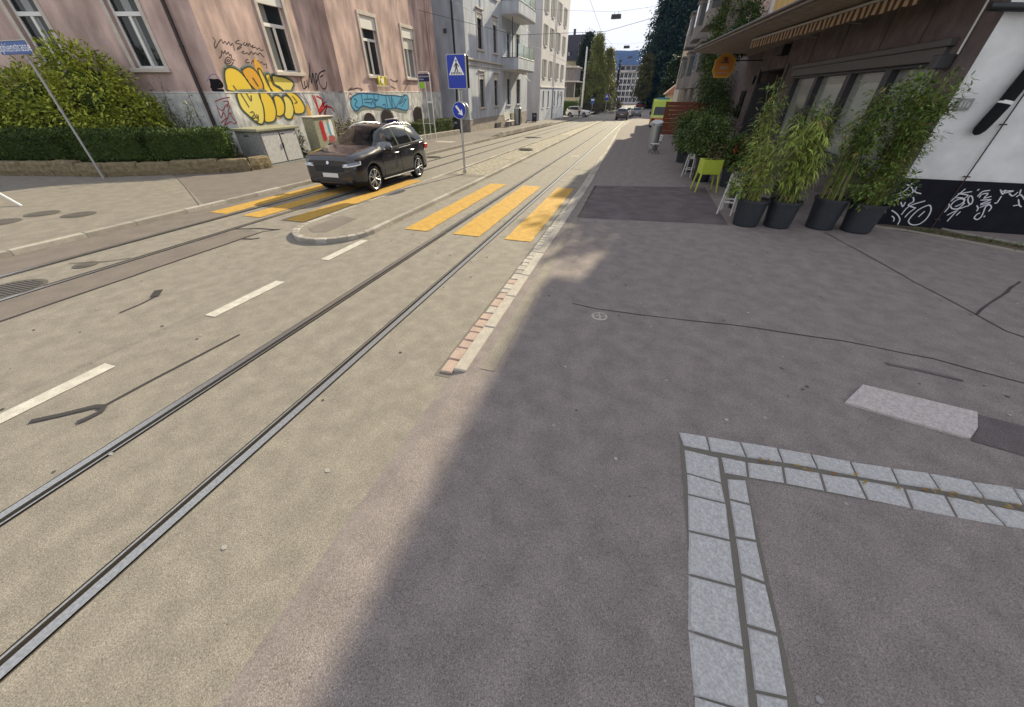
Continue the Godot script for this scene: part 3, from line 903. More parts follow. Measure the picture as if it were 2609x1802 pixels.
func build_island() -> void:
	var o := struct("traffic_island")
	var top := 0.085
	# outline: left edge, rounded nose, right edge
	var xl := -6.66
	var xr := -4.93
	var cx := (xl + xr) * 0.5
	var r := (xr - xl) * 0.5
	var outer := []
	var inner := []
	var s := 70.0
	while s > 6.3:
		outer.append(Vector2(xl + clampf((s - 25.0) * 0.012, 0, 0.6), s))
		s -= 1.0
	for k in 15:
		var f := PI * k / 14.0
		outer.append(Vector2(cx - cos(f) * r, 6.28 - sin(f) * r * 1.08))
	s = 7.0
	while s < 70.5:
		outer.append(Vector2(xr - clampf((s - 12.0) * 0.012, 0, 0.5), s))
		s += 1.0
	for i in outer.size():
		var d: Vector2 = (outer[mini(i + 1, outer.size() - 1)] - outer[maxi(i - 1, 0)]).normalized()
		inner.append(outer[i] + Vector2(d.y, -d.x) * -0.125)
	if inner[3].x < outer[3].x:
		for i in outer.size():
			inner[i] = outer[i] * 2.0 - inner[i]
	for i in outer.size() - 1:
		part("kerb_stone", stone4([outer[i].x, outer[i].y], [outer[i + 1].x, outer[i + 1].y], [inner[i + 1].x, inner[i + 1].y], [inner[i].x, inner[i].y], top, 0.002), M.granite if i % 3 else M.granite_pale, o)
	var fill := []
	var cob := []
	for q in inner:
		if q.y <= 13.0:
			fill.append([q.x, q.y])
	part("island_surface", sheet(fill, top - 0.012), M.asphalt_old, o)
	part("island_surface", sheet([[-6.5, 13.0], [-5.1, 13.0], [-5.3, 30], [-5.5, 69], [-5.9, 69], [-6.45, 30]], top - 0.03), M.cobble, o)
	# darker repair in the nose
	part("asphalt_patch", sheet([[-6.3, 5.95], [-6.0, 5.75], [-5.75, 5.85], [-5.8, 6.9], [-6.3, 7.0]], top - 0.008), M.asphalt_patch, o)
	var mb := MB.new()
	s = 13.4
	while s < 34.0:
		var x := -6.47 + clampf((s - 25.0) * 0.012, 0, 0.6)
		while x < -5.1 - clampf((s - 12.0) * 0.012, 0, 0.5) - 0.02:
			var q := rng.randf_range(0.085, 0.105)
			var tone := rng.randf_range(0.75, 1.15)
			mb.col = Color(0.33 * tone, 0.29 * tone, 0.22 * tone)
			mb.box(G(x + 0.05, s + rng.randf_range(-0.008, 0.008), top - 0.035 + rng.randf_range(-0.004, 0.004)), Vector3(q, 0.05, 0.095), 0.014)
			x += 0.108
		s += 0.108
	var cb := part("cobble_field", mb, M.tone, o)
	cb.set_meta("kind", "stuff")
	part("asphalt_band", sheet([[-6.5, 12.9], [-5.1, 12.9], [-5.1, 13.35], [-6.5, 13.35]], top - 0.009), M.asphalt_patch, o)

func leaf(mb: MB, p: Vector3, d: Vector3, up: Vector3, l: float, w: float, col: Color) -> void:
	var sd := d.cross(up)
	if sd.length_squared() < 0.0001:
		sd = d.cross(Vector3.RIGHT)
	sd = sd.normalized() * w * 0.5
	mb.col = col
	var mid := p + d * l * 0.45
	var tip := p + d * l - up * l * 0.12
	mb.tri(p, mid + sd, tip)
	mb.tri(p, tip, mid - sd)

# ---- building helpers -------------------------------------------------------------------------------------
func frame_left(x: float) -> Transform3D:      # wall facing +X, u = s
	return Transform3D(Basis(Vector3(0, 0, -1), Vector3.UP, Vector3(1, 0, 0)), Vector3(x, 0, 0))

func frame_right(x: float) -> Transform3D:     # wall facing -X, u = -s
	return Transform3D(Basis(Vector3(0, 0, 1), Vector3.UP, Vector3(-1, 0, 0)), Vector3(x, 0, 0))

func frame_cam(s: float) -> Transform3D:       # wall facing the camera side, u = x
	return Transform3D(Basis.IDENTITY, Vector3(0, 0, -s))

func frame_far(s: float) -> Transform3D:       # wall facing down the street, u = -x
	return Transform3D(Basis(Vector3(-1, 0, 0), Vector3.UP, Vector3(0, 0, -1)), Vector3(0, 0, -s))

func wall_mb(mb: MB, F: Transform3D, u0: float, u1: float, y0: float, y1: float, holes: Array, depth := 0.2, z := 0.0) -> void:
	mb.xf = F
	var us := [u0, u1]
	var ys := [y0, y1]
	for h in holes:
		for q in [h[0], h[1]]:
			if q > u0 and q < u1 and not us.has(q):
				us.append(q)
		for q in [h[2], h[3]]:
			if q > y0 and q < y1 and not ys.has(q):
				ys.append(q)
	us.sort()
	ys.sort()
	for i in us.size() - 1:
		for j in ys.size() - 1:
			var cu: float = (us[i] + us[i + 1]) * 0.5
			var cy: float = (ys[j] + ys[j + 1]) * 0.5
			var open := false
			for h in holes:
				if cu > h[0] and cu < h[1] and cy > h[2] and cy < h[3]:
					open = true
			if not open:
				mb.oquad(Vector3(us[i], ys[j], z), Vector3(us[i + 1], ys[j], z), Vector3(us[i + 1], ys[j + 1], z), Vector3(us[i], ys[j + 1], z), Vector3(cu, cy, z - 1))
	for h in holes:
		var c := Vector3((h[0] + h[1]) * 0.5, (h[2] + h[3]) * 0.5, z - depth * 0.5)
		var q := [Vector3(h[0], h[2], z), Vector3(h[1], h[2], z), Vector3(h[1], h[3], z), Vector3(h[0], h[3], z)]
		for k in 4:
			var a: Vector3 = q[k]
			var b: Vector3 = q[(k + 1) % 4]
			var back := Vector3(0, 0, -depth)
			mb.oquad(a + back, b + back, b, a, (a + b) * 2.0 - c * 3.0)
	mb.xf = Transform3D.IDENTITY

# window set in an opening: surround > pane, frame, sill, shutter box
func window(parent: Node, F: Transform3D, u0: float, u1: float, y0: float, y1: float, o := {}) -> MeshInstance3D:
	var sw: float = o.get("surround", 0.13)
	var proud: float = o.get("proud", 0.03)
	var dep: float = o.get("depth", 0.2)
	var sm: Material = o.get("smat", M.sandstone)
	var fm: Material = o.get("fmat", M.window_white)
	var gm: Material = o.get("glass", M.glass_dark)
	var mb := MB.new()
	mb.xf = F
	mb.bx(Vector3(u0 - sw, y0, -0.01), Vector3(u0, y1, proud), 0.008)
	mb.bx(Vector3(u1, y0, -0.01), Vector3(u1 + sw, y1, proud), 0.008)
	mb.bx(Vector3(u0 - sw, y1, -0.01), Vector3(u1 + sw, y1 + sw, proud + 0.004), 0.008)
	if o.get("cornice", false):
		mb.bx(Vector3(u0 - sw - 0.06, y1 + sw + 0.12, -0.01), Vector3(u1 + sw + 0.06, y1 + sw + 0.2, 0.12), 0.01)
	var w := part("window", mb, sm, parent)
	var p := MB.new()
	p.xf = F
	p.bx(Vector3(u0, y0, -dep - 0.03), Vector3(u1, y1, -dep - 0.01))
	part("pane", p, gm, w)
	if o.has("curtain"):
		var cb := MB.new()
		cb.xf = F
		var cu: float = lerpf(u0, u1, o.curtain)
		cb.bx(Vector3(cu - 0.12, y0 + 0.06, -dep - 0.009), Vector3(cu + 0.16, y1 - 0.06, -dep - 0.004))
		part("curtain", cb, M.glass_curtain, w)
	var f := MB.new()
	f.xf = F
	var fw: float = o.get("fw", 0.07)
	var z0 := -dep - 0.01
	var z1 := -dep + 0.05
	f.bx(Vector3(u0, y0, z0), Vector3(u0 + fw, y1, z1), 0.006)
	f.bx(Vector3(u1 - fw, y0, z0), Vector3(u1, y1, z1), 0.006)
	f.bx(Vector3(u0 + fw, y0, z0), Vector3(u1 - fw, y0 + fw, z1), 0.006)
	f.bx(Vector3(u0 + fw, y1 - fw, z0), Vector3(u1 - fw, y1, z1), 0.006)
	var ty: float = y1
	if o.has("transom"):
		ty = o.transom
		f.bx(Vector3(u0 + fw, ty - 0.06, z0), Vector3(u1 - fw, ty + 0.06, z1 + 0.012), 0.006)
	if o.get("mullion", true):
		var um := (u0 + u1) * 0.5
		f.bx(Vector3(um - 0.05, y0 + fw, z0), Vector3(um + 0.05, ty - (0.06 if o.has("transom") else fw), z1 + 0.006), 0.006)
	part("frame", f, fm, w)
	var sl := MB.new()
	sl.xf = F
	sl.bx(Vector3(u0 - sw - 0.05, y0 - 0.13, -dep), Vector3(u1 + sw + 0.05, y0, 0.11), 0.012)
	part("sill", sl, sm, w)
	if o.has("roller"):
		var rb := MB.new()
		rb.xf = F
		rb.bx(Vector3(u0 + 0.005, y1 - o.roller, -dep + 0.06), Vector3(u1 - 0.005, y1 - 0.003, -0.03), 0.01)
		var yy: float = y1 - o.roller
		var k := 0
		while k < int(o.get("slats", 0)):
			rb.bx(Vector3(u0 + 0.02, yy - 0.055, -dep + 0.08), Vector3(u1 - 0.02, yy - 0.005, -dep + 0.1), 0.008)
			yy -= 0.06
			k += 1
		part("roller_shutter", rb, M.shutter_cream, w)
	return w

func shutter(parent: Node, F: Transform3D, u0: float, u1: float, y0: float, y1: float, m: Material) -> void:
	var mb := MB.new()
	mb.xf = F
	var fr := 0.06
	mb.bx(Vector3(u0, y0, 0.01), Vector3(u0 + fr, y1, 0.06))
	mb.bx(Vector3(u1 - fr, y0, 0.01), Vector3(u1, y1, 0.06))
	mb.bx(Vector3(u0 + fr, y0, 0.01), Vector3(u1 - fr, y0 + fr, 0.06))
	mb.bx(Vector3(u0 + fr, y1 - fr, 0.01), Vector3(u1 - fr, y1, 0.06))
	var y := y0 + fr
	while y < y1 - fr - 0.05:
		mb.quad(Vector3(u0 + fr, y, 0.05), Vector3(u1 - fr, y, 0.05), Vector3(u1 - fr, y + 0.075, 0.015), Vector3(u0 + fr, y + 0.075, 0.015))
		y += 0.08
	part("shutter", mb, m, parent)

func pts2(a: Array) -> PackedVector2Array:
	var p := PackedVector2Array()
	for i in range(0, a.size(), 2):
		p.append(Vector2(a[i], a[i + 1]))
	return p

func smooth_closed(p: PackedVector2Array) -> PackedVector2Array:
	var o := PackedVector2Array()
	var m := p.size()
	for i in m:
		for k in 3:
			var t := k / 3.0
			o.append(p[i].cubic_interpolate(p[(i + 1) % m], p[(i - 1 + m) % m], p[(i + 2) % m], t))
	return o

func smooth_open(p: PackedVector2Array) -> PackedVector2Array:
	var o := PackedVector2Array()
	var m := p.size()
	for i in m - 1:
		for k in 3:
			var t := k / 3.0
			o.append(p[i].cubic_interpolate(p[i + 1], p[maxi(i - 1, 0)], p[mini(i + 2, m - 1)], t))
	o.append(p[m - 1])
	return o

func tag_strokes(parent: Node, called: String, F: Transform3D, lists: Array, w: float, m: Material, z: float) -> void:
	var mb := MB.new()
	mb.xf = F
	var k := 0
	for l in lists:
		var p := pts2(l)
		if p.size() > 2:
			p = smooth_open(p)
		mb.stroke(p, w, z + 0.0009 * (k % 5))
		k += 1
	part(called, mb, m, parent)

func arch_grille(parent: Node, F: Transform3D, u0: float, u1: float, y0: float, y1: float, z: float, ring: bool) -> void:
	var r := (u1 - u0) * 0.5
	var cu := (u0 + u1) * 0.5
	var p := PackedVector2Array([Vector2(u0, y0), Vector2(u1, y0)])
	for k in 13:
		var f := PI * k / 12.0
		p.append(Vector2(cu + cos(f) * r, y1 - r * 0.75 + sin(f) * r * 0.75))
	var mb := MB.new()
	mb.xf = F
	mb.poly(p, z + 0.006)
	var g := part("basement_window", mb, M.dark_room, parent)
	var b := MB.new()
	b.xf = F
	var u := u0 + 0.05
	while u < u1:
		var hh := sqrt(maxf(0.0, 1.0 - pow((u - cu) / r, 2)))
		b.tube([Vector3(u, y0, z + 0.03), Vector3(u, y1 - r * 0.75 + hh * r * 0.75, z + 0.03)], 0.011, 5)
		u += 0.125
	part("bar", b, M.spray_brown, g)
	if ring:
		var q := MB.new()
		q.xf = F
		for k in 13:
			var f0 := PI * k / 13.0
			var f1 := PI * (k + 1) / 13.0
			var a := Vector3(cu + cos(f0) * r, y1 - r * 0.75 + sin(f0) * r * 0.75, z)
			var d := Vector3(cu + cos(f1) * r, y1 - r * 0.75 + sin(f1) * r * 0.75, z)
			q.tube([a, d], 0.035, 6)
		part("stone_ring", q, M.sandstone, g)

func flat_roof(parent: Node, pts: Array, y: float, m: Material, t := 0.25) -> void:
	var p := PackedVector2Array()
	for q in pts:
		p.append(Vector2(q[0], -q[1]))
	var mb := MB.new()
	mb.xf = Transform3D(Basis(Vector3.RIGHT, Vector3(0, 0, 1), Vector3.UP), Vector3(0, y, 0))
	mb.poly(p, t, t)
	part("roof", mb, m, parent)

# ---- the pink corner house --------------------------------------------------------------------------------
func build_pink_house() -> void:
	var h := thing("pink_house", "pink stuccoed corner house with graffiti along its pale plinth", "house", W(-22, gy(20), 20))
	h.position = Vector3.ZERO
	var ca := cos(deg_to_rad(17.0))
	var sa := sin(deg_to_rad(17.0))
	var F1 := Transform3D(Basis(Vector3(ca, 0, -sa), Vector3.UP, Vector3(sa, 0, ca)), W(-15.85, 0, 13.2))
	var F2 := frame_left(-15.85)
	var F4 := frame_left(-15.5)
	var H := 11.5
	var PL := 2.26
	var w1 := [[-6.5, -5.42, 2.98, 5.62], [-2.98, -1.88, 2.98, 5.62], [-10.2, -9.1, 2.98, 5.62]]
	var w2 := [[16.2, 17.55, 2.98, 5.62]]
	var w4 := [[22.5, 23.95, 3.02, 5.62], [26.75, 28.2, 3.02, 5.55]]
	var up := MB.new()
	wall_mb(up, F1, -14.0, 0.0, PL, H, w1)
	wall_mb(up, F2, 13.2, 19.9, PL, H, w2)
	wall_mb(up, F4, 19.9, 31.3, PL, H, w4)
	wall_mb(up, frame_cam(19.9), -15.85, -15.5, PL, H, [])
	wall_mb(up, frame_far(31.3), 15.5, 29.2, -1.0, H, [])
	wall_mb(up, Transform3D(Basis(Vector3(0, 0, 1), Vector3.UP, Vector3(-1, 0, 0)), Vector3(-29.2, 0, 0)), -31.3, -9.1, -1.0, H, [])
	part("wall", up, M.pink_stucco, h)
	var pl := MB.new()
	wall_mb(pl, F1, -14.0, 0.06, -1.0, PL - 0.03, [], 0.2, 0.05)
	wall_mb(pl, F2, 13.2, 19.86, -1.0, PL - 0.03, [], 0.2, 0.05)
	wall_mb(pl, F4, 19.84, 31.36, -1.0, PL - 0.03, [], 0.2, 0.05)
	wall_mb(pl, frame_cam(19.84), -15.85, -15.45, -1.0, PL - 0.03, [])
	part("plinth", pl, M.plinth_grey, h)
	var lg := MB.new()
	for q in [[F1, -14.0, 0.08], [F2, 13.18, 19.84], [F4, 19.82, 31.38]]:
		lg.xf = q[0]
		lg.bx(Vector3(q[1], PL - 0.05, -0.02), Vector3(q[2], PL, 0.065), 0.012)
	lg.xf = Transform3D.IDENTITY
	part("plinth_ledge", lg, M.plinth_grey, h)
	# raised pilaster strips at the corners
	var ps := MB.new()
	ps.xf = F4
	ps.bx(Vector3(30.55, PL, -0.02), Vector3(31.3, H, 0.035), 0.01)
	part("pilaster", ps, M.pink_stucco, h)
	flat_roof(h, [[-15.0, 12.6], [-15.0, 31.7], [-29.5, 31.7], [-29.5, 8.4]], H, M.roof_tile)
	for q in w1:
		window(h, F1, q[0], q[1], q[2], q[3], {"transom": 4.5, "roller": 0.3, "curtain": 0.5, "glass": M.glass_dark, "surround": 0.14})
	window(h, F2, w2[0][0], w2[0][1], w2[0][2], w2[0][3], {"transom": 4.56, "roller": 0.42, "surround": 0.15, "curtain": 0.25})
	window(h, F4, w4[0][0], w4[0][1], w4[0][2], w4[0][3], {"transom": 4.62, "roller": 0.55, "surround": 0.16, "curtain": 0.2})
	window(h, F4, w4[1][0], w4[1][1], w4[1][2], w4[1][3], {"transom": 4.62, "roller": 0.5, "slats": 9, "surround": 0.16, "glass": M.glass_curtain})
	# downpipe by the corner, with its clamps
	var dp := MB.new()
	dp.xf = F1
	dp.tube([Vector3(-0.83, -0.6, 0.13), Vector3(-0.83, H - 0.2, 0.1)], 0.065, 12)
	for y in [0.4, 1.9, 3.6, 5.4, 7.4, 9.4]:
		dp.tube([Vector3(-0.83, y - 0.02, 0.12), Vector3(-0.83, y + 0.02, 0.12)], 0.08, 12)
	part("downpipe", dp, M.downpipe_brown, h)
	var d2 := MB.new()
	d2.xf = F4
	d2.tube([Vector3(30.2, 2.3, 0.08), Vector3(30.2, H - 0.2, 0.08)], 0.05, 10)
	part("downpipe", d2, M.pink_stucco, h)
	# basement grilles
	arch_grille(h, F4, 20.95, 22.15, 0.3, 1.28, 0.05, true)
	arch_grille(h, F4, 22.75, 24.2, 0.1, 1.4, 0.05, false)
	arch_grille(h, F4, 26.7, 28.1, -0.1, 1.42, 0.05, false)
	arch_grille(h, F2, 17.75, 18.75, -0.1, 0.95, 0.05, false)
	# spray paint on the wall and on the plinth
	for q in [[YEL_UP, 0.002, 0], [YEL_LO, 0.052, 1]]:
		var halo := MB.new()
		halo.xf = F2
		for l in q[0]:
			halo.stroke(smooth_closed(pts2(l)), 0.17, q[1] + 0.001, true)
		part("graffiti_shade", halo, M.spray_grey, h)
		var k := 0
		for l in q[0]:
			var f := MB.new()
			f.xf = F2
			f.poly(smooth_closed(pts2(l)), q[1] + 0.004)
			var fm: Material = M.spray_yellow if (k + q[2]) % 3 != 1 else M.spray_yellow2
			if q[2] == 0 and k == 1:
				fm = M.spray_orange
			part("graffiti_letter", f, fm, h)
			k += 1
		var ol := MB.new()
		ol.xf = F2
		for l in q[0]:
			ol.stroke(smooth_closed(pts2(l)), 0.055, q[1] + 0.0075, true)
		part("graffiti_outline", ol, M.spray_outline, h)
	# patches of thinner paint over the letters
	var ov := MB.new()
	ov.xf = F2
	for q in [[15.2, 3.05, 0.2, 0.3, 0.003], [15.8, 2.5, 0.12, 0.25, 0.003], [14.6, 2.85, 0.25, 0.2, 0.003], [15.3, 1.6, 0.16, 0.4, 0.053], [16.2, 1.5, 0.14, 0.3, 0.053], [17.3, 1.4, 0.12, 0.35, 0.053]]:
		var p := PackedVector2Array()
		for k in 12:
			var f := TAU * k / 12
			var r := rng.randf_range(0.7, 1.15)
			p.append(Vector2(q[0] + cos(f) * q[2] * r, q[1] + sin(f) * q[3] * r))
		ov.poly(p, q[4] + 0.0025)
	part("paint_patch", ov, M.spray_orange, h)
	tag_strokes(h, "graffiti_lettering", F2, YEL_IN, 0.045, M.spray_outline, 0.011)
	tag_strokes(h, "graffiti_lettering", F2, YEL_IN2, 0.04, M.spray_outline, 0.062)
	tag_strokes(h, "graffiti_lettering", F2, LUMPE, 0.05, M.spray_black, 0.002)
	tag_strokes(h, "graffiti_lettering", F2, SCRIBBLE, 0.03, M.spray_brown, 0.002)
	tag_strokes(h, "graffiti_lettering", F2, RED_TAG, 0.07, M.spray_red, 0.053)
	tag_strokes(h, "graffiti_lettering", F2, GREY_TAG, 0.05, M.spray_violet, 0.053)
	tag_strokes(h, "graffiti_lettering", F1, DARK_TAG, 0.09, M.spray_black, 0.002)
	tag_strokes(h, "graffiti_lettering", F1, ARC_TAG, 0.03, M.spray_violet, 0.002)
	tag_strokes(h, "graffiti_lettering", F1, PINK_TAG, 0.04, M.spray_pink, 0.052)
	var bs := MB.new()
	bs.xf = F4
	bs.poly(pts2(BLUE_SHADE[0]), 0.052)
	part("graffiti_shade", bs, M.spray_grey, h)
	var bf := MB.new()
	bf.xf = F4
	bf.poly(smooth_closed(pts2(BLUE_FILL[0])), 0.0545)
	part("graffiti_letter", bf, M.spray_blue, h)
	var bo := MB.new()
	bo.xf = F4
	bo.stroke(smooth_closed(pts2(BLUE_FILL[0])), 0.07, 0.0575, true)
	part("graffiti_outline", bo, M.spray_blue_dark, h)
	tag_strokes(h, "graffiti_lettering", F4, BLUE_IN, 0.05, M.spray_blue_dark, 0.06)
	tag_strokes(h, "graffiti_lettering", F4, RED_LETTER, 0.05, M.spray_pink, 0.053)
	tag_strokes(h, "graffiti_lettering", F4, PURPLE_TAG, 0.06, M.spray_violet, 0.053)
	tag_strokes(h, "graffiti_lettering", F4, WALL_SCRATCH, 0.04, M.spray_brown, 0.012)
	# small yellow banner hung from the sill
	var fl := thing("window_banner", "yellow cloth banner hanging from the pink house window sill", "banner", W(-15.36, 2.52, 23.4))
	fl.position = Vector3.ZERO
	var fm2 := MB.new()
	fm2.xf = F4
	for i in 8:
		var a := 22.95 + i * 0.12
		var z0 := 0.15 + 0.03 * sin(i * 1.7)
		var z1 := 0.15 + 0.03 * sin((i + 1) * 1.7)
		fm2.quad(Vector3(a, 3.0, z0), Vector3(a + 0.12, 3.0, z1), Vector3(a * 0.86 + 23.4 * 0.14 + 0.1, 2.56, z1), Vector3(a * 0.86 + 23.4 * 0.14, 2.56, z0))
	part("cloth", fm2, M.fabric_yellow, fl)
	var fr := MB.new()
	fr.xf = F4
	fr.tube([Vector3(22.75, 2.53, 0.16), Vector3(24.2, 2.53, 0.16)], 0.018, 8)
	part("rod", fr, M.white_wood, fl)
	var fp := MB.new()
	fp.xf = F4
	fp.poly(pts2([23.25, 2.9, 23.55, 2.9, 23.5, 2.66, 23.3, 2.66]), 0.185)
	part("print", fp, M.sign_white, fl)

# ---- the blue-grey house ----------------------------------------------------------------------------------
func build_blue_house() -> void:
	var h := thing("blue_house", "pale blue-grey house with two box balconies over the street", "house")
	var F := frame_left(-14.3)
	var H := 13.0
	var ws := []
	for y in [[1.12, 3.45], [5.2, 7.45], [8.9, 11.1]]:
		for s in [[36.9, 38.2], [40.85, 42.0]]:
			ws.append([s[0], s[1], y[0], y[1]])
	for s in [[44.9, 46.2], [48.6, 50.0]]:
		ws.append([s[0], s[1], 1.12, 3.4])
	ws.append([45.0, 46.1, 4.95, 7.2])
	ws.append([48.3, 49.5, 4.95, 7.2])
	var wl := MB.new()
	wall_mb(wl, F, 34.2, 53.2, 0.28, H, ws)
	wall_mb(wl, frame_far(53.2), 14.3, 26.0, -2.0, H, [])
	part("wall", wl, M.blue_stucco, h)
	var sd := MB.new()
	wall_mb(sd, frame_cam(34.2), -26.0, -14.3, -2.0, H, [])
	part("side_wall", sd, M.blue_stucco, h)
	var pl := MB.new()
	wall_mb(pl, F, 34.15, 53.25, -2.0, 0.28, [], 0.2, 0.05)
	wall_mb(pl, frame_cam(34.15), -26.0, -14.25, -2.0, 0.28, [])
	pl.xf = F
	pl.bx(Vector3(34.12, 0.24, -0.02), Vector3(53.28, 0.3, 0.06), 0.01)
	part("plinth", pl, M.blue_plinth, h)
	var sc := MB.new()
	sc.xf = F
	sc.bx(Vector3(34.15, 4.36, -0.02), Vector3(53.25, 4.48, 0.14), 0.02)
	sc.bx(Vector3(34.15, 4.02, -0.02), Vector3(53.25, 4.1, 0.06), 0.015)
	part("string_course", sc, M.sandstone, h)
	flat_roof(h, [[-13.8, 33.8], [-13.8, 53.6], [-26, 53.6], [-26, 33.8]], H, M.roof_tile)
	for i in ws.size():
		var q: Array = ws[i]
		window(h, F, q[0], q[1], q[2], q[3], {"surround": 0.13, "smat": M.blue_stucco if i > 5 else M.sandstone, "cornice": i < 6, "fmat": M.window_dark, "transom": q[2] + 1.5, "mullion": false, "roller": 0.3 if i < 4 else 0.05, "glass": M.glass_dark if i % 3 else M.glass_sky})
	for u in [40.6, 47.9, 50.2]:
		var vb := MB.new()
		vb.xf = F
		vb.bx(Vector3(u, -0.75, 0.051), Vector3(u + 0.55, -0.3, 0.06))
		part("cellar_vent", vb, M.dark_room, h)
	var dp := MB.new()
	dp.tube([W(-15.35, -1.0, 34.05), W(-15.35, 1.0, 34.05), W(-15.2, 4.0, 34.05), W(-15.2, H, 34.05)], 0.07, 10)
	part("downpipe", dp, M.black_metal, h)
	for q in [[-15.95, 6.1, 0.14], [-15.2, 1.4, 0.1]]:
		var vb := MB.new()
		vb.bx(W(q[0] - q[2], q[1] - q[2], 34.15), W(q[0] + q[2], q[1] + q[2], 34.19), 0.01)
		part("wall_vent", vb, M.glass_sky, h)
	for k in 2:
		var y0 := 4.0 + k * 4.05
		var b := MB.new()
		b.bx(W(-14.32, y0, 43.3), W(-12.6, y0 + 0.2, 49.8), 0.02)
		b.bx(W(-14.32, y0 + 0.2, 43.3), W(-12.6, y0 + 0.98, 43.42), 0.01)
		b.bx(W(-14.32, y0 + 0.2, 49.68), W(-12.6, y0 + 0.98, 49.8), 0.01)
		b.bx(W(-12.72, y0 + 0.2, 43.42), W(-12.6, y0 + 0.98, 49.68), 0.01)
		var bal := part("balcony", b, M.blue_stucco, h)
		var rim := MB.new()
		rim.bx(W(-14.3, y0 + 0.1, 43.26), W(-12.56, y0 + 0.15, 49.84))
		rim.bx(W(-14.3, y0 - 0.03, 43.5), W(-12.8, y0 + 0.01, 49.6))
		part("slab_edge", rim, M.white_stucco, bal)
		var cp := MB.new()
		cp.bx(W(-14.3, y0 + 0.981, 43.27), W(-12.57, y0 + 1.02, 43.45), 0.01)
		cp.bx(W(-12.75, y0 + 0.981, 43.45), W(-12.57, y0 + 1.02, 49.83), 0.01)
		part("coping", cp, M.black_metal, bal)
		var rl := MB.new()
		for s in [43.4, 45.5, 47.6, 49.7]:
			rl.tube([W(-12.66, y0 + 1.0, s), W(-12.66, y0 + 2.05, s)], 0.022, 6)
		rl.tube([W(-12.66, y0 + 1.3, 43.4), W(-12.66, y0 + 1.3, 49.7)], 0.012, 6)
		rl.tube([W(-14.2, y0 + 1.3, 43.36), W(-12.66, y0 + 1.3, 43.36)], 0.012, 6)
		rl.tube([W(-14.2, y0 + 1.16, 43.36), W(-12.66, y0 + 1.16, 43.36)], 0.012, 6)
		rl.tube([W(-13.2, y0 + 1.0, 43.36), W(-13.2, y0 + 3.9, 43.36)], 0.04, 8)
		part("railing", rl, M.black_metal, bal)
		for s in [43.5, 45.6, 47.7]:
			var g := MB.new()
			g.bx(W(-12.67, y0 + 1.04, s + 0.05), W(-12.65, y0 + 2.0, s + 1.95))
			part("glass_panel", g, M.glass_green, bal)
		var br := MB.new()
		br.tube([W(-13.9, y0 - 0.02, 49.2), W(-13.0, y0 - 0.9, 50.2)], 0.02, 6)
		part("bracket", br, M.black_metal, bal)

func build_white_house() -> void:
	var h := thing("white_house", "tall white house with grey-green shutters beyond the blue house", "house")
	var F := frame_left(-14.25)
	var H := 16.5
	var ws := []
	for y in [[3.9, 5.85], [7.3, 9.4], [10.6, 12.7]]:
		for s in [62.2, 66.2, 71.2, 75.6]:
			ws.append([s - 0.55, s + 0.55, y[0], y[1]])
	var gs := []
	for s in [62.0, 65.4, 70.2, 73.0, 76.5]:
		gs.append([s - 0.5, s + 0.5, 0.35, 2.35])
	var wl := MB.new()
	wall_mb(wl, F, 59.9, 79.0, 2.75, H, ws)
	wall_mb(wl, frame_far(79.0), 14.25, 26.0, -2.5, H, [])
	part("wall", wl, M.white_stucco, h)
	var sd := MB.new()
	wall_mb(sd, frame_cam(59.9), -26.0, -14.25, -2.5, H, [])
	part("side_wall", sd, M.white_stucco, h)
	var gf := MB.new()
	wall_mb(gf, F, 59.85, 79.05, -2.5, 2.75, gs, 0.2, 0.04)
	part("ground_floor_wall", gf, M.blue_stucco, h)
	var co := MB.new()
	co.xf = F
	co.bx(Vector3(59.8, 2.72, -0.02), Vector3(79.1, 2.88, 0.12), 0.02)
	part("cornice", co, M.white_stucco, h)
	flat_roof(h, [[-13.7, 59.4], [-13.7, 79.5], [-26, 79.5], [-26, 59.4]], H, M.roof_tile)
	for q in ws:
		window(h, F, q[0], q[1], q[2], q[3], {"surround": 0.09, "smat": M.white_stucco, "glass": M.glass_curtain if int(q[0]) % 2 else M.glass_sky})
		shutter(h, F, q[0] - 0.72, q[0] - 0.11, q[2], q[3], M.shutter_green)
		shutter(h, F, q[1] + 0.11, q[1] + 0.72, q[2], q[3], M.shutter_green)
	for q in gs:
		window(h, F, q[0], q[1], q[2], q[3], {"surround": 0.08, "smat": M.white_stucco, "glass": M.glass_sky})
	var dp := MB.new()
	dp.xf = F
	dp.tube([Vector3(68.7, -1.4, 0.1), Vector3(68.7, H, 0.1)], 0.06, 8)
	part("downpipe", dp, M.steel_grey, h)
	var rs := thing("round_sign", "small round red sign on the white house ground floor", "sign", W(-14.1, 1.95, 74.6))
	var rm := MB.new()
	rm.xf = Transform3D(Basis(Vector3.UP, Vector3(1, 0, 0), Vector3(0, 0, 1)), Vector3.ZERO)
	rm.lathe([[0.0, 0.03], [0.3, 0.03], [0.3, 0.0], [0.0, 0.0]], 20)
	part("disc", rm, M.lamp_red, rs)
	var rb := MB.new()
	rb.box(Vector3(0.035, 0, 0), Vector3(0.006, 0.1, 0.42))
	part("bar", rb, M.sign_white, rs)
	# garden side beyond it
	var cyl := MB.new()

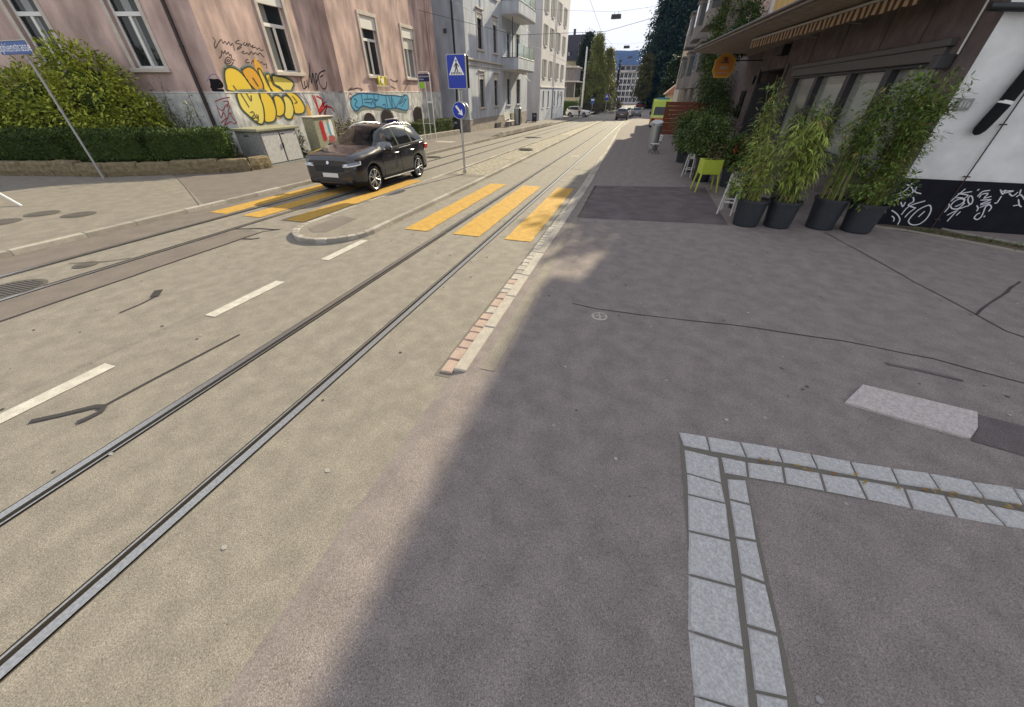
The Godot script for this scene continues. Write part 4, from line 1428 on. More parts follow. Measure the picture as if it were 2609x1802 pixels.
func gable_house(called: String, label: String, x0: float, x1: float, s0: float, s1: float, eave: float, ridge: float, wm: Material, rm: Material, inset: float) -> Node3D:
	var h := thing(called, label, "house")
	var b := gy(s0) - 1.0
	var mb := MB.new()
	wall_mb(mb, frame_cam(s0), x0, x1, b, eave, [])
	wall_mb(mb, frame_far(s1), -x1, -x0, b, eave, [])
	wall_mb(mb, frame_left(x1), s0, s1, b, eave, [])
	wall_mb(mb, frame_right(x0), -s1, -s0, b, eave, [])
	part("wall", mb, wm, h)
	var r := MB.new()
	var o := 0.5
	var c := W((x0 + x1) * 0.5, eave, (s0 + s1) * 0.5)
	var hx := (x1 - x0) * inset
	var hs := (s1 - s0) * 0.28
	var q := [W(x0 - o, eave, s0 - o), W(x1 + o, eave, s0 - o), W(x1 + o, eave, s1 + o), W(x0 - o, eave, s1 + o)]
	var t := [W(x0 + hx, ridge, s0 + hs), W(x1 - hx, ridge, s0 + hs), W(x1 - hx, ridge, s1 - hs), W(x0 + hx, ridge, s1 - hs)]
	for k in 4:
		r.oquad(q[k], q[(k + 1) % 4], t[(k + 1) % 4], t[k], c)
	r.oquad(t[0], t[1], t[2], t[3], c)
	r.oquad(q[0], q[1], q[2], q[3], c + Vector3.UP)
	part("roof", r, rm, h)
	return h

func build_far_left() -> void:
	var v := gable_house("villa", "cream villa with a steep dark slate roof behind the white house", -33, -18.2, 126, 140, 9.2, 14.9, M.cream_stucco, M.roof_tile, 0.07)
	var F := frame_cam(126)
	for q in [[-22.3, 5.6], [-25.0, 5.6], [-20.2, 1.6], [-23.0, 1.6]]:
		window(v, F, q[0], q[0] + 1.2, q[1], q[1] + 2.2, {"depth": -0.02, "surround": 0.2, "smat": M.sandstone, "glass": M.glass_sky})
	for x in [-22.8, -19.9]:
		var d := MB.new()
		d.bx(W(x, 10.1, 126.2), W(x + 1.1, 11.2, 128), 0.02)
		var dm := part("dormer", d, M.roof_tile, v)
		var dw := MB.new()
		dw.bx(W(x + 0.2, 10.2, 126.17), W(x + 0.9, 11.0, 126.19))
		part("pane", dw, M.glass_curtain, dm)
	var ch := MB.new()
	ch.bx(W(-22.2, 14.5, 131), W(-21.6, 16.2, 131.6))
	part("chimney", ch, M.roof_tile, v)
	# garden pavilion and hedge at the side street
	var pv := thing("garden_pavilion", "low cream annexe with a light flat canopy beside the villa", "annexe")
	var pm := MB.new()
	wall_mb(pm, frame_cam(101), -24, -15.6, -3.0, 1.2, [])
	wall_mb(pm, frame_left(-15.6), 101, 108, -3.0, 1.2, [])
	part("wall", pm, M.cream_stucco, pv)
	var pr := MB.new()
	pr.bx(W(-24.5, 4.0, 100), W(-15.2, 4.25, 108.5), 0.03)
	pr.bx(W(-24.5, 6.6, 101), W(-15.6, 6.9, 108.5), 0.03)
	part("canopy", pr, M.sandstone, pv)
	var pg := MB.new()
	pg.bx(W(-24, 1.2, 101.4), W(-15.8, 4.0, 107.5))
	part("glazing", pg, M.glass_dark, pv)
	var pp := MB.new()
	pp.bx(W(-24, 4.25, 101.4), W(-15.8, 6.6, 107.5))
	part("upper_wall", pp, M.grey_stucco, pv)
	for x in [-22.0, -20.0, -18.0, -16.0]:
		var po := MB.new()
		po.bx(W(x, 1.2, 101.2), W(x + 0.16, 4.0, 101.36))
		part("post", po, M.sandstone, pv)
	# iron fence in front of the trees
	var fe := thing("iron_fence", "dark iron bar fence under the tall trees", "fence")
	var k := 0
	while k < 46:
		var b := MB.new()
		b.tube([W(-16.0 + k * 0.2, -2.1, 108), W(-16.0 + k * 0.2, 0.0, 108)], 0.03, 5)
		part("bar", b, M.black_metal, fe)
		k += 1
	var fr := MB.new()
	fr.bx(W(-16.1, -0.25, 107.97), W(-6.8, -0.18, 108.03))
	fr.bx(W(-16.1, -1.95, 107.97), W(-6.8, -1.88, 108.03))
	part("rail", fr, M.black_metal, fe)
	hedge("clipped_hedge", "tall clipped green hedge beside the white car", -17.6, -13.6, 92.4, 95.4, -1.85, 0.6, 2600, 0.14, Color(0.05, 0.11, 0.025), Color(0.11, 0.19, 0.04), 31)
	var far := gable_house("grey_townhouse", "dark grey house half hidden beyond the tall left trees", -24, -14.6, 176, 192, 10.6, 13.5, M.grey_stucco, M.roof_tile, 0.28)
	for i in 3:
		for j in 3:
			window(far, frame_cam(176), -18.2 + i * 1.3, -17.5 + i * 1.3, 0.5 + j * 3.2, 2.2 + j * 3.2, {"depth": -0.02, "surround": 0.1, "glass": M.glass_sky, "mullion": false})

func build_far_end() -> void:
	var h := thing("office_block", "long white office block closing the far end of the street", "office block")
	var F := frame_cam(206)
	var x0 := -17.0
	var x1 := 0.2
	var b := MB.new()
	var holes := []
	for f in 5:
		for k in 9:
			var u := -15.9 + k * 1.75
			holes.append([u, u + 1.3, -1.5 + f * 2.2, 0.1 + f * 2.2])
	wall_mb(b, F, x0, x1, -3.5, 9.3, holes, 0.4)
	wall_mb(b, frame_left(x1), 206, 222, -3.5, 9.3, [])
	wall_mb(b, frame_right(x0), -222, -206, -3.5, 9.3, [])
	part("wall", b, M.white_stucco, h)
	flat_roof(h, [[x0 - 0.3, 205.6], [x1 + 0.3, 205.6], [x1 + 0.3, 222], [x0 - 0.3, 222]], 9.3, M.white_stucco, 0.5)
	for q in holes:
		var p := MB.new()
		p.xf = F
		p.bx(Vector3(q[0] - 0.05, q[2] - 0.05, -0.42), Vector3(q[1] + 0.05, q[3] + 0.05, -0.38))
		var w := part("window", p, M.glass_sky if rng.randf() < 0.5 else M.glass_dark, h)
		var fr := MB.new()
		fr.xf = F
		fr.bx(Vector3((q[0] + q[1]) * 0.5 - 0.05, q[2], -0.38), Vector3((q[0] + q[1]) * 0.5 + 0.05, q[3], -0.32))
		part("frame", fr, M.window_white, w)
	var at := MB.new()
	at.bx(W(-14.0, 9.8, 209), W(-3.0, 11.8, 220))
	part("attic_storey", at, M.grey_stucco, h)
	for k in 4:
		var p := MB.new()
		p.bx(W(-12.8 + k * 2.4, 10.2, 208.96), W(-11.2 + k * 2.4, 11.4, 208.99))
		part("attic_window", p, M.glass_dark, h)
	# wooded ridge far behind the town
	var hill := struct("hill")
	var mb := MB.new()
	var nz := FastNoiseLite.new()
	nz.seed = 9
	nz.frequency = 0.004
	var rows := []
	for i in 9:
		var row := []
		for j in 61:
			var x := -1500.0 + j * 50.0
			var t := i / 8.0
			var hh := (166.0 + 26.0 * nz.get_noise_2d(x * 0.6, 3.0) + 5.0 * nz.get_noise_2d(x * 6.0, 9.0)) * sin(t * PI * 0.5)
			row.append(W(x, -6.0 + hh + (4.0 * nz.get_noise_2d(x * 5.0, i * 90.0) if i > 0 else 0.0), 1500.0 + t * 700.0))
		rows.append(row)
	for i in 8:
		for j in 60:
			mb.oquad(rows[i][j], rows[i][j + 1], rows[i + 1][j + 1], rows[i + 1][j], rows[i][j] - Vector3(0, 500, 100))
	mat("forest", 0.03, 0.045, 0.035, 1.0).specular_mode = BaseMaterial3D.SPECULAR_DISABLED
	part("slope", mb, M.forest, hill)

# ---- the restaurant on the right --------------------------------------------------------------------------
func build_cafe() -> void:
	var h := thing("restaurant_building", "dark restaurant front with pale side wall at the corner", "building")
	var F := frame_right(5.6)
	var S := frame_cam(10.4)
	var top := 15.1
	# street front: door opening and window band
	var holes := [[-26.6, -22.0, -1.0, 3.1], [-20.75, -11.35, 0.55, 2.98]]
	var w := MB.new()
	wall_mb(w, F, -36.4, -10.4, -1.2, 4.25, holes, 0.35)
	part("front_wall", w, M.cafe_wall, h)
	var sd := MB.new()
	wall_mb(sd, S, 5.6, 24.0, 0.78, top, [])
	part("side_wall", sd, M.side_wall, h)
	var bp := MB.new()
	wall_mb(bp, S, 5.56, 24.0, -1.2, 0.78, [], 0.2, 0.03)
	part("black_plinth", bp, M.black_plinth, h)
	var bk := MB.new()
	wall_mb(bk, frame_far(36.4), -24.0, -5.6, -1.5, top, [])
	wall_mb(bk, frame_left(24.0), 10.4, 36.4, -1.5, top, [])
	part("rear_wall", bk, M.beige_stucco, h)
	# joints between the wall panels above the openings
	var jn := MB.new()
	for s in [12.6, 14.4, 17.0, 19.6, 22.6, 25.2, 27.6]:
		jn.bx(W(5.585, 3.1, s - 0.012), W(5.6, 4.2, s + 0.012))
	part("panel_joint", jn, M.dark_room, h)
	# upper storey of ochre boards in a pale frame, set over the canopy
	var x := 10.5
	while x < 28.0:
		var b := MB.new()
		b.bx(W(5.5, 4.4, x), W(5.62, 8.2, x + 0.98), 0.012)
		part("board", b, M.ochre_board, h)
		x += 1.0
	var uf := MB.new()
	uf.bx(W(5.42, 4.4, 28.02), W(5.66, 8.6, 28.6), 0.02)
	uf.bx(W(5.42, 8.2, 10.4), W(5.66, 8.6, 28.02), 0.02)
	part("pale_frame", uf, M.white_stucco, h)
	var uw := MB.new()
	wall_mb(uw, F, -36.4, -10.4, 4.25, top, [], 0.2, -0.04)
	part("upper_wall", uw, M.pink_stucco, h)
	flat_roof(h, [[5.15, 9.9], [24.4, 9.9], [24.4, 36.4], [5.15, 36.4]], top, M.roof_tile, 0.25)
	# canopy slab with a thin dark edge
	var cn := MB.new()
	var ca := W(3.75, 4.0, 10.2)
	var cb := W(2.15, 4.0, 27.3)
	var cc := W(5.62, 4.0, 31.5)
	var cd := W(5.62, 4.0, 10.2)
	var up := Vector3(0, 0.16, 0)
	var cen := (ca + cb + cc + cd) * 0.25 + up * 0.5
	cn.oquad(ca, cb, cc, cd, cen)
	cn.oquad(ca + up, cb + up, cc + up, cd + up, cen)
	for q in [[ca, cb], [cb, cc], [cd, ca]]:
		cn.oquad(q[0], q[1], q[1] + up, q[0] + up, cen)
	var can := part("canopy", cn, M.soffit, h)
	var ce := MB.new()
	ce.tube([ca + up * 0.75 + Vector3(-0.03, 0, 0), cb + up * 0.75 + Vector3(-0.03, 0, 0)], 0.05, 8)
	ce.tube([ca + up * 0.1, cb + up * 0.1], 0.03, 8)
	part("edge_trim", ce, M.downpipe_brown, can)
	# window band: frames, panes, blinds
	var band := MB.new()
	band.bx(W(5.5, 2.75, 11.3), W(5.72, 2.98, 20.8), 0.01)
	band.bx(W(5.46, 2.98, 11.2), W(5.7, 3.1, 20.9), 0.01)
	band.bx(W(5.5, 0.55, 11.3), W(5.72, 0.65, 20.8), 0.01)
	part("window_head", band, M.head_grey, h)
	for q in [[11.35, 13.4], [13.4, 15.6], [15.6, 18.2], [18.2, 20.75]]:
		var p := MB.new()
		p.bx(W(5.8, 0.65, q[0] + 0.1), W(5.82, 2.75, q[1] - 0.1))
		var wd := part("window", p, M.glass_cafe, h)
		var f := MB.new()
		f.bx(W(5.62, 0.65, q[0]), W(5.84, 2.75, q[0] + 0.14), 0.01)
		f.bx(W(5.62, 0.65, q[1] - 0.14), W(5.84, 2.75, q[1]), 0.01)
		f.bx(W(5.62, 0.65, q[0] + 0.14), W(5.84, 0.75, q[1] - 0.14), 0.01)
		f.bx(W(5.62, 2.68, q[0] + 0.14), W(5.84, 2.75, q[1] - 0.14), 0.01)
		part("frame", f, M.window_dark, wd)
		var bl := MB.new()
		bl.bx(W(5.79, 2.45, q[0] + 0.18), W(5.797, 2.74, q[1] - 0.18))
		part("blind", bl, M.glass_curtain, wd)
	var bt := MB.new()
	bt.bx(W(5.77, 0.7, 18.6), W(5.79, 1.75, 19.5))
	part("poster", bt, M.window_dark, h)
	# dark open entrance
	var dr := MB.new()
	dr.bx(W(9.0, -1.0, 22.0), W(9.1, 3.1, 26.6))
	dr.bx(W(5.95, -1.0, 21.95), W(9.0, 3.15, 22.0))
	dr.bx(W(5.95, -1.0, 26.6), W(9.0, 3.15, 26.65))
	dr.bx(W(5.95, 3.1, 22.0), W(9.0, 3.15, 26.6))
	part("entrance_recess", dr, M.dark_room, h)
	var df := MB.new()
	df.bx(W(5.5, -1.0, 26.6), W(5.68, 3.2, 26.78), 0.01)
	df.bx(W(5.5, -1.0, 21.82), W(5.68, 3.2, 22.0), 0.01)
	part("door_frame", df, M.head_grey, h)
	var dd := MB.new()
	dd.bx(W(5.2, -0.5, 24.9), W(5.9, 2.6, 24.95), 0.01)
	part("door_leaf", dd, M.window_dark, h)
	# lettering board beside the door and small fittings
	var nb := MB.new()
	nb.bx(W(5.52, 1.0, 28.6), W(5.6, 2.3, 29.6), 0.01)
	part("menu_case", nb, M.spray_black, h)
	var sp := MB.new()
	sp.bx(W(5.3, 3.55, 22.6), W(5.6, 3.9, 23.4), 0.02)
	sp.bx(W(5.45, 2.6, 27.2), W(5.6, 2.95, 27.6), 0.02)
	part("loudspeaker", sp, M.black_metal, h)
	# the wall lamp with its conduit at the corner
	var lp := thing("wall_lamp", "boxy dark wall lamp on a pale conduit by the corner", "lamp")
	var l1 := MB.new()
	l1.bx(W(5.32, 2.62, 10.98), W(5.58, 2.84, 11.22), 0.015)
	part("housing", l1, M.window_dark, lp)
	var l2 := MB.new()
	l2.tube([W(5.56, 2.84, 10.94), W(5.56, 3.96, 10.94)], 0.018, 8)
	part("conduit", l2, M.window_white, lp)
	# roller awning under the canopy: cassette, striped valance
	var aw := thing("striped_awning", "rolled tan and brown striped awning under the canopy", "awning")
	var a0 := W(4.86, 3.98, 11.6)
	var a1 := W(3.72, 3.98, 20.8)
	var k := MB.new()
	k.tube([a0 + Vector3(0.12, -0.06, 0), a1 + Vector3(0.12, -0.06, 0)], 0.075, 10)
	part("roller", k, M.awning_brown, aw)
	var br := MB.new()
	br.tube([a0 + Vector3(-0.02, -0.06, 0), a1 + Vector3(-0.02, -0.06, 0)], 0.04, 8)
	part("front_bar", br, M.bar_grey, aw)
	var n := 74
	for i in n:
		var p0 := a0.lerp(a1, float(i) / n) + Vector3(-0.03, -0.1, 0)
		var p1 := a0.lerp(a1, float(i + 1) / n) + Vector3(-0.03, -0.1, 0)
		var wv := Vector3(0.02 * sin(i * 0.9), 0, 0)
		var wv1 := Vector3(0.02 * sin((i + 1) * 0.9), 0, 0)
		var drop0 := Vector3(0, -0.2 - 0.025 * absf(sin(i * 0.8)), 0)
		var drop1 := Vector3(0, -0.2 - 0.025 * absf(sin((i + 1) * 0.8)), 0)
		var va := MB.new()
		va.quad(p0, p1, p1 + drop1 + wv1, p0 + drop0 + wv)
		va.quad(p0 + Vector3(0.012, 0, 0), p1 + Vector3(0.012, 0, 0), p1 + drop1 + wv1 + Vector3(0.004, 0, 0), p0 + drop0 + wv + Vector3(0.004, 0, 0))
		part("valance_stripe", va, M.awning_tan if i % 2 else M.awning_brown, aw)
	for t in [0.12, 0.5, 0.88]:
		var q := a0.lerp(a1, t)
		var am := MB.new()
		am.tube([q + Vector3(0, -0.05, 0), W(5.6, 3.85, -q.z)], 0.025, 6)
		part("arm", am, M.bar_grey, aw)
	# amber hanging sign
	var sg := thing("hanging_sign", "amber and yellow shield-shaped inn sign hanging under the canopy", "sign")
	var sm := MB.new()
	var sp2 := PackedVector2Array([Vector2(-0.52, -0.2), Vector2(-0.34, -0.5), Vector2(0.34, -0.5), Vector2(0.52, -0.2), Vector2(0.5, 0.28), Vector2(0.32, 0.42), Vector2(0.22, 0.52), Vector2(-0.22, 0.52), Vector2(-0.32, 0.42), Vector2(-0.5, 0.28)])
	sm.xf = Transform3D(Basis.IDENTITY, W(3.78, 3.37, 27.0))
	sm.poly(sp2, 0.06, 0.12)
	part("panel", sm, M.beer_yellow, sg)
	var si := MB.new()
	si.xf = Transform3D(Basis.IDENTITY, W(3.78, 3.37, 27.0))
	var inner := PackedVector2Array()
	for q in sp2:
		inner.append(q * 0.84)
	si.poly(inner, 0.064)
	part("inner_field", si, M.beer_orange, sg)
	var se := MB.new()
	se.xf = Transform3D(Basis.IDENTITY, W(3.78, 3.37, 27.0))
	for q in [[-0.12, 0.22, 0.06, 0.38], [-0.02, 0.2, 0.12, 0.34], [-0.2, 0.12, 0.2, 0.2]]:
		se.bx(Vector3(q[0], q[1], 0.066), Vector3(q[2], q[3], 0.069))
	part("crest", se, M.beer_brown, sg)
	var sb := MB.new()
	sb.xf = Transform3D(Basis.IDENTITY, W(3.78, 3.37, 27.0))
	sb.bx(Vector3(-0.2, -0.12, 0.066), Vector3(0.2, 0.0, 0.069))
	sb.bx(Vector3(-0.3, -0.3, 0.066), Vector3(0.3, -0.26, 0.069))
	part("pale_band", sb, M.awning_tan, sg)
	var sk := MB.new()
	sk.tube([W(4.3, 3.6, 27.0), W(5.6, 3.6, 27.0)], 0.025, 6)
	part("bracket", sk, M.black_metal, sg)
	# things on the pale side wall
	var cable := thing("wall_cable", "thin dark vertical cable clipped to the pale side wall", "cable")
	var cm := MB.new()
	cm.tube([W(6.58, -0.18, 10.35), W(6.58, 0.78, 10.35), W(6.58, 6.0, 10.37)], 0.011, 6)
	part("line", cm, M.spray_brown, cable)
	for y in [0.0, 0.85, 1.75, 2.6, 3.4]:
		var cl := MB.new()
		cl.bx(W(6.53, y, 10.33), W(6.63, y + 0.02, 10.37))
		part("clip", cl, M.spray_brown, cable)
	var pl := thing("number_plate", "small slate-blue enamel plate on the pale side wall", "plate")
	var pm := MB.new()
	pm.bx(W(5.69, 1.98, 10.36), W(5.93, 2.16, 10.39), 0.006)
	part("plate", pm, M.cabinet_dark, pl)
	var pt := MB.new()
	for q in [[5.74, 2.02, 0.04, 0.1], [5.8, 2.02, 0.03, 0.1], [5.85, 2.02, 0.04, 0.08]]:
		pt.bx(W(q[0], q[1], 10.352), W(q[0] + q[2], q[1] + q[3], 10.359))
	part("worn_print", pt, M.steel_grey, pl)
	var tb := thing("black_sleeve", "long black padded sleeve with white band hanging on pale wall", "sleeve")
	var tm := MB.new()
	tm.tube([W(6.62, 3.9, 10.27), W(6.5, 3.1, 10.27), W(6.39, 2.5, 10.27), W(6.33, 2.05, 10.27), W(6.28, 1.85, 10.27), W(6.235, 1.68, 10.27), W(6.215, 1.615, 10.27), W(6.207, 1.59, 10.27)], [0.1, 0.1, 0.1, 0.1, 0.1, 0.092, 0.062, 0.02], 14)
	part("cover", tm, M.black_rubber, tb)
	var tw := MB.new()
	tw.tube([W(6.345, 2.13, 10.27), W(6.335, 2.08, 10.27)], 0.103, 14)
	part("white_band", tw, M.white_plastic, tb)
	var hook := MB.new()
	hook.tube([W(6.5, 3.1, 10.27), W(6.5, 3.12, 10.42)], 0.02, 6)
	part("hook", hook, M.black_metal, tb)
	var gu := thing("overhead_pipe", "dark horizontal pipe crossing the top of the pale wall", "pipe")
	var gm := MB.new()
	gm.tube([W(5.3, 3.42, 10.3), W(5.9, 3.38, 10.28), W(9.5, 3.3, 10.28)], 0.06, 10)
	part("pipe", gm, M.black_metal, gu)
	tag_strokes(h, "chalk_tag", S, CHALK, 0.022, M.chalk, 0.033)
	tag_strokes(h, "chalk_tag", S, CHALK2, 0.02, M.chalk, 0.033)
	# stone edging and weeds along the wall foot
	var ed := struct("wall_edging")
	var es := [[5.2, 10.1], [5.9, 9.85], [6.5, 9.45], [7.1, 8.9], [7.9, 8.5], [9.4, 8.2]]
	for i in es.size() - 1:
		part("edging_stone", stone4([es[i][0], es[i][1]], [es[i + 1][0], es[i + 1][1]], [es[i + 1][0] + 0.03, es[i + 1][1] + 0.07], [es[i][0] + 0.03, es[i][1] + 0.07], 0.06, 0.003), M.granite, ed)
	var e2 := [[6.7, 10.25], [7.1, 9.75], [7.5, 9.4], [8.1, 9.3], [9.4, 9.2]]
	for i in e2.size() - 1:
		part("edging_stone", stone4([e2[i][0], e2[i][1]], [e2[i + 1][0], e2[i + 1][1]], [e2[i + 1][0] + 0.03, e2[i + 1][1] + 0.07], [e2[i][0] + 0.03, e2[i][1] + 0.07], 0.07, 0.003), M.granite, ed)
	part("gravel_bed", sheet([[5.3, 10.12], [6.5, 9.5], [7.1, 8.97], [9.4, 8.27], [9.4, 9.2], [7.5, 9.4], [6.7, 10.25], [6.7, 10.36], [5.6, 10.36]], 0.036), M.earth, ed)
	var wd2 := thing("moss_weeds", "low green weeds and moss along the black wall foot", "weeds")
	var wm := MB.new()
	for i in 700:
		var t := rng.randf()
		var xx := lerpf(6.1, 8.6, t)
		var ss := lerpf(9.95, 8.75, t) + rng.randf_range(-0.12, 0.3)
		var d := Vector3(rng.randf_range(-1, 1), rng.randf_range(0.2, 0.9), rng.randf_range(-1, 1)).normalized()
		leaf(wm, G(xx, ss, 0.035), d, Vector3.UP, rng.randf_range(0.03, 0.09), 0.02, Color(0.05, 0.1, 0.02).lerp(Color(0.16, 0.1, 0.04), rng.randf() * rng.randf()))
	part("foliage", wm, M.leaf, wd2)
	wd2.set_meta("kind", "stuff")

# ---- the houses beyond the restaurant ---------------------------------------------------------------------
func build_right_row() -> void:
	var h := thing("bay_house", "grey house with stacked bay windows and ivy above the terrace", "house")
	var F := frame_right(4.5)
	var top := 13.3
	var mb := MB.new()
	wall_mb(mb, F, -60.0, -36.5, -1.5, top, [])
	wall_mb(mb, frame_cam(36.5), 4.5, 20.0, -1.5, top, [])
	wall_mb(mb, frame_far(60.0), -20.0, -4.5, -2.0, top, [])
	part("wall", mb, M.grey_stucco, h)
	flat_roof(h, [[4.1, 36.3], [20, 36.3], [20, 60.3], [4.1, 60.3]], top, M.roof_tile)
	# steep gable over the first bay
	var gb := MB.new()
	var ap := W(4.8, 17.2, 46.6)
	var ap2 := W(14.0, 17.2, 46.6)
	var g0 := W(4.3, top, 42.2)
	var g1 := W(4.3, top, 51.0)
	var g2 := W(14, top, 42.2)
	var g3 := W(14, top, 51.0)
	var gc := W(9, top, 46.5)
	gb.oquad(g0, ap, ap2, g2, gc)
	gb.oquad(g1, ap, ap2, g3, gc)
	gb.oquad(g0, g1, ap, ap, gc)
	gb.oquad(g2, g3, ap2, ap2, gc)
	part("gable", gb, M.roof_tile, h)
	for k in 3:
		var ch := MB.new()
		ch.bx(W(5.4 + k * 0.4, top, 52.5 + k * 2.6), W(6.6 + k * 0.4, top + 2.2, 53.4 + k * 2.6), 0.02)
		part("chimney", ch, M.grey_stucco, h)
	for s in [38.0, 47.0, 55.0]:
		for y in [2.6, 6.3, 10.0]:
			if y > 9.0 and s > 40.0:
				continue
			var b := MB.new()
			var q := [W(4.5, y, s), W(3.35, y, s + 0.9), W(3.35, y, s + 2.9), W(4.5, y, s + 3.8)]
			var hh := Vector3(0, 2.7, 0)
			var cc := W(4.5, y + 1.3, s + 1.9)
			for i in 3:
				b.oquad(q[i], q[i + 1], q[i + 1] + hh, q[i] + hh, cc)
			b.oquad(q[0], q[1], q[2], q[3], cc)
			b.oquad(q[0] + hh, q[1] + hh, q[2] + hh, q[3] + hh, cc)
			var bay := part("bay_window", b, M.grey_stucco, h)
			for i in 3:
				var a: Vector3 = q[i].lerp(q[i + 1], 0.14)
				var d: Vector3 = q[i].lerp(q[i + 1], 0.86)
				var o: Vector3 = ((a + d) * 0.5 - W(5.6, y, s + 1.9)).normalized() * 0.02
				var p := MB.new()
				p.quad(a + o + Vector3(0, 0.9, 0), d + o + Vector3(0, 0.9, 0), d + o + Vector3(0, 2.4, 0), a + o + Vector3(0, 2.4, 0))
				part("pane", p, M.glass_sky, bay)
			var cp := MB.new()
			cp.bx(W(3.25, y + 2.7, s - 0.1), W(4.5, y + 2.85, s + 3.9), 0.03)
			cp.bx(W(3.3, y - 0.12, s - 0.05), W(4.5, y, s + 3.85), 0.03)
			part("moulding", cp, M.grey_stucco, bay)
	var h2 := gable_house("beige_house", "beige house with dark mansard roof beyond the bay house", 4.2, 16, 61, 74, 9.6, 15.0, M.beige_stucco, M.roof_tile, 0.28)
	for y in [1.2, 4.2, 7.2]:
		for s in [62.5, 65.5, 68.5, 71.5]:
			window(h2, frame_right(4.2), -s - 0.6, -s + 0.6, y, y + 1.7, {"depth": -0.02, "surround": 0.12, "glass": M.glass_sky})
	var dp := MB.new()
	dp.tube([W(4.1, -2, 61.3), W(4.1, 9.4, 61.3)], 0.07, 8)
	part("downpipe", dp, M.steel_grey, h2)
	var g3h := gable_house("red_roof_house", "low house with red tiled lean-to roof beyond the van", 3.4, 9, 76, 84, 1.9, 3.6, M.beige_stucco, M.roof_red, 0.28)

# ---- terrace plants and furniture -------------------------------------------------------------------------
func pot_mesh(r: float, hgt: float) -> ArrayMesh:
	var mb := MB.new()
	mb.lathe([[0.0, 0.0], [r * 0.8, 0.0], [r * 0.84, 0.03], [r * 0.97, hgt - 0.05], [r * 1.04, hgt - 0.05], [r * 1.04, hgt], [r * 0.97, hgt], [r * 0.94, hgt - 0.06], [0.0, hgt - 0.06]], 24)
	return mb.mesh()

# clump of canes with long drooping blades
func bamboo(parent: Node, base: Vector3, hgt: float, spread: float, culms: int, per: int, ca: Color, cb: Color, seed_: int, blade := 0.16, droop := 0.5) -> void:
	var r := RandomNumberGenerator.new()
	r.seed = seed_
	var cm := MB.new()
	var lm := MB.new()
	for i in culms:
		var f := r.randf() * TAU
		var lean := r.randf_range(0.1, 1.0) * spread
		var hh := hgt * r.randf_range(0.55, 1.0)
		var p0 := base + Vector3(cos(f), 0, sin(f)) * r.randf_range(0.02, 0.2)
		var tip := base + Vector3(cos(f) * lean, hh, sin(f) * lean)
		var pts := []
		for k in 6:
			var t := k / 5.0
			var p := p0.lerp(tip, t)
			p -= Vector3(cos(f), 0, sin(f)) * lean * 0.35 * sin(t * PI) * 0.8
			p.y = base.y + hh * (t - 0.12 * t * t * t * lean / maxf(spread, 0.1))
			pts.append(p)
		cm.tube(pts, [0.008, 0.0075, 0.006, 0.005, 0.004, 0.002], 5, false)
		for k in per:
			var t := pow(r.randf(), 0.75)
			t = 0.08 + t * 0.92
			var sgm := mini(int(t * 5.0), 4)
			var p: Vector3 = pts[sgm].lerp(pts[sgm + 1], t * 5.0 - sgm)
			var g := r.randf() * TAU
			var tw := Vector3(cos(g), r.randf_range(-0.1, 0.7), sin(g)).normalized()
			var q := p + tw * r.randf_range(0.02, 0.26) * (1.15 - t * 0.6)
			var col := ca.lerp(cb, r.randf())
			if r.randf() < 0.06:
				col = Color(0.3, 0.22, 0.08)
			for j in 3:
				var d := (tw + Vector3(r.randf_range(-0.7, 0.7), r.randf_range(-0.6, 0.3) - droop * 0.5, r.randf_range(-0.7, 0.7))).normalized()
				var l := blade * r.randf_range(0.6, 1.25)
				var up := Vector3(r.randf_range(-0.5, 0.5), 1, r.randf_range(-0.5, 0.5)).normalized()
				blade_leaf(lm, q, d, up, l, l * 0.13, col, droop)
	part("cane", cm, M.cane, parent)
	part("foliage", lm, M.leaf, parent)

func blade_leaf(mb: MB, p: Vector3, d: Vector3, up: Vector3, l: float, w: float, col: Color, droop: float) -> void:
	var sd := d.cross(up).normalized() * w * 0.5
	mb.col = col
	var a := p + d * l * 0.35
	var b := p + d * l * 0.72 - Vector3(0, l * 0.12 * droop, 0)
	var t := p + d * l * 0.95 - Vector3(0, l * 0.4 * droop, 0)
	mb.tri(p, a + sd, a - sd)
	mb.tri(a + sd, b + sd * 0.8, a - sd)
	mb.tri(b + sd * 0.8, b - sd * 0.8, a - sd)
	mb.tri(b + sd * 0.8, t, b - sd * 0.8)

# leafy mass: clumps scattered through an ellipsoid, leaves scattered about each clump
func leaf_mass(parent: Node, called: String, c: Vector3, rad: Vector3, clumps: int, per: int, l: float, ca: Color, cb: Color, seed_: int, m: Material = null, shell := 0.55) -> MeshInstance3D:
	var r := RandomNumberGenerator.new()
	r.seed = seed_
	var mb := MB.new()
	for i in clumps:
		var d := Vector3(r.randfn(), r.randfn(), r.randfn()).normalized()
		var k := lerpf(shell, 1.0, pow(r.randf(), 0.6))
		var cc := c + d * k * rad * Vector3(1, 1, 1)
		var cr := (rad.x + rad.y + rad.z) / 3.0 * r.randf_range(0.14, 0.3)
		var tone := r.randf_range(0.75, 1.2)
		for j in per:
			var e := Vector3(r.randfn(), r.randfn(), r.randfn()) * cr * 0.55
			var p := cc + e
			var dir := (e.normalized() + d * 0.6 + Vector3(r.randf_range(-0.6, 0.6), r.randf_range(-0.8, 0.5), r.randf_range(-0.6, 0.6))).normalized()
			var up := Vector3(r.randf_range(-0.7, 0.7), 1, r.randf_range(-0.7, 0.7)).normalized()
			var col := ca.lerp(cb, r.randf()) * tone
			leaf(mb, p, dir, up, l * r.randf_range(0.6, 1.3), l * r.randf_range(0.4, 0.6), col)
	return part(called, mb, m if m else M.leaf, parent)

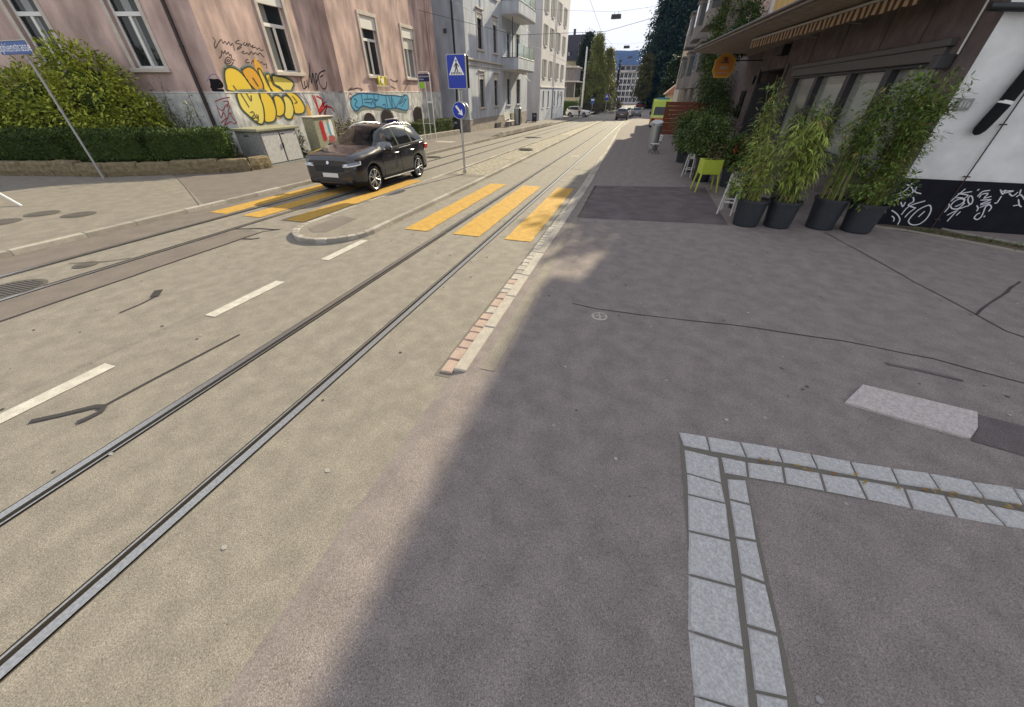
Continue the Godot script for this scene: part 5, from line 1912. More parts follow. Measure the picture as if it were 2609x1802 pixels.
func hedge(called: String, label: String, x0: float, x1: float, s0: float, s1: float, y0: float, y1: float, n: int, l: float, ca: Color, cb: Color, seed_: int) -> Node3D:
	var o := thing(called, label, "hedge")
	var core := MB.new()
	core.bx(W(x0 + 0.1, y0, s0 + 0.1), W(x1 - 0.1, y1 - 0.1, s1 - 0.1), 0.05)
	part("core", core, M.hedge_core, o)
	hedge_leaves(o, Transform3D(Basis.IDENTITY, W((x0 + x1) * 0.5, (y0 + y1) * 0.5, (s0 + s1) * 0.5)), Vector3(x1 - x0, y1 - y0, s1 - s0), n, l, ca, cb, seed_)
	return o

func hedge_leaves(o: Node, xf: Transform3D, size: Vector3, n: int, l: float, ca: Color, cb: Color, seed_: int) -> void:
	var r := RandomNumberGenerator.new()
	r.seed = seed_
	var mb := MB.new()
	mb.xf = xf
	var h := size * 0.5
	var nz := FastNoiseLite.new()
	nz.seed = seed_
	nz.frequency = 0.9
	for i in n:
		var p := Vector3(r.randf_range(-h.x, h.x), r.randf_range(-h.y, h.y), r.randf_range(-h.z, h.z))
		var ax := [Vector3(0, 0, 1), Vector3(0, 1, 0), Vector3(1, 0, 0), Vector3(-1, 0, 0), Vector3(0, 0, -1)]
		var wts := [size.x * size.y, size.x * size.z, size.z * size.y, size.z * size.y, size.x * size.y * 0.3]
		var tot := 0.0
		for q in wts:
			tot += q
		var pick := r.randf() * tot
		var k := 0
		while k < 4 and pick > wts[k]:
			pick -= wts[k]
			k += 1
		var nn: Vector3 = ax[k]
		for c in 3:
			if nn[c] != 0.0:
				p[c] = nn[c] * h[c]
		p += nn * (nz.get_noise_3d(p.x, p.y, p.z) * 0.14 - r.randf() * 0.12)
		# rounded shoulders
		if p.y > h.y * 0.6 and absf(p.z) > h.z * 0.6:
			p.y -= 0.05
		var d := (nn + Vector3(r.randf_range(-1, 1), r.randf_range(-0.6, 1), r.randf_range(-1, 1)) * 0.9).normalized()
		var up := Vector3(r.randf_range(-0.7, 0.7), 1, r.randf_range(-0.7, 0.7)).normalized()
		var tone := 0.8 + 0.4 * nz.get_noise_3d(p.x * 2.0, p.y * 2.0, p.z * 2.0 + 40.0)
		leaf(mb, p, d, up, l * r.randf_range(0.6, 1.3), l * 0.55, ca.lerp(cb, pow(r.randf(), 1.6)) * tone)
	part("foliage", mb, M.leaf, o)

func potted(label: String, x: float, s: float, r: float, hgt: float) -> Node3D:
	var o := thing("potted_plant", label, "potted plant", G(x, s, 0.035), 0.0, "planters round the restaurant terrace")
	part_mesh("pot", pot_mesh(r, hgt), M.pot_plastic, o)
	var e := MB.new()
	e.lathe([[0.0, hgt - 0.05], [r * 0.93, hgt - 0.05]], 18)
	part("soil", e, M.earth, o)
	return o

func build_terrace() -> void:
	var lime1 := Color(0.1, 0.15, 0.025)
	var lime2 := Color(0.3, 0.35, 0.07)
	var dk1 := Color(0.05, 0.095, 0.018)
	var dk2 := Color(0.17, 0.23, 0.05)
	# the four bamboo tubs in front
	var p := potted("bright lime bamboo in a dark tub beside the white trestle", 2.64, 9.35, 0.3, 0.55)
	bamboo(p, Vector3(0, 0.5, 0), 1.6, 0.52, 22, 20, lime1, lime2, 101, 0.15, 0.6)
	leaf_mass(p, "trailing_foliage", Vector3(-0.35, 0.75, 0.1), Vector3(0.28, 0.2, 0.25), 14, 24, 0.07, dk1, lime2, 108)
	p = potted("arching bamboo with tawny stems in the second dark tub", 3.28, 9.42, 0.3, 0.55)
	bamboo(p, Vector3(0, 0.5, 0), 1.8, 0.5, 24, 22, lime1, lime2, 102, 0.17, 0.9)
	p = potted("bamboo in the third dark tub, leaning to the pale wall", 4.16, 9.6, 0.3, 0.62)
	bamboo(p, Vector3(-0.05, 0.56, 0), 2.15, 0.42, 26, 24, dk1, dk2, 103, 0.13, 0.5)
	p = potted("tallest bushy dark green bamboo in the tub by the graffiti", 4.82, 9.55, 0.31, 0.58)
	bamboo(p, Vector3(0, 0.5, 0), 2.35, 0.58, 58, 30, dk1, dk2, 104, 0.115, 0.35)
	leaf_mass(p, "crown", Vector3(-0.28, 1.95, 0), Vector3(0.6, 0.65, 0.42), 62, 38, 0.08, dk1, dk2, 105)
	leaf_mass(p, "skirt_foliage", Vector3(-0.05, 1.0, 0.05), Vector3(0.5, 0.55, 0.4), 40, 34, 0.08, dk1, dk2, 106)
	# tall slim bamboo behind, by the entrance
	p = potted("tall slender pale bamboo standing before the dark entrance", 3.0, 12.0, 0.26, 0.5)
	bamboo(p, Vector3(0, 0.45, 0), 2.6, 0.32, 22, 28, lime1, Color(0.26, 0.33, 0.1), 107, 0.15, 0.4)
	p = potted("broad leafy bamboo behind the two bright front tubs", 3.9, 11.6, 0.3, 0.55)
	bamboo(p, Vector3(0, 0.5, 0), 2.15, 0.6, 36, 28, dk1, dk2, 117, 0.16, 0.6)
	# shrubs along the terrace edge towards the van
	var spec := [
		["dark shrub in a black tub behind the lime planter", 2.35, 15.0, 0.32, 0.75, 0.75, 1.35],
		["dark leafy shrub with reddish shoots in a black tub", 3.1, 14.2, 0.3, 0.55, 0.6, 1.0],
		["rounded dark shrub in a tub beside the small white stand", 2.2, 17.2, 0.32, 0.55, 0.8, 1.5],
		["tall dark shrub in the tub nearest the grey litter bin", 2.15, 20.0, 0.32, 0.5, 0.85, 1.7],
		["broad dark shrub in front of the rust-red screen", 3.1, 23.5, 0.35, 0.5, 1.0, 1.6],
		["big dark shrub against the restaurant wall end", 4.4, 26.5, 0.35, 0.5, 1.1, 2.0]]
	var i := 0
	for q in spec:
		p = potted(q[0], q[1], q[2], q[3], q[4])
		leaf_mass(p, "crown", Vector3(0, q[4] + q[6] * 0.45, 0), Vector3(q[5], q[6] * 0.55, q[5]) * 0.85, 70, 60, 0.1, Color(0.03, 0.06, 0.015), Color(0.13, 0.18, 0.045), 210 + i, null, 0.3)
		var st := MB.new()
		for k in 5:
			st.tube([Vector3(0, q[4] - 0.05, 0), Vector3(rng.randf_range(-0.3, 0.3), q[4] + q[6] * 0.6, rng.randf_range(-0.3, 0.3))], [0.015, 0.006], 5)
		part("stem", st, M.bark, p)
		if i == 1:
			leaf_mass(p, "blossom", Vector3(-0.1, 1.0, 0.3), Vector3(0.5, 0.35, 0.3), 10, 12, 0.06, Color(0.45, 0.06, 0.03), Color(0.6, 0.16, 0.08), 300, M.petal)
		if i == 3:
			leaf_mass(p, "shoot_foliage", Vector3(-0.2, 1.6, 0.3), Vector3(0.6, 0.5, 0.4), 12, 20, 0.09, Color(0.13, 0.05, 0.03), Color(0.2, 0.12, 0.04), 301)
		i += 1
	p = potted("small red-flowered plant between the lime planter and bamboo", 2.75, 11.0, 0.2, 0.35)
	leaf_mass(p, "foliage", Vector3(0, 0.55, 0), Vector3(0.3, 0.3, 0.3), 22, 24, 0.07, dk1, dk2, 310)
	leaf_mass(p, "blossom", Vector3(-0.1, 0.72, 0.1), Vector3(0.3, 0.3, 0.25), 9, 12, 0.05, Color(0.5, 0.06, 0.03), Color(0.7, 0.2, 0.1), 311, M.petal)
	# climbing green on the end of the restaurant and the bay house
	var iv := thing("climbing_ivy", "ivy hanging over the bay house beside the canopy tip", "ivy")
	leaf_mass(iv, "foliage", W(4.6, 5.2, 37.5), Vector3(0.9, 3.6, 1.6), 130, 60, 0.2, Color(0.03, 0.06, 0.015), Color(0.13, 0.18, 0.04), 320, null, 0.2)
	var iv2 := thing("wall_creeper", "dense dark creeper filling the gap past the restaurant wall", "creeper")
	leaf_mass(iv2, "foliage", W(4.6, 1.3, 33.8), Vector3(1.0, 2.2, 2.6), 150, 60, 0.17, Color(0.02, 0.045, 0.012), Color(0.09, 0.13, 0.035), 321, null, 0.2)
	# roof terrace shrubs high over the canopy edge
	var iv3 := thing("balcony_shrub", "green shrub growing above the canopy against the ochre boards", "shrub")
	leaf_mass(iv3, "foliage", W(4.6, 5.0, 29.6), Vector3(0.9, 1.5, 1.2), 80, 60, 0.15, Color(0.02, 0.05, 0.015), Color(0.09, 0.15, 0.04), 322, null, 0.3)
	# shrubs of the roof garden over the bay house
	var rg := thing("roof_garden_shrub", "loose shrubs of the roof garden between restaurant and bay house", "shrub")
	leaf_mass(rg, "foliage", W(5.6, 14.4, 39.4), Vector3(1.3, 1.5, 2.2), 46, 46, 0.3, Color(0.03, 0.06, 0.015), Color(0.13, 0.18, 0.045), 323, null, 0.1)
	# rust-red plank screen
	var sc := thing("plank_screen", "rust-red horizontal plank screen behind the terrace shrubs", "screen")
	for k in 8:
		var b := MB.new()
		b.bx(W(1.5, -0.3 + k * 0.25, 33.0), W(4.4, -0.07 + k * 0.25, 33.06), 0.01)
		part("plank", b, M.red_plank, sc)
	for x in [1.55, 2.95, 4.35]:
		var b := MB.new()
		b.bx(W(x - 0.05, -0.7, 33.06), W(x + 0.05, 1.7, 33.14), 0.01)
		part("post", b, M.bark, sc)
	# lime planter on legs
	var lp := thing("planter_table", "lime green planter box on four splayed legs", "planter", G(2.22, 13.1, 0.034), 0.2)
	var lb := MB.new()
	for e in [[-0.27, 0.27, -0.2], [-0.27, 0.27, 0.2]]:
		lb.bx(Vector3(e[0], 0.5, e[2] - 0.012), Vector3(e[1], 0.88, e[2] + 0.012), 0.004)
	for e in [-0.27, 0.27]:
		lb.bx(Vector3(e - 0.012, 0.5, -0.19), Vector3(e + 0.012, 0.88, 0.19), 0.004)
	lb.bx(Vector3(-0.26, 0.49, -0.19), Vector3(0.26, 0.52, 0.19))
	part("box", lb, M.lime_green, lp)
	for e in [[-0.25, -0.18], [0.25, -0.18], [-0.25, 0.18], [0.25, 0.18]]:
		var lg := MB.new()
		lg.tube([Vector3(e[0], 0.52, e[1]), Vector3(e[0] * 1.25, 0.0, e[1] * 1.25)], [0.03, 0.02], 6)
		part("leg", lg, M.lime_green, lp)
	var so := MB.new()
	so.bx(Vector3(-0.25, 0.78, -0.18), Vector3(0.25, 0.8, 0.18))
	part("soil", so, M.earth, lp)
	leaf_mass(lp, "plant", Vector3(0.05, 1.05, 0), Vector3(0.25, 0.22, 0.18), 16, 22, 0.07, Color(0.06, 0.04, 0.025), Color(0.14, 0.12, 0.05), 330)
	# white trestle stands
	for q in [[2.42, 10.35, 0.9, "weathered white trestle stand beside the front bamboo tub"], [2.02, 15.9, 0.8, "small white trestle stand between the dark shrub tubs"]]:
		var t := thing("trestle_stand", q[3], "stand", G(q[0], q[1], 0.034), -0.35, "white trestle stands on the terrace")
		for sx in [-0.14, 0.14]:
			for sz in [-0.22, 0.22]:
				var lg := MB.new()
				lg.tube([Vector3(sx * 0.75, q[2], sz * 0.4), Vector3(sx * 1.1, 0, sz * 1.1)], [0.03, 0.026], 4)
				part("leg", lg, M.white_wood, t)
		var bd := MB.new()
		bd.bx(Vector3(-0.15, q[2] * 0.72, -0.1), Vector3(0.15, q[2] + 0.02, 0.1), 0.01)
		part("box", bd, M.white_wood, t)
		for sz in [0.185, -0.185]:
			var st := MB.new()
			st.bx(Vector3(-0.14, q[2] * 0.3, sz - 0.015), Vector3(0.14, q[2] * 0.34, sz + 0.015), 0.004)
			part("rung", st, M.white_wood, t)
		leaf_mass(t, "plant", Vector3(0.05, q[2] + 0.1, 0), Vector3(0.26, 0.14, 0.2), 16, 20, 0.08, dk1, dk2, 340 + int(q[1]))
	# litter bin and folding chair
	var bn := thing("litter_bin", "grey cylindrical litter bin with slanted lid on the pavement", "litter bin", G(0.9, 25.1, 0.03))
	var bb := MB.new()
	bb.lathe([[0.0, 0.0], [0.25, 0.0], [0.27, 0.05], [0.28, 1.2], [0.0, 1.2]], 24)
	part("body", bb, M.steel_grey, bn)
	var bl := MB.new()
	bl.xf = Transform3D(Basis(Vector3.RIGHT, 0.28), Vector3(0, 1.36, 0))
	bl.lathe([[0.0, 0.02], [0.3, 0.02], [0.31, 0.0], [0.3, -0.02], [0.0, -0.02]], 24)
	part("lid", bl, M.steel_grey, bn)
	var bp := MB.new()
	for f in [0.6, 2.2, 3.8, 5.4]:
		bp.tube([Vector3(cos(f) * 0.24, 1.15, sin(f) * 0.24), Vector3(cos(f) * 0.24, 1.34, sin(f) * 0.24)], 0.015, 5)
	part("lid_post", bp, M.black_metal, bn)
	var ct := thing("folding_chair", "white slatted folding chair beside the grey litter bin", "chair", G(0.95, 23.3, 0.03), -1.2)
	for k in 5:
		var b := MB.new()
		b.bx(Vector3(-0.21, 0.43, -0.2 + k * 0.085), Vector3(0.21, 0.45, -0.13 + k * 0.085), 0.004)
		part("seat_slat", b, M.white_wood, ct)
	for k in 3:
		var b := MB.new()
		b.bx(Vector3(-0.21, 0.58 + k * 0.1, -0.26), Vector3(0.21, 0.65 + k * 0.1, -0.24), 0.004)
		part("back_slat", b, M.white_wood, ct)
	for sx in [-0.21, 0.21]:
		var b := MB.new()
		b.tube([Vector3(sx, 0.88, -0.27), Vector3(sx, 0.44, -0.18), Vector3(sx, 0.0, 0.2)], 0.013, 6)
		b.tube([Vector3(sx, 0.44, 0.18), Vector3(sx, 0.0, -0.22)], 0.013, 6)
		part("leg", b, M.black_metal, ct)

# ---- garden of the pink house -----------------------------------------------------------------------------
func build_left_garden() -> void:
	var line := [[-27.0, 5.6], [-23.5, 6.95], [-21.1, 7.75], [-19.1, 8.3], [-17.3, 8.75], [-15.6, 9.8], [-14.5, 10.7], [-13.8, 11.35]]
	var w := thing("stone_wall", "low mossy field stone wall holding the garden hedge", "wall")
	var back := [[-27.6, 6.1], [-23.6, 7.35], [-21.2, 8.1], [-19.2, 8.65], [-17.5, 9.1], [-15.85, 10.1], [-14.75, 11.0], [-14.1, 11.65]]
	for i in line.size() - 1:
		var a := Vector2(line[i][0], line[i][1])
		var b := Vector2(line[i + 1][0], line[i + 1][1])
		var a2 := Vector2(back[i][0], back[i][1])
		var b2 := Vector2(back[i + 1][0], back[i + 1][1])
		var n := maxi(1, int(round(a.distance_to(b) / 0.95)))
		for k in n:
			var t0 := float(k) / n
			var t1 := float(k + 1) / n
			rough_stone(w, a.lerp(b, t0), a.lerp(b, t1), b2.lerp(a2, 1.0 - t1), b2.lerp(a2, 1.0 - t0), rng.randf_range(0.46, 0.54))
	rough_stone(w, Vector2(-13.8, 11.4), Vector2(-13.75, 12.3), Vector2(-14.15, 12.4), Vector2(-14.12, 11.6), 0.5)
	var soil := struct("garden_soil")
	part("soil_surface", sheet([[-27.5, 6.0], [-23.6, 7.3], [-21.2, 8.05], [-19.2, 8.6], [-17.5, 9.05], [-15.85, 10.05], [-14.5, 11.2], [-14.2, 12.4], [-15.3, 12.4], [-15.8, 13.2], [-29.2, 9.1]], 0.42), M.earth, soil)
	# box hedge behind the wall, in three runs that follow it
	var hg := thing("box_hedge", "long clipped dark green hedge on the low stone wall", "hedge")
	var runs := [[-27.4, 6.9, -19.0, 9.35], [-19.2, 9.3, -16.6, 10.25], [-16.8, 10.15, -14.75, 11.75]]
	var k := 0
	for q in runs:
		var a := Vector2(q[0], q[1])
		var b := Vector2(q[2], q[3])
		var ln := a.distance_to(b)
		var ang := atan2(b.y - a.y, b.x - a.x)
		var c := (a + b) * 0.5
		var y0 := gy(c.y) + 0.35
		var y1 := 1.2
		var xf := Transform3D(Basis(Vector3.UP, ang), W(c.x, (y0 + y1) * 0.5, c.y))
		var core := MB.new()
		core.xf = xf
		core.box(Vector3.ZERO, Vector3(ln - 0.15, y1 - y0 - 0.2, 0.75), 0.08)
		part("core", core, M.hedge_core, hg)
		hedge_leaves(hg, xf, Vector3(ln + 0.1, y1 - y0, 1.0), int(ln * 2300), 0.075, Color(0.03, 0.06, 0.012), Color(0.17, 0.24, 0.045), 41 + k)
		k += 1
	# glossy yellow-green bush
	var bu := thing("laurel_bush", "big glossy yellow-green bush climbing towards the shaded windows", "bush")
	for q in [[-19.5, 2.15, 11.0, 1.5, 1.45, 0.9], [-21.8, 1.7, 10.3, 1.7, 1.25, 0.9], [-24.2, 1.6, 9.4, 1.9, 1.2, 0.9], [-18.3, 1.4, 11.2, 1.1, 0.9, 0.7], [-20.4, 1.2, 10.3, 2.2, 0.9, 0.7]]:
		var cm := MB.new()
		cm.xf = Transform3D(Basis.IDENTITY.scaled(Vector3(q[3], q[4], q[5]) * 0.62), W(q[0], q[1], q[2]))
		cm.lathe([[0.0, -1.0], [0.6, -0.8], [0.95, -0.3], [0.95, 0.3], [0.6, 0.8], [0.0, 1.0]], 12)
		part("core", cm, M.hedge_core, bu)
		leaf_mass(bu, "foliage", W(q[0], q[1], q[2]), Vector3(q[3], q[4], q[5]), 110, 60, 0.15, Color(0.14, 0.19, 0.02), Color(0.5, 0.52, 0.07), 60 + k, null, 0.72)
		k += 1
	# straggling roses
	var ro := thing("rose_bush", "straggling rose bush with pale blooms under the window", "rose bush")
	var st := MB.new()
	var lf := MB.new()
	var bl := MB.new()
	for i in 16:
		var b := W(rng.randf_range(-17.3, -15.9), 0.25, rng.randf_range(11.2, 12.0))
		var tip := b + Vector3(rng.randf_range(-1.3, 1.1), rng.randf_range(0.9, 2.5), rng.randf_range(-0.1, 0.4))
		var mid := b.lerp(tip, 0.5) + Vector3(rng.randf_range(-0.2, 0.2), 0.2, 0)
		st.tube([b, mid, tip], [0.014, 0.01, 0.005], 5, false)
		for j in 70:
			var t := rng.randf_range(0.25, 1.0)
			var p := b.lerp(mid, t * 2.0) if t < 0.5 else mid.lerp(tip, t * 2.0 - 1.0)
			p += Vector3(rng.randfn(), rng.randfn(), rng.randfn()) * 0.09
			leaf(lf, p, Vector3(rng.randf_range(-1, 1), rng.randf_range(-0.4, 0.6), rng.randf_range(-1, 1)).normalized(), Vector3.UP, 0.085, 0.05, Color(0.03, 0.06, 0.015).lerp(Color(0.12, 0.17, 0.04), rng.randf()))
		if i % 3 == 0:
			for j in 16:
				var d := Vector3(rng.randfn(), rng.randfn() + 0.5, rng.randfn()).normalized()
				leaf(bl, tip, d, Vector3.UP, 0.06, 0.05, Color(0.72, 0.66, 0.45))
	part("stem", st, M.bark, ro)
	part("foliage", lf, M.leaf, ro)
	part("blossom", bl, M.petal, ro)
	# brownish shrub and low hedge along the plinth
	var sh := thing("autumn_shrub", "rusty brown and yellow shrub behind the black car", "shrub")
	leaf_mass(sh, "foliage", W(-14.75, 0.35, 18.2), Vector3(0.55, 0.7, 1.5), 90, 50, 0.1, Color(0.07, 0.04, 0.015), Color(0.22, 0.19, 0.04), 80, null, 0.3)
	var sh2 := thing("plinth_shrub", "dark green shrub squeezed between the two utility cabinets", "shrub")
	leaf_mass(sh2, "foliage", W(-14.9, 0.2, 15.0), Vector3(0.4, 0.75, 0.35), 40, 50, 0.08, Color(0.02, 0.045, 0.012), Color(0.08, 0.12, 0.03), 81, null, 0.3)
	hedge("low_hedge", "low yellow-green hedge behind the bus stop frame", -15.2, -14.35, 25.4, 31.0, -0.4, 0.62, 6000, 0.075, Color(0.07, 0.09, 0.02), Color(0.24, 0.24, 0.06), 82)
	var gw := thing("garden_kerb_wall", "low granite kerb wall in front of the bus stop hedge", "wall")
	for i in 6:
		var b := MB.new()
		b.bx(W(-14.3, -1.0, 24.8 + i * 1.1), W(-14.05, gy(25.0 + i) + 0.38, 25.88 + i * 1.1), 0.02)
		part("stone", b, M.granite, gw)

func rough_stone(parent: Node, a: Vector2, b: Vector2, c: Vector2, d: Vector2, h: float) -> void:
	var mb := MB.new()
	var q := [a, b, c, d]
	var ce: Vector2 = (a + b + c + d) * 0.25
	var rows := []
	# rows from the ground to the worn top edge
	for e in [[-0.2, 0.0], [0.06, -0.01], [h * 0.45, 0.025], [h - 0.07, 0.0], [h - 0.015, -0.035], [h, -0.09]]:
		var row := []
		for k in 4:
			for t in 5:
				var p: Vector2 = q[k].lerp(q[(k + 1) % 4], t / 5.0)
				var dv: Vector2 = (p - ce).normalized()
				var jit := rng.randf_range(-0.012, 0.018)
				var side := 0.02 if t == 0 else 0.0
				p += dv * (e[1] + jit - side)
				row.append(G(p.x, p.y, e[0] + rng.randf_range(-0.01, 0.01)))
		rows.append(row)
	var ctr := G(ce.x, ce.y, h * 0.4)
	for i in rows.size() - 1:
		for k in 20:
			var m := (k + 1) % 20
			mb.oquad(rows[i][k], rows[i][m], rows[i + 1][m], rows[i + 1][k], ctr)
	var top := G(ce.x, ce.y, h + 0.005)
	for k in 20:
		mb.oquad(rows[-1][k], rows[-1][(k + 1) % 20], top, top, ctr)
	part("stone", mb, M.field_stone, parent)

# ---- left pavement furniture ------------------------------------------------------------------------------
func sign_text(s: String, size: float, m: Material, parent: Node, at: Vector3, basis := Basis.IDENTITY) -> void:
	var t := TextMesh.new()
	t.text = s
	var f := SystemFont.new()
	f.font_names = PackedStringArray(["Droid Sans"])
	t.font = f
	t.font_size = 64
	t.pixel_size = size / 64.0
	t.depth = 0.004
	part_mesh("lettering", t, m, parent, Transform3D(basis, at))

func build_left_furniture() -> void:
	# street name sign
	var o := thing("street_name_sign", "blue street name sign on a thin grey post before the hedge", "street sign", G(-17.1, 8.55, 0.07))
	var p := MB.new()
	p.tube([Vector3(0, 0, 0), Vector3(0, 3.5, 0)], 0.032, 10)
	part("post", p, M.pole_grey, o)
	var pc := MB.new()
	pc.tube([Vector3(0, 1.85, 0), Vector3(0, 1.95, 0)], 0.042, 10)
	pc.tube([Vector3(0, 3.1, 0.02), Vector3(0, 3.16, 0.02)], 0.045, 10)
	part("clamp", pc, M.pole_grey, o)
	var b := MB.new()
	var by := 3.36
	b.bx(Vector3(-0.98, by - 0.14, 0.03), Vector3(0.38, by + 0.14, 0.06), 0.008)
	part("blade", b, M.street_blue, o)
	var bw := MB.new()
	bw.bx(Vector3(-0.98, by + 0.14, 0.02), Vector3(0.38, by + 0.165, 0.07), 0.004)
	part("edge_strip", bw, M.steel_grey, o)
	sign_text("Sophienstrasse", 0.235, M.sign_white, o, Vector3(-0.3, by + 0.005, 0.062))
	# slanted white rail at the picture's edge
	var r := thing("bike_railing", "slanting white tube railing at the edge of the beige pavement", "railing", G(-14.4, 5.3, 0.07))
	var rm := MB.new()
	rm.tube([Vector3(0, 0, 0), Vector3(-1.7, 0.62, -0.1), Vector3(-3.0, 0.68, -0.2)], 0.025, 8)
	part("tube", rm, M.white_plastic, r)
	var r2 := MB.new()
	r2.tube([Vector3(-1.0, 0.2, -0.06), Vector3(-1.4, 0.12, 0.1), Vector3(-2.2, 0.1, 0.0)], 0.018, 8)
	r2.tube([Vector3(-2.9, 0.68, -0.2), Vector3(-2.9, 0.0, -0.2)], 0.025, 8)
	part("brace", r2, M.white_plastic, r)
	# grey double-door cabinet, street face towards the road
	var c := thing("utility_cabinet", "weathered grey double-door utility cabinet against the yellow graffiti", "cabinet")
	var F := frame_left(-14.2)
	var bd := MB.new()
	bd.xf = F
	bd.bx(Vector3(12.55, -0.5, -1.15), Vector3(14.5, 1.0, 0.0), 0.012)
	part("body", bd, M.cabinet_dark, c)
	var lid := MB.new()
	lid.xf = F
	lid.bx(Vector3(12.45, 1.002, -1.2), Vector3(14.62, 1.1, 0.1), 0.02)
	part("lid", lid, M.cabinet_green, c)
	for q in [[12.66, 13.52], [13.58, 14.42]]:
		var d := MB.new()
		d.xf = F
		d.bx(Vector3(q[0], -0.12, 0.003), Vector3(q[1], 0.93, 0.03), 0.008)
		part("door", d, M.cabinet_grey, c)
	var hd := MB.new()
	hd.xf = F
	hd.bx(Vector3(13.53, -0.12, 0.004), Vector3(13.57, 0.93, 0.02))
	hd.tube([Vector3(13.55, 0.38, 0.04), Vector3(13.55, 0.55, 0.04)], 0.03, 8)
	part("lock_bar", hd, M.black_metal, c)
	var vt := MB.new()
	vt.xf = F
	vt.bx(Vector3(13.63, 0.84, 0.031), Vector3(13.78, 0.88, 0.034))
	vt.xf = Transform3D(Basis.IDENTITY, W(0, 0, 12.55))
	vt.bx(Vector3(-14.95, 0.82, 0.001), Vector3(-14.7, 0.88, 0.004))
	vt.bx(Vector3(-14.7, -0.05, 0.001), Vector3(-14.4, 0.02, 0.004))
	part("vent", vt, M.dark_room, c)
	var ft := MB.new()
	ft.xf = F
	ft.bx(Vector3(12.5, -0.5, -1.1), Vector3(14.55, -0.16, 0.035), 0.01)
	part("foot", ft, M.cabinet_dark, c)
	# narrow cabinet with torn posters
	var c2 := thing("poster_cabinet", "narrow greenish cabinet with red and blue torn posters", "cabinet")
	var F2 := frame_left(-14.0)
	var b2 := MB.new()
	b2.xf = F2
	b2.bx(Vector3(15.45, -0.5, -0.6), Vector3(16.75, 1.32, 0.0), 0.012)
	part("body", b2, M.cabinet_green, c2)
	var l2 := MB.new()
	l2.xf = F2
	l2.bx(Vector3(15.4, 1.322, -0.65), Vector3(16.8, 1.37, 0.05), 0.01)
	part("lid", l2, M.sandstone, c2)
	for q in [[15.75, 0.35, 16.0, 1.2, "spray_red"], [16.0, 0.4, 16.25, 1.22, "sandstone"], [16.22, 0.45, 16.4, 1.1, "spray_blue"], [16.1, 0.3, 16.55, 0.6, "spray_pink"], [16.38, 0.5, 16.6, 1.24, "white_plastic"]]:
		var ps := MB.new()
		ps.xf = F2
		var pl := PackedVector2Array()
		for k in 12:
			var f := TAU * k / 12.0
			pl.append(Vector2((q[0] + q[2]) * 0.5 + clampf(cos(f) * 1.3, -1, 1) * (q[2] - q[0]) * 0.5 * rng.randf_range(0.75, 1.1), (q[1] + q[3]) * 0.5 + clampf(sin(f) * 1.3, -1, 1) * (q[3] - q[1]) * 0.5 * rng.randf_range(0.8, 1.05)))
		ps.poly(pl, 0.003 + 0.002 * (int(q[0] * 10) % 3))
		part("poster_scrap", ps, M[q[4]], c2)
	# blue newspaper box
	var nb := thing("newspaper_box", "slanted dark blue newspaper box on the pavement behind the car", "newspaper box", G(-14.1, 21.9, 0.07))
	var nm := MB.new()
	nm.xf = Transform3D(Basis(Vector3(0, 0, 1), -0.0), Vector3.ZERO)
	nm.bx(Vector3(-0.25, 0.35, -0.3), Vector3(0.22, 1.3, 0.3), 0.02)
	part("body", nm, M.navy, nb)
	var nl := MB.new()
	nl.xf = Transform3D(Basis(Vector3(0, 0, 1), 0.12), Vector3(0, 1.34, 0))
	nl.box(Vector3.ZERO, Vector3(0.6, 0.05, 0.68), 0.012)
	part("lid", nl, M.white_plastic, nb)
	var np := MB.new()
	np.tube([Vector3(-0.1, 0, 0), Vector3(-0.1, 0.36, 0)], 0.04, 8)
	part("post", np, M.pole_grey, nb)
	var nw := MB.new()
	nw.bx(Vector3(0.221, 0.7, -0.2), Vector3(0.224, 1.1, 0.2))
	part("window", nw, M.glass_sky, nb)
	# bus stop frame
	var bs := thing("bus_stop_sign", "white tubular bus stop frame with navy name plate", "bus stop sign", G(-13.32, 24.9, 0.07))
	var fr := MB.new()
	var top := 3.66
	fr.tube([Vector3(-0.4, 0, 0), Vector3(-0.4, top - 0.15, 0), Vector3(-0.36, top - 0.04, 0), Vector3(-0.26, top, 0), Vector3(0.26, top, 0), Vector3(0.36, top - 0.04, 0), Vector3(0.4, top - 0.15, 0), Vector3(0.4, 0, 0)], 0.028, 8)
	part("frame", fr, M.white_plastic, bs)
	var mid := MB.new()
	mid.tube([Vector3(0.05, 0, 0), Vector3(0.05, 3.2, 0)], 0.02, 8)
	mid.tube([Vector3(-0.4, 1.0, 0), Vector3(0.4, 1.0, 0)], 0.015, 6)
	part("stay", mid, M.white_plastic, bs)
	var pn := MB.new()
	pn.bx(Vector3(-0.37, 3.2, -0.02), Vector3(0.37, 3.56, 0.02), 0.006)
	part("name_plate", pn, M.navy, bs)
	sign_text("Englischviertel-", 0.115, M.sign_white, bs, Vector3(-0.0, 3.45, 0.023))
	sign_text("strasse", 0.115, M.sign_white, bs, Vector3(-0.17, 3.31, 0.023))
	var gp := MB.new()
	gp.bx(Vector3(-0.34, 2.86, -0.015), Vector3(-0.02, 3.17, 0.015), 0.004)
	part("line_plate", gp, M.lime, bs)
	var tc := MB.new()
	tc.bx(Vector3(0.08, 1.0, -0.02), Vector3(0.37, 2.1, 0.0), 0.004)
	part("timetable", tc, M.glass_curtain, bs)
	var wb := MB.new()
	wb.bx(Vector3(0.02, 2.1, -0.04), Vector3(0.4, 2.2, 0.03), 0.006)
	part("header_strip", wb, M.white_plastic, bs)
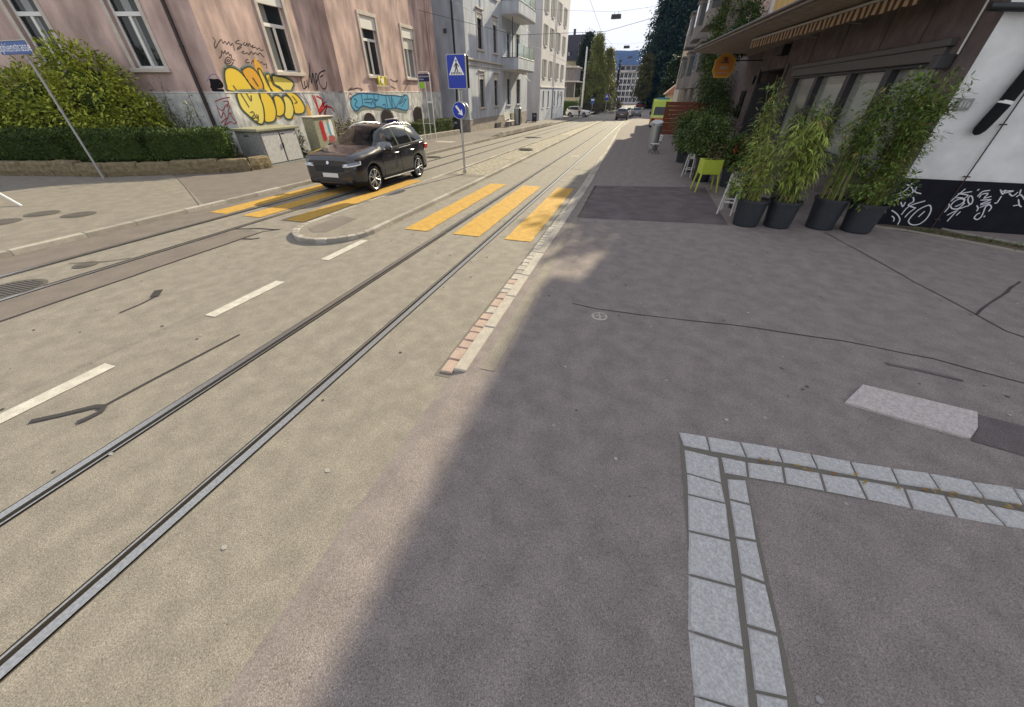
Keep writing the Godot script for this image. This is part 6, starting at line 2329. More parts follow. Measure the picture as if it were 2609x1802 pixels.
	# wheelie bin between the houses
	for q in [[-15.0, 32.9, "black wheeled bin in the gap between pink and blue houses"], [-13.6, 54.6, "dark wheeled bin in the gap before the white house"]]:
		var wbn := thing("wheeled_bin", q[2], "wheeled bin", G(q[0], q[1], 0.07), 0.3, "wheeled bins between the houses")
		var wm := MB.new()
		wm.bx(Vector3(-0.3, 0.08, -0.35), Vector3(0.3, 1.0, 0.35), 0.04)
		part("body", wm, M.pot_plastic, wbn)
		var wl := MB.new()
		wl.xf = Transform3D(Basis(Vector3.RIGHT, 0.08), Vector3(0, 1.04, 0))
		wl.box(Vector3.ZERO, Vector3(0.64, 0.07, 0.76), 0.03)
		part("lid", wl, M.black_rubber, wbn)
		var wv := MB.new()
		wv.box(Vector3(0, 0.75, 0.353), Vector3(0.2, 0.12, 0.004))
		part("label_sticker", wv, M.steel_grey, wbn)
		for sx in [-0.26, 0.26]:
			var ww := MB.new()
			ww.xf = Transform3D(Basis(Vector3(0, 0, 1), PI / 2), Vector3(sx, 0.1, -0.32))
			ww.lathe([[0.0, -0.03], [0.1, -0.03], [0.1, 0.03], [0.0, 0.03]], 14)
			part("wheel", ww, M.black_rubber, wbn)
	# bench
	var be := thing("white_bench", "white wooden bench against the blue house", "bench", G(-13.5, 43.4, 0.07))
	for k in 4:
		var s := MB.new()
		s.bx(Vector3(-0.22 + k * 0.12, 0.5, -1.0), Vector3(-0.12 + k * 0.12, 0.55, 1.0), 0.008)
		part("seat_slat", s, M.white_wood, be)
	for k in 4:
		var s := MB.new()
		s.bx(Vector3(-0.34 - k * 0.02, 0.66 + k * 0.17, -1.0), Vector3(-0.3 - k * 0.02, 0.81 + k * 0.17, 1.0), 0.008)
		part("back_slat", s, M.white_wood, be)
	for z in [-0.75, 0.75]:
		var l := MB.new()
		l.tube([Vector3(0.2, 0, z), Vector3(0.1, 0.5, z), Vector3(-0.25, 0.5, z), Vector3(-0.42, 1.3, z)], 0.03, 6)
		l.tube([Vector3(-0.3, 0, z), Vector3(-0.22, 0.5, z)], 0.03, 6)
		part("leg", l, M.steel_grey, be)
	var pb := thing("steel_planter_column", "tall steel litter column beside the white bench", "litter bin", G(-13.75, 47.0, 0.07))
	var pm := MB.new()
	pm.lathe([[0.0, 0.0], [0.36, 0.0], [0.38, 0.1], [0.38, 1.55], [0.32, 1.62], [0.0, 1.62]], 20)
	part("body", pm, M.steel_grey, pb)
	var pd := MB.new()
	pd.bx(Vector3(0.3, 0.1, -0.25), Vector3(0.42, 1.66, 0.3), 0.03)
	part("door", pd, M.black_metal, pb)

# ---- signs ------------------------------------------------------------------------------------------------
func build_traffic_island_signs() -> void:
	crossing_sign(-5.93, 13.42, 1.0, "blue pedestrian crossing sign over an arrow disc on the island", true)
	crossing_sign(-6.2, 75.0, 1.0, "smaller-looking blue crossing sign far down the island", false)
	var o := thing("parking_sign", "far blue sign on a thin post beside the tall left trees", "sign", G(-10.9, 96.0))
	var p := MB.new()
	p.tube([Vector3.ZERO, Vector3(0, 2.9, 0)], 0.04, 6)
	part("post", p, M.pole_grey, o)
	var b := MB.new()
	b.bx(Vector3(-0.4, 2.1, 0.05), Vector3(0.4, 3.1, 0.08), 0.01)
	part("plate", b, M.street_blue, o)
	var b2 := MB.new()
	b2.bx(Vector3(-0.32, 2.66, 0.081), Vector3(0.32, 2.86, 0.086))
	part("pictogram", b2, M.sign_white, o)

func crossing_sign(x: float, s: float, sc: float, label: String, disc: bool) -> void:
	var o := thing("crossing_sign", label, "traffic sign", G(x, s, 0.1), 0.0, "blue crossing signs")
	var p := MB.new()
	p.tube([Vector3(0, 0, 0), Vector3(0, 3.3, 0)], 0.038, 12)
	if disc:
		p.tube([Vector3(0.075, 2.0, -0.02), Vector3(0.075, 3.3, -0.02)], 0.02, 8)
		p.tube([Vector3(0, 0, 0), Vector3(0, 0.12, 0)], 0.06, 12)
	part("post", p, M.galvanised, o)
	var y0 := 2.5
	var y1 := 3.38
	var hw := 0.33
	var pl := PackedVector2Array()
	for q in [[hw - 0.05, y0 + 0.05, -PI / 2], [hw - 0.05, y1 - 0.05, 0.0], [-hw + 0.05, y1 - 0.05, PI / 2], [-hw + 0.05, y0 + 0.05, PI]]:
		for k in 5:
			var f: float = q[2] + PI / 2 * k / 4.0
			pl.append(Vector2(q[0] + cos(f) * 0.05, q[1] + sin(f) * 0.05))
	var bk := MB.new()
	bk.poly(pl, 0.1, 0.05)
	part("plate", bk, M.steel_grey, o)
	var bl := MB.new()
	var pi := PackedVector2Array()
	for q in pl:
		pi.append(Vector2(q.x * 0.94, (q.y - 2.94) * 0.955 + 2.94))
	bl.poly(pi, 0.104)
	part("blue_field", bl, M.sign_blue, o)
	var bx := MB.new()
	bx.bx(Vector3(-hw - 0.02, y0 + 0.02, -0.12), Vector3(hw + 0.02, y1 - 0.02, -0.05), 0.02)
	part("reverse_plate", bx, M.black_metal, o)
	var t := MB.new()
	t.poly(PackedVector2Array([Vector2(-0.265, 2.86), Vector2(0.265, 2.86), Vector2(0.0, 3.32)]), 0.107)
	part("white_triangle", t, M.sign_white, o)
	var w := MB.new()
	var fig := [[[-0.012, 3.19], [0.03, 3.19], [0.03, 3.24], [-0.012, 3.24]], [[-0.02, 3.17], [0.03, 3.17], [0.04, 3.03], [-0.03, 3.03]], [[-0.03, 3.03], [0.005, 3.03], [-0.05, 2.9], [-0.085, 2.9]], [[0.005, 3.03], [0.04, 3.03], [0.075, 2.9], [0.04, 2.9]], [[0.03, 3.16], [0.03, 3.12], [0.085, 3.06], [0.1, 3.08]], [[-0.02, 3.15], [-0.03, 3.11], [-0.07, 3.05], [-0.085, 3.07]]]
	for q in fig:
		var g := PackedVector2Array()
		for e in q:
			g.append(Vector2(e[0], e[1]))
		w.poly(g, 0.1095)
	for k in 7:
		var a := -0.2 + k * 0.06
		w.poly(PackedVector2Array([Vector2(a, 2.875), Vector2(a + 0.028, 2.875), Vector2(a * 0.86 + 0.026, 2.935), Vector2(a * 0.86, 2.935)]), 0.1095)
	part("walking_figure", w, M.sign_black, o)
	if not disc:
		return
	for q in [[0.0, 0.09, "arrow_disc"], [0.06, -0.02, "rear_disc"]]:
		var d := MB.new()
		d.xf = Transform3D(Basis(Vector3.RIGHT, PI / 2), Vector3(q[0], 1.92, q[1]))
		d.lathe([[0.0, 0.0], [0.25, 0.0], [0.25, 0.02], [0.0, 0.02]], 30)
		var dm := part(q[2], d, M.steel_grey, o)
		if q[2] == "arrow_disc":
			var bf := MB.new()
			bf.xf = Transform3D(Basis(Vector3.RIGHT, PI / 2), Vector3(q[0], 1.92, q[1] + 0.001))
			bf.lathe([[0.0, 0.023], [0.228, 0.023]], 30)
			part("blue_field", bf, M.sign_blue, dm)
			var ar := MB.new()
			ar.xf = Transform3D(Basis(Vector3(0, 0, 1), -PI * 0.27), Vector3(q[0], 1.92, q[1]))
			ar.poly(PackedVector2Array([Vector2(-0.17, -0.032), Vector2(0.05, -0.032), Vector2(0.03, -0.1), Vector2(0.19, 0.0), Vector2(0.03, 0.1), Vector2(0.05, 0.032), Vector2(-0.17, 0.032)]), 0.027)
			part("white_arrow", ar, M.sign_white, dm)

# ---- wires, lamps, mast -----------------------------------------------------------------------------------
func build_overhead() -> void:
	var labels := ["nearest hanging street lamp over the tram tracks", "middle hanging street lamp over the tram tracks", "farthest hanging street lamp seen against the blue hill"]
	var k := 0
	for q in [[-4.25, 8.42, 50.0], [-4.45, 8.3, 80.0], [-4.55, 8.1, 100.0]]:
		var o := thing("hanging_lamp", labels[k], "street lamp", W(q[0], q[1] - 0.2, q[2]), 0.0, "lamps hung across the street")
		var b := MB.new()
		var p := PackedVector2Array([Vector2(-0.5, 0.0), Vector2(0.5, 0.0), Vector2(0.46, 0.32), Vector2(-0.46, 0.32)])
		b.xf = Transform3D(Basis.IDENTITY, Vector3(0, 0, 0.2))
		b.poly(p, 0.0, 0.4)
		part("housing", b, M.lamp_body, o)
		var g := MB.new()
		g.box(Vector3(0, -0.01, 0), Vector3(0.8, 0.02, 0.3))
		part("diffuser", g, M.glass_curtain, o)
		var h := MB.new()
		h.tube([Vector3(-0.2, 0.32, 0), Vector3(-0.2, 0.5, 0)], 0.02, 5)
		h.tube([Vector3(0.2, 0.32, 0), Vector3(0.2, 0.5, 0)], 0.02, 5)
		part("hanger", h, M.lamp_body, o)
		var w := thing("span_wire", ["span wire carrying the nearest hanging lamp", "span wire carrying the middle hanging lamp", "span wire carrying the farthest hanging lamp"][k], "wire", Vector3.ZERO, 0.0, "wires across the street")
		var wm := MB.new()
		wm.tube([W(-14.2, q[1] + 0.9, q[2]), W(q[0], q[1] + 0.3, q[2]), W(4.3, q[1] + 0.9, q[2])], 0.008, 5)
		part("line", wm, M.wire, w)
		k += 1
	k = 0
	for x in [-3.0, -8.6]:
		var w := thing("contact_wire", ["tram contact wire over the near track", "tram contact wire over the far track"][k], "wire", Vector3.ZERO, 0.0, "tram contact wires")
		var wm := MB.new()
		var pts := []
		for i in 15:
			var s := 5.0 + i * 12.0
			pts.append(W(x + (0.25 if i % 2 else -0.2), 5.7 + gy(s), s))
		wm.tube(pts, 0.006, 5)
		part("line", wm, M.wire, w)
		k += 1
	for s in [29.0, 65.0]:
		var w := thing("span_wire", "contact wire span between the near facades" if s < 40.0 else "contact wire span before the white house", "wire", Vector3.ZERO, 0.0, "wires across the street")
		var wm := MB.new()
		wm.tube([W(-15.4 if s < 40.0 else -14.2, 6.6, s), W(-8.6, 5.75 + gy(s), s), W(-3.0, 5.75 + gy(s), s), W(5.5 if s < 40.0 else 4.2, 6.8, s)], 0.01, 5)
		part("line", wm, M.wire, w)
	var m := thing("tram_mast", "tall pale grey mast standing before the left trees", "mast", G(-13.5, 98.0))
	var mm := MB.new()
	mm.tube([Vector3.ZERO, Vector3(0, 4.5, 0), Vector3(0, 11.8, 0)], [0.22, 0.2, 0.15], 12)
	part("pole", mm, M.pole_white, m)
	var mc := MB.new()
	mc.tube([Vector3(0, 4.4, 0), Vector3(0, 4.7, 0)], 0.24, 12)
	part("collar", mc, M.pole_white, m)

# ---- vehicles ---------------------------------------------------------------------------------------------
# skin laid over stations along the length; front at +Z, wheels on y = 0
func make_car(called: String, label: String, paint: Material, at: Vector3, turn: float, o := {}) -> Node3D:
	var car := thing(called, label, "car", at)
	car.basis = Basis(Vector3.RIGHT, -SLOPE) * Basis(Vector3.UP, turn)
	var L: float = o.get("length", 4.38)
	var wd: float = o.get("half", 0.92)
	var hk: float = o.get("height", 1.0)      # height factor
	var k := L / 4.38
	var ax := [0.87 * k, 3.51 * k]
	var R := 0.4
	var hub := 0.35
	# stations: distance from the nose
	var st := [0.0, 0.03, 0.08, 0.18, 0.34]
	for a in ax:
		for i in 11:
			st.append(a - R + 2.0 * R * i / 10.0)
	for q in [1.32, 1.5, 1.75, 1.9, 2.05, 2.25, 2.42, 2.5, 2.7, 2.9, 3.02, 3.3, 3.75, 3.95, 4.02, 4.12, 4.22, 4.3, 4.35, 4.38]:
		st.append(q * k)
	st.sort()
	var ls := []
	for q in st:
		if ls.is_empty() or q - ls[-1] > 0.012:
			ls.append(q)
	var curve := func(t: Array, x: float) -> float:
		for i in t.size() - 1:
			if x <= t[i + 1][0]:
				var f: float = (x - t[i][0]) / maxf(0.0001, t[i + 1][0] - t[i][0])
				return lerpf(t[i][1], t[i + 1][1], clampf(f, 0, 1))
		return t[-1][1]
	var top := [[0.0, 0.86], [0.03, 0.93], [0.08, 0.965], [0.18, 0.995], [0.34, 1.025], [0.8, 1.07], [1.2, 1.11], [1.32, 1.125], [1.5, 1.23], [1.75, 1.375], [2.05, 1.53], [2.25, 1.575], [2.7, 1.605], [3.3, 1.59], [3.75, 1.545], [3.95, 1.5], [4.12, 1.3], [4.22, 1.15], [4.3, 1.06], [4.35, 0.95], [4.38, 0.82]]
	var belt := [[0.0, 0.82], [0.03, 0.87], [0.08, 0.9], [0.18, 0.93], [0.34, 0.96], [0.8, 1.01], [1.32, 1.055], [2.5, 1.085], [3.5, 1.125], [4.12, 1.15], [4.22, 1.1], [4.3, 1.02], [4.35, 0.9], [4.38, 0.78]]
	var wid := [[0.0, 0.78], [0.03, 0.86], [0.08, 0.91], [0.18, 0.95], [0.34, 0.98], [0.8, 1.0], [3.6, 1.0], [4.1, 0.97], [4.22, 0.94], [4.3, 0.9], [4.38, 0.78]]
	var low := [[0.0, 0.3], [0.05, 0.24], [0.3, 0.21], [4.1, 0.22], [4.3, 0.3], [4.38, 0.36]]
	var roofw := [[0.0, 0.8], [1.3, 0.84], [1.5, 0.82], [2.05, 0.68], [2.7, 0.655], [3.75, 0.65], [3.95, 0.66], [4.22, 0.78], [4.38, 0.8]]
	var G0 := []
	for l in ls:
		var q: float = l / k
		var w: float = wd * curve.call(wid, q)
		var yt: float = curve.call(top, q) * hk
		var yb: float = curve.call(low, q)
		var be: float = minf(curve.call(belt, q) * (1.0 + (hk - 1.0) * 0.5), yt - 0.02)
		var ya := yb + 0.03
		for a in ax:
			if absf(l - a) < R:
				ya = maxf(ya, hub + sqrt(R * R - pow(l - a, 2)))
		var inside := ya > yb + 0.04
		var z: float = L * 0.5 - (l if l > ax[0] else ax[0] - (ax[0] - l) * 0.9)
		var rw: float = w * curve.call(roofw, q)
		var pts := [Vector3(0, yb, z), Vector3(0.6 * w, yb, z), Vector3(0.62 * w, ya, z), Vector3(0.965 * w, ya + 0.0, z), Vector3(0.99 * w, maxf(yb + 0.13, ya + 0.03), z), Vector3(1.0 * w, clampf(0.6, ya + 0.06, be - 0.14), z), Vector3(0.985 * w, lerpf(clampf(0.6, ya + 0.06, be - 0.14), be, 0.7), z), Vector3(0.945 * w, be, z), Vector3(lerpf(0.93 * w, rw, 0.93), lerpf(be, yt, 0.9), z), Vector3(rw * 0.82, yt - 0.006, z), Vector3(rw * 0.45, yt, z), Vector3(0, yt + 0.004, z)]
		var row := []
		for i in range(pts.size()):
			row.append(pts[i])
		for i in range(pts.size() - 2, -1, -1):
			row.append(Vector3(-pts[i].x, pts[i].y, pts[i].z))
		G0.append(row)
	var nr := []
	for i in G0.size():
		var r := []
		for j in G0[i].size():
			var a: Vector3 = G0[mini(i + 1, G0.size() - 1)][j] - G0[maxi(i - 1, 0)][j]
			var b: Vector3 = G0[i][mini(j + 1, G0[i].size() - 1)] - G0[i][maxi(j - 1, 0)]
			var n := a.cross(b)
			var c := Vector3(0, 0.6, G0[i][j].z)
			if n.length_squared() < 1e-12:
				n = G0[i][j] - c
			n = n.normalized()
			if n.dot(G0[i][j] - c) < 0.0:
				n = -n
			r.append(n)
		nr.append(r)
	var at_l := func(i: int) -> float: return (ls[i] + ls[mini(i + 1, ls.size() - 1)]) * 0.5 / k
	# which skin cells are glass
	var side_glass := func(i: int, j: int) -> bool:
		var q: float = at_l.call(i)
		return (j == 7 or j == 14) and q > 1.6 and q < 4.05 and not (q > 2.42 and q < 2.5) and not (q > 3.28 and q < 3.34)
	var screen := func(i: int, j: int) -> bool:
		var q: float = at_l.call(i)
		return j >= 8 and j <= 13 and ((q > 1.34 and q < 2.04 and j >= 8 and j <= 13) or (q > 3.96 and q < 4.2))
	var roof_pane := func(i: int, j: int) -> bool:
		var q: float = at_l.call(i)
		return o.get("dark_roof", false) and j >= 9 and j <= 12 and q > 2.1 and q < 3.7
	var pillar := func(i: int, j: int) -> bool:
		var q: float = at_l.call(i)
		return (j == 7 or j == 14) and q > 2.0 and q < 3.6 and not side_glass.call(i, j)
	var lower := func(i: int, j: int) -> bool: return j <= 3 or j >= 18
	var body := MB.new()
	body.cells(G0, nr, func(i, j): return not side_glass.call(i, j) and not screen.call(i, j) and not lower.call(i, j) and not roof_pane.call(i, j) and not pillar.call(i, j))
	part("body", body, paint, car)
	var lw := MB.new()
	lw.cells(G0, nr, lower)
	part("lower_cladding", lw, M.black_rubber, car)
	var pm := MB.new()
	pm.cells(G0, nr, pillar)
	part("pillar", pm, M.black_rubber, car)
	var clear: bool = o.get("clear", false)
	var ws := MB.new()
	ws.cells(G0, nr, func(i, j): return screen.call(i, j) and at_l.call(i) < 3.0)
	part("windscreen", ws, M.car_glass if clear else M.car_glass_dark, car)
	var rs := MB.new()
	rs.cells(G0, nr, func(i, j): return screen.call(i, j) and at_l.call(i) > 3.0)
	part("rear_window", rs, M.car_glass_dark, car)
	for sd in [7, 14]:
		for q in [[1.6, 2.46], [2.46, 3.31], [3.31, 4.05]]:
			var g := MB.new()
			g.cells(G0, nr, func(i, j): return j == sd and side_glass.call(i, j) and at_l.call(i) > q[0] and at_l.call(i) < q[1])
			if g.v.size() > 0:
				part("side_window", g, M.car_glass if clear and q[0] < 2.0 else M.car_glass_dark, car)
	if o.get("dark_roof", false):
		var rp := MB.new()
		rp.cells(G0, nr, roof_pane)
		part("glass_roof", rp, M.car_glass_dark, car)
	# nose and tail caps
	for e in [[0, "front_bumper"], [G0.size() - 1, "rear_bumper"]]:
		var cp := MB.new()
		var row: Array = G0[e[0]]
		var ctr := Vector3(0, 0.55, row[0].z)
		for j in row.size() - 1:
			cp.oquad(row[j], row[j + 1], ctr, ctr, Vector3(0, 0.55, 0))
		cp.oquad(row[0], row[row.size() - 1], ctr, ctr, Vector3(0, 0.55, 0))
		part(e[1], cp, paint, car)
	var zf: float = L * 0.5 - ax[0] * 0.1
	var zr: float = L * 0.5
	# grille, badge, plate, lamps
	var gr := MB.new()
	gr.bx(Vector3(-0.5, 0.6, zf - 0.02), Vector3(0.5, 0.78, zf + 0.012), 0.02)
	var grp := part("grille", gr, M.black_metal, car)
	var gs := MB.new()
	for i in 15:
		gs.bx(Vector3(-0.46 + i * 0.064, 0.61, zf + 0.012), Vector3(-0.45 + i * 0.064, 0.77, zf + 0.02))
	part("grille_bar", gs, M.pot_plastic, grp)
	var li := MB.new()
	li.bx(Vector3(-0.55, 0.32, zf - 0.03), Vector3(0.55, 0.42, zf + 0.01), 0.02)
	part("lower_intake", li, M.black_metal, car)
	var bg := MB.new()
	bg.xf = Transform3D(Basis(Vector3.RIGHT, PI / 2 - 0.3), Vector3(0, 0.83, zf - 0.005))
	bg.lathe([[0.0, 0.02], [0.045, 0.02], [0.05, 0.0]], 18)
	part("badge", bg, M.alloy, car)
	var pt := MB.new()
	pt.bx(Vector3(-0.26, 0.46, zf + 0.0), Vector3(0.26, 0.57, zf + 0.02), 0.006)
	part("number_plate", pt, M.plate_white, car)
	var pr := MB.new()
	pr.bx(Vector3(-0.26, 0.72, -zr - 0.02), Vector3(0.26, 0.83, -zr + 0.01), 0.006)
	part("number_plate", pr, M.plate_white, car)
	for sx in [-1.0, 1.0]:
		var hl := MB.new()
		var low_edge := []
		var hp2 := [[0.5, 0.022], [0.7, 0.02], [0.78, -0.012], [0.84, -0.075], [0.885, -0.16], [0.908, -0.24]]
		for i in hp2.size():
			var t := i / 5.0
			low_edge.append(Vector3(sx * hp2[i][0], lerpf(0.745, 0.8, t), zf + hp2[i][1]))
		for i in 5:
			var t0 := i / 5.0
			var t1 := (i + 1) / 5.0
			var ya := lerpf(0.815, 0.885, t0)
			var yb2 := lerpf(0.815, 0.885, t1)
			hl.oquad(low_edge[i], low_edge[i + 1], Vector3(low_edge[i + 1].x * 0.985, yb2, low_edge[i + 1].z - 0.012), Vector3(low_edge[i].x * 0.985, ya, low_edge[i].z - 0.012), Vector3(0, 0.8, 0))
		var hp := part("headlight", hl, M.lens, car)
		var dl := MB.new()
		dl.tube(low_edge, 0.015, 6)
		dl.tube([low_edge[5], low_edge[5] + Vector3(-sx * 0.012, 0.075, -0.01)], 0.013, 6)
		dl.tube([Vector3(sx * 0.56, 0.785, zf + 0.02), Vector3(sx * 0.66, 0.795, zf + 0.018)], 0.022, 6)
		part("light_strip", dl, M.headlamp, hp)
		var fg := MB.new()
		fg.bx(Vector3(sx * 0.6, 0.47, zf - 0.1), Vector3(sx * 0.8, 0.58, zf - 0.02), 0.02)
		part("fog_lamp", fg, M.car_glass_dark, car)
		var tl := MB.new()
		tl.oquad(Vector3(sx * 0.5, 0.86, -zr - 0.008), Vector3(sx * 0.87, 0.86, -zr + 0.13), Vector3(sx * 0.86, 1.04, -zr + 0.14), Vector3(sx * 0.52, 1.0, -zr + 0.05), Vector3(0, 0.8, 0))
		tl.bx(Vector3(sx * 0.84, 0.88, -zr + 0.08), Vector3(sx * 0.915, 1.03, -zr + 0.3), 0.02)
		part("tail_light", tl, M.lamp_red, car)
		var mi := MB.new()
		mi.xf = Transform3D(Basis(Vector3.UP, sx * 0.15), Vector3(sx * 1.04, 1.09, zr - 1.62 * k))
		mi.box(Vector3.ZERO, Vector3(0.22, 0.15, 0.13), 0.045)
		mi.xf = Transform3D.IDENTITY
		mi.bx(Vector3(sx * 0.86, 1.02, zr - 1.66 * k), Vector3(sx * 0.98, 1.06, zr - 1.58 * k))
		part("mirror", mi, paint, car)
		for dz in [2.3, 3.25]:
			var dh := MB.new()
			dh.bx(Vector3(sx * wd * 0.985, 0.905, zr - dz * k), Vector3(sx * (wd + 0.035), 0.935, zr - (dz - 0.2) * k), 0.01)
			part("door_handle", dh, M.alloy if clear else paint, car)
		if o.get("rails", false):
			var rr := MB.new()
			rr.tube([Vector3(sx * 0.6, 1.51 * hk, zr - 2.1 * k), Vector3(sx * 0.6, 1.585 * hk, zr - 2.3 * k), Vector3(sx * 0.59, 1.63 * hk, zr - 2.8 * k), Vector3(sx * 0.58, 1.6 * hk, zr - 3.6 * k), Vector3(sx * 0.58, 1.52 * hk, zr - 3.85 * k)], 0.018, 8)
			part("roof_rail", rr, M.alloy, car)
			var cs := MB.new()
			cs.bx(Vector3(sx * wd * 0.985, 0.27, zr - 3.1 * k), Vector3(sx * (wd + 0.012), 0.295, zr - 1.3 * k), 0.004)
			part("sill_strip", cs, M.chrome, car)
			var wt := MB.new()
			wt.tube([Vector3(sx * wd * 0.95, 1.0, zr - 1.62 * k), Vector3(sx * wd * 0.958, 1.03, zr - 2.5 * k), Vector3(sx * wd * 0.955, 1.075, zr - 3.6 * k), Vector3(sx * wd * 0.94, 1.09, zr - 4.0 * k)], 0.009, 6)
			part("window_trim", wt, M.chrome, car)
	# door shut lines
	var dl2 := MB.new()
	for sx in [-1.0, 1.0]:
		for dz in [1.42, 2.46, 3.4]:
			dl2.bx(Vector3(sx * wd * 0.99, 0.36, zr - dz * k - 0.004), Vector3(sx * (wd + 0.0015), 0.97, zr - dz * k + 0.004))
	part("shut_line", dl2, M.black_metal, car)
	# wheels
	for a in ax:
		for sx in [-1.0, 1.0]:
			var wp := Transform3D(Basis(Vector3(0, 0, 1), -sx * PI / 2), Vector3(sx * (wd - 0.125), hub, zr - a))
			var ty := MB.new()
			ty.xf = wp
			ty.lathe([[0.2, -0.11], [0.325, -0.11], [0.35, -0.085], [0.35, 0.085], [0.325, 0.11], [0.262, 0.105]], 32)
			var wh := part("wheel", ty, M.black_rubber, car)
			var rm := MB.new()
			rm.xf = wp
			rm.lathe([[0.268, 0.1], [0.258, 0.112], [0.243, 0.1], [0.238, -0.05]], 32)
			for i in 5:
				var f: float = TAU * i / 5.0 + a
				var d := Vector3(cos(f), 0, sin(f))
				var e := Vector3(cos(f + 0.35), 0, sin(f + 0.35))
				var e2 := Vector3(cos(f - 0.12), 0, sin(f - 0.12))
				rm.tube([d * 0.03 + Vector3(0, 0.09, 0), e * 0.14 + Vector3(0, 0.1, 0), e * 0.25 + Vector3(0, 0.1, 0)], [0.026, 0.017, 0.014], 5)
				rm.tube([d * 0.05 + Vector3(0, 0.09, 0), e2 * 0.25 + Vector3(0, 0.1, 0)], [0.02, 0.012], 5)
			rm.lathe([[0.0, 0.105], [0.05, 0.1], [0.055, 0.06]], 14)
			part("rim", rm, M.alloy, wh)
			var br := MB.new()
			br.xf = wp
			br.lathe([[0.0, 0.02], [0.235, 0.02]], 20)
			part("brake_disc", br, M.black_metal, wh)
	if clear:
		var seat := MB.new()
		for sx in [-0.38, 0.38]:
			seat.bx(Vector3(sx - 0.25, 0.45, zr - 2.55), Vector3(sx + 0.25, 0.62, zr - 2.05), 0.05)
			seat.bx(Vector3(sx - 0.24, 0.6, zr - 2.7), Vector3(sx + 0.24, 1.18, zr - 2.55), 0.05)
			seat.bx(Vector3(sx - 0.13, 1.2, zr - 2.7), Vector3(sx + 0.13, 1.38, zr - 2.6), 0.04)
		part("seat", seat, M.seat_dark, car)
		var ds := MB.new()
		ds.bx(Vector3(-0.78, 0.75, zr - 1.75), Vector3(0.78, 0.98, zr - 1.35), 0.06)
		part("dashboard", ds, M.seat_dark, car)
		var sw := MB.new()
		var pts := []
		for i in 17:
			var f := TAU * i / 16.0
			pts.append(Vector3(0.38 + cos(f) * 0.18, 1.0 + sin(f) * 0.17, zr - 1.85 - sin(f) * 0.06))
		sw.tube(pts, 0.015, 6)
		part("steering_wheel", sw, M.seat_dark, car)
	return car

# ---- people: a smooth union of tapered limbs, meshed as a net -----------------------------------------------
func net_body(bones: Array, cell: float, blend: float) -> Array:
	var lo := Vector3(1e9, 1e9, 1e9)
	var hi := -lo
	for b in bones:
		for k in 2:
			var r: float = b[2 + k]
			lo = lo.min(b[k] - Vector3.ONE * (r + 0.05))
			hi = hi.max(b[k] + Vector3.ONE * (r + 0.05))
	var n := Vector3i(((hi - lo) / cell).ceil()) + Vector3i.ONE
	var val := PackedFloat32Array()
	val.resize(n.x * n.y * n.z)
	for z in n.z:
		for y in n.y:
			for x in n.x:
				var p := lo + Vector3(x, y, z) * cell
				var d := 1.0
				for b in bones:
					var ba: Vector3 = b[1] - b[0]
					var t := clampf((p - b[0]).dot(ba) / maxf(1e-6, ba.length_squared()), 0, 1)
					var e: float = p.distance_to(b[0] + ba * t) - lerpf(b[2], b[3], t)
					var h := clampf(0.5 + 0.5 * (d - e) / blend, 0, 1)
					d = lerpf(d, e, h) - blend * h * (1.0 - h)
				val[x + n.x * (y + n.y * z)] = d
	var idx := {}
	var pts := []
	for z in n.z - 1:
		for y in n.y - 1:
			for x in n.x - 1:
				var s := Vector3.ZERO
				var c := 0
				for e in [[0, 0, 0, 1, 0, 0], [0, 1, 0, 1, 1, 0], [0, 0, 1, 1, 0, 1], [0, 1, 1, 1, 1, 1], [0, 0, 0, 0, 1, 0], [1, 0, 0, 1, 1, 0], [0, 0, 1, 0, 1, 1], [1, 0, 1, 1, 1, 1], [0, 0, 0, 0, 0, 1], [1, 0, 0, 1, 0, 1], [0, 1, 0, 0, 1, 1], [1, 1, 0, 1, 1, 1]]:
					var a := val[x + e[0] + n.x * (y + e[1] + n.y * (z + e[2]))]
					var b := val[x + e[3] + n.x * (y + e[4] + n.y * (z + e[5]))]
					if (a < 0.0) != (b < 0.0):
						var t := a / (a - b)
						s += Vector3(e[0], e[1], e[2]).lerp(Vector3(e[3], e[4], e[5]), t)
						c += 1
				if c > 0:
					idx[Vector3i(x, y, z)] = pts.size()
					pts.append(lo + (Vector3(x, y, z) + s / c) * cell)
	var quads := []
	for z in range(1, n.z - 1):
		for y in range(1, n.y - 1):
			for x in range(1, n.x - 1):
				var a := val[x + n.x * (y + n.y * z)]
				var q := Vector3i(x, y, z)
				for ax in 3:
					var dd := Vector3i.ZERO
					dd[ax] = 1
					var w := q + dd
					var b := val[w.x + n.x * (w.y + n.y * w.z)]
					if (a < 0.0) == (b < 0.0):
						continue
					var u := Vector3i.ZERO
					var v := Vector3i.ZERO
					u[(ax + 1) % 3] = 1
					v[(ax + 2) % 3] = 1
					var g := [q - u - v, q - v, q, q - u]
					var ok := true
					for e in g:
						if not idx.has(e):
							ok = false
					if ok:
						quads.append([idx[g[0]], idx[g[1]], idx[g[2]], idx[g[3]], a < 0.0])
	return [pts, quads]

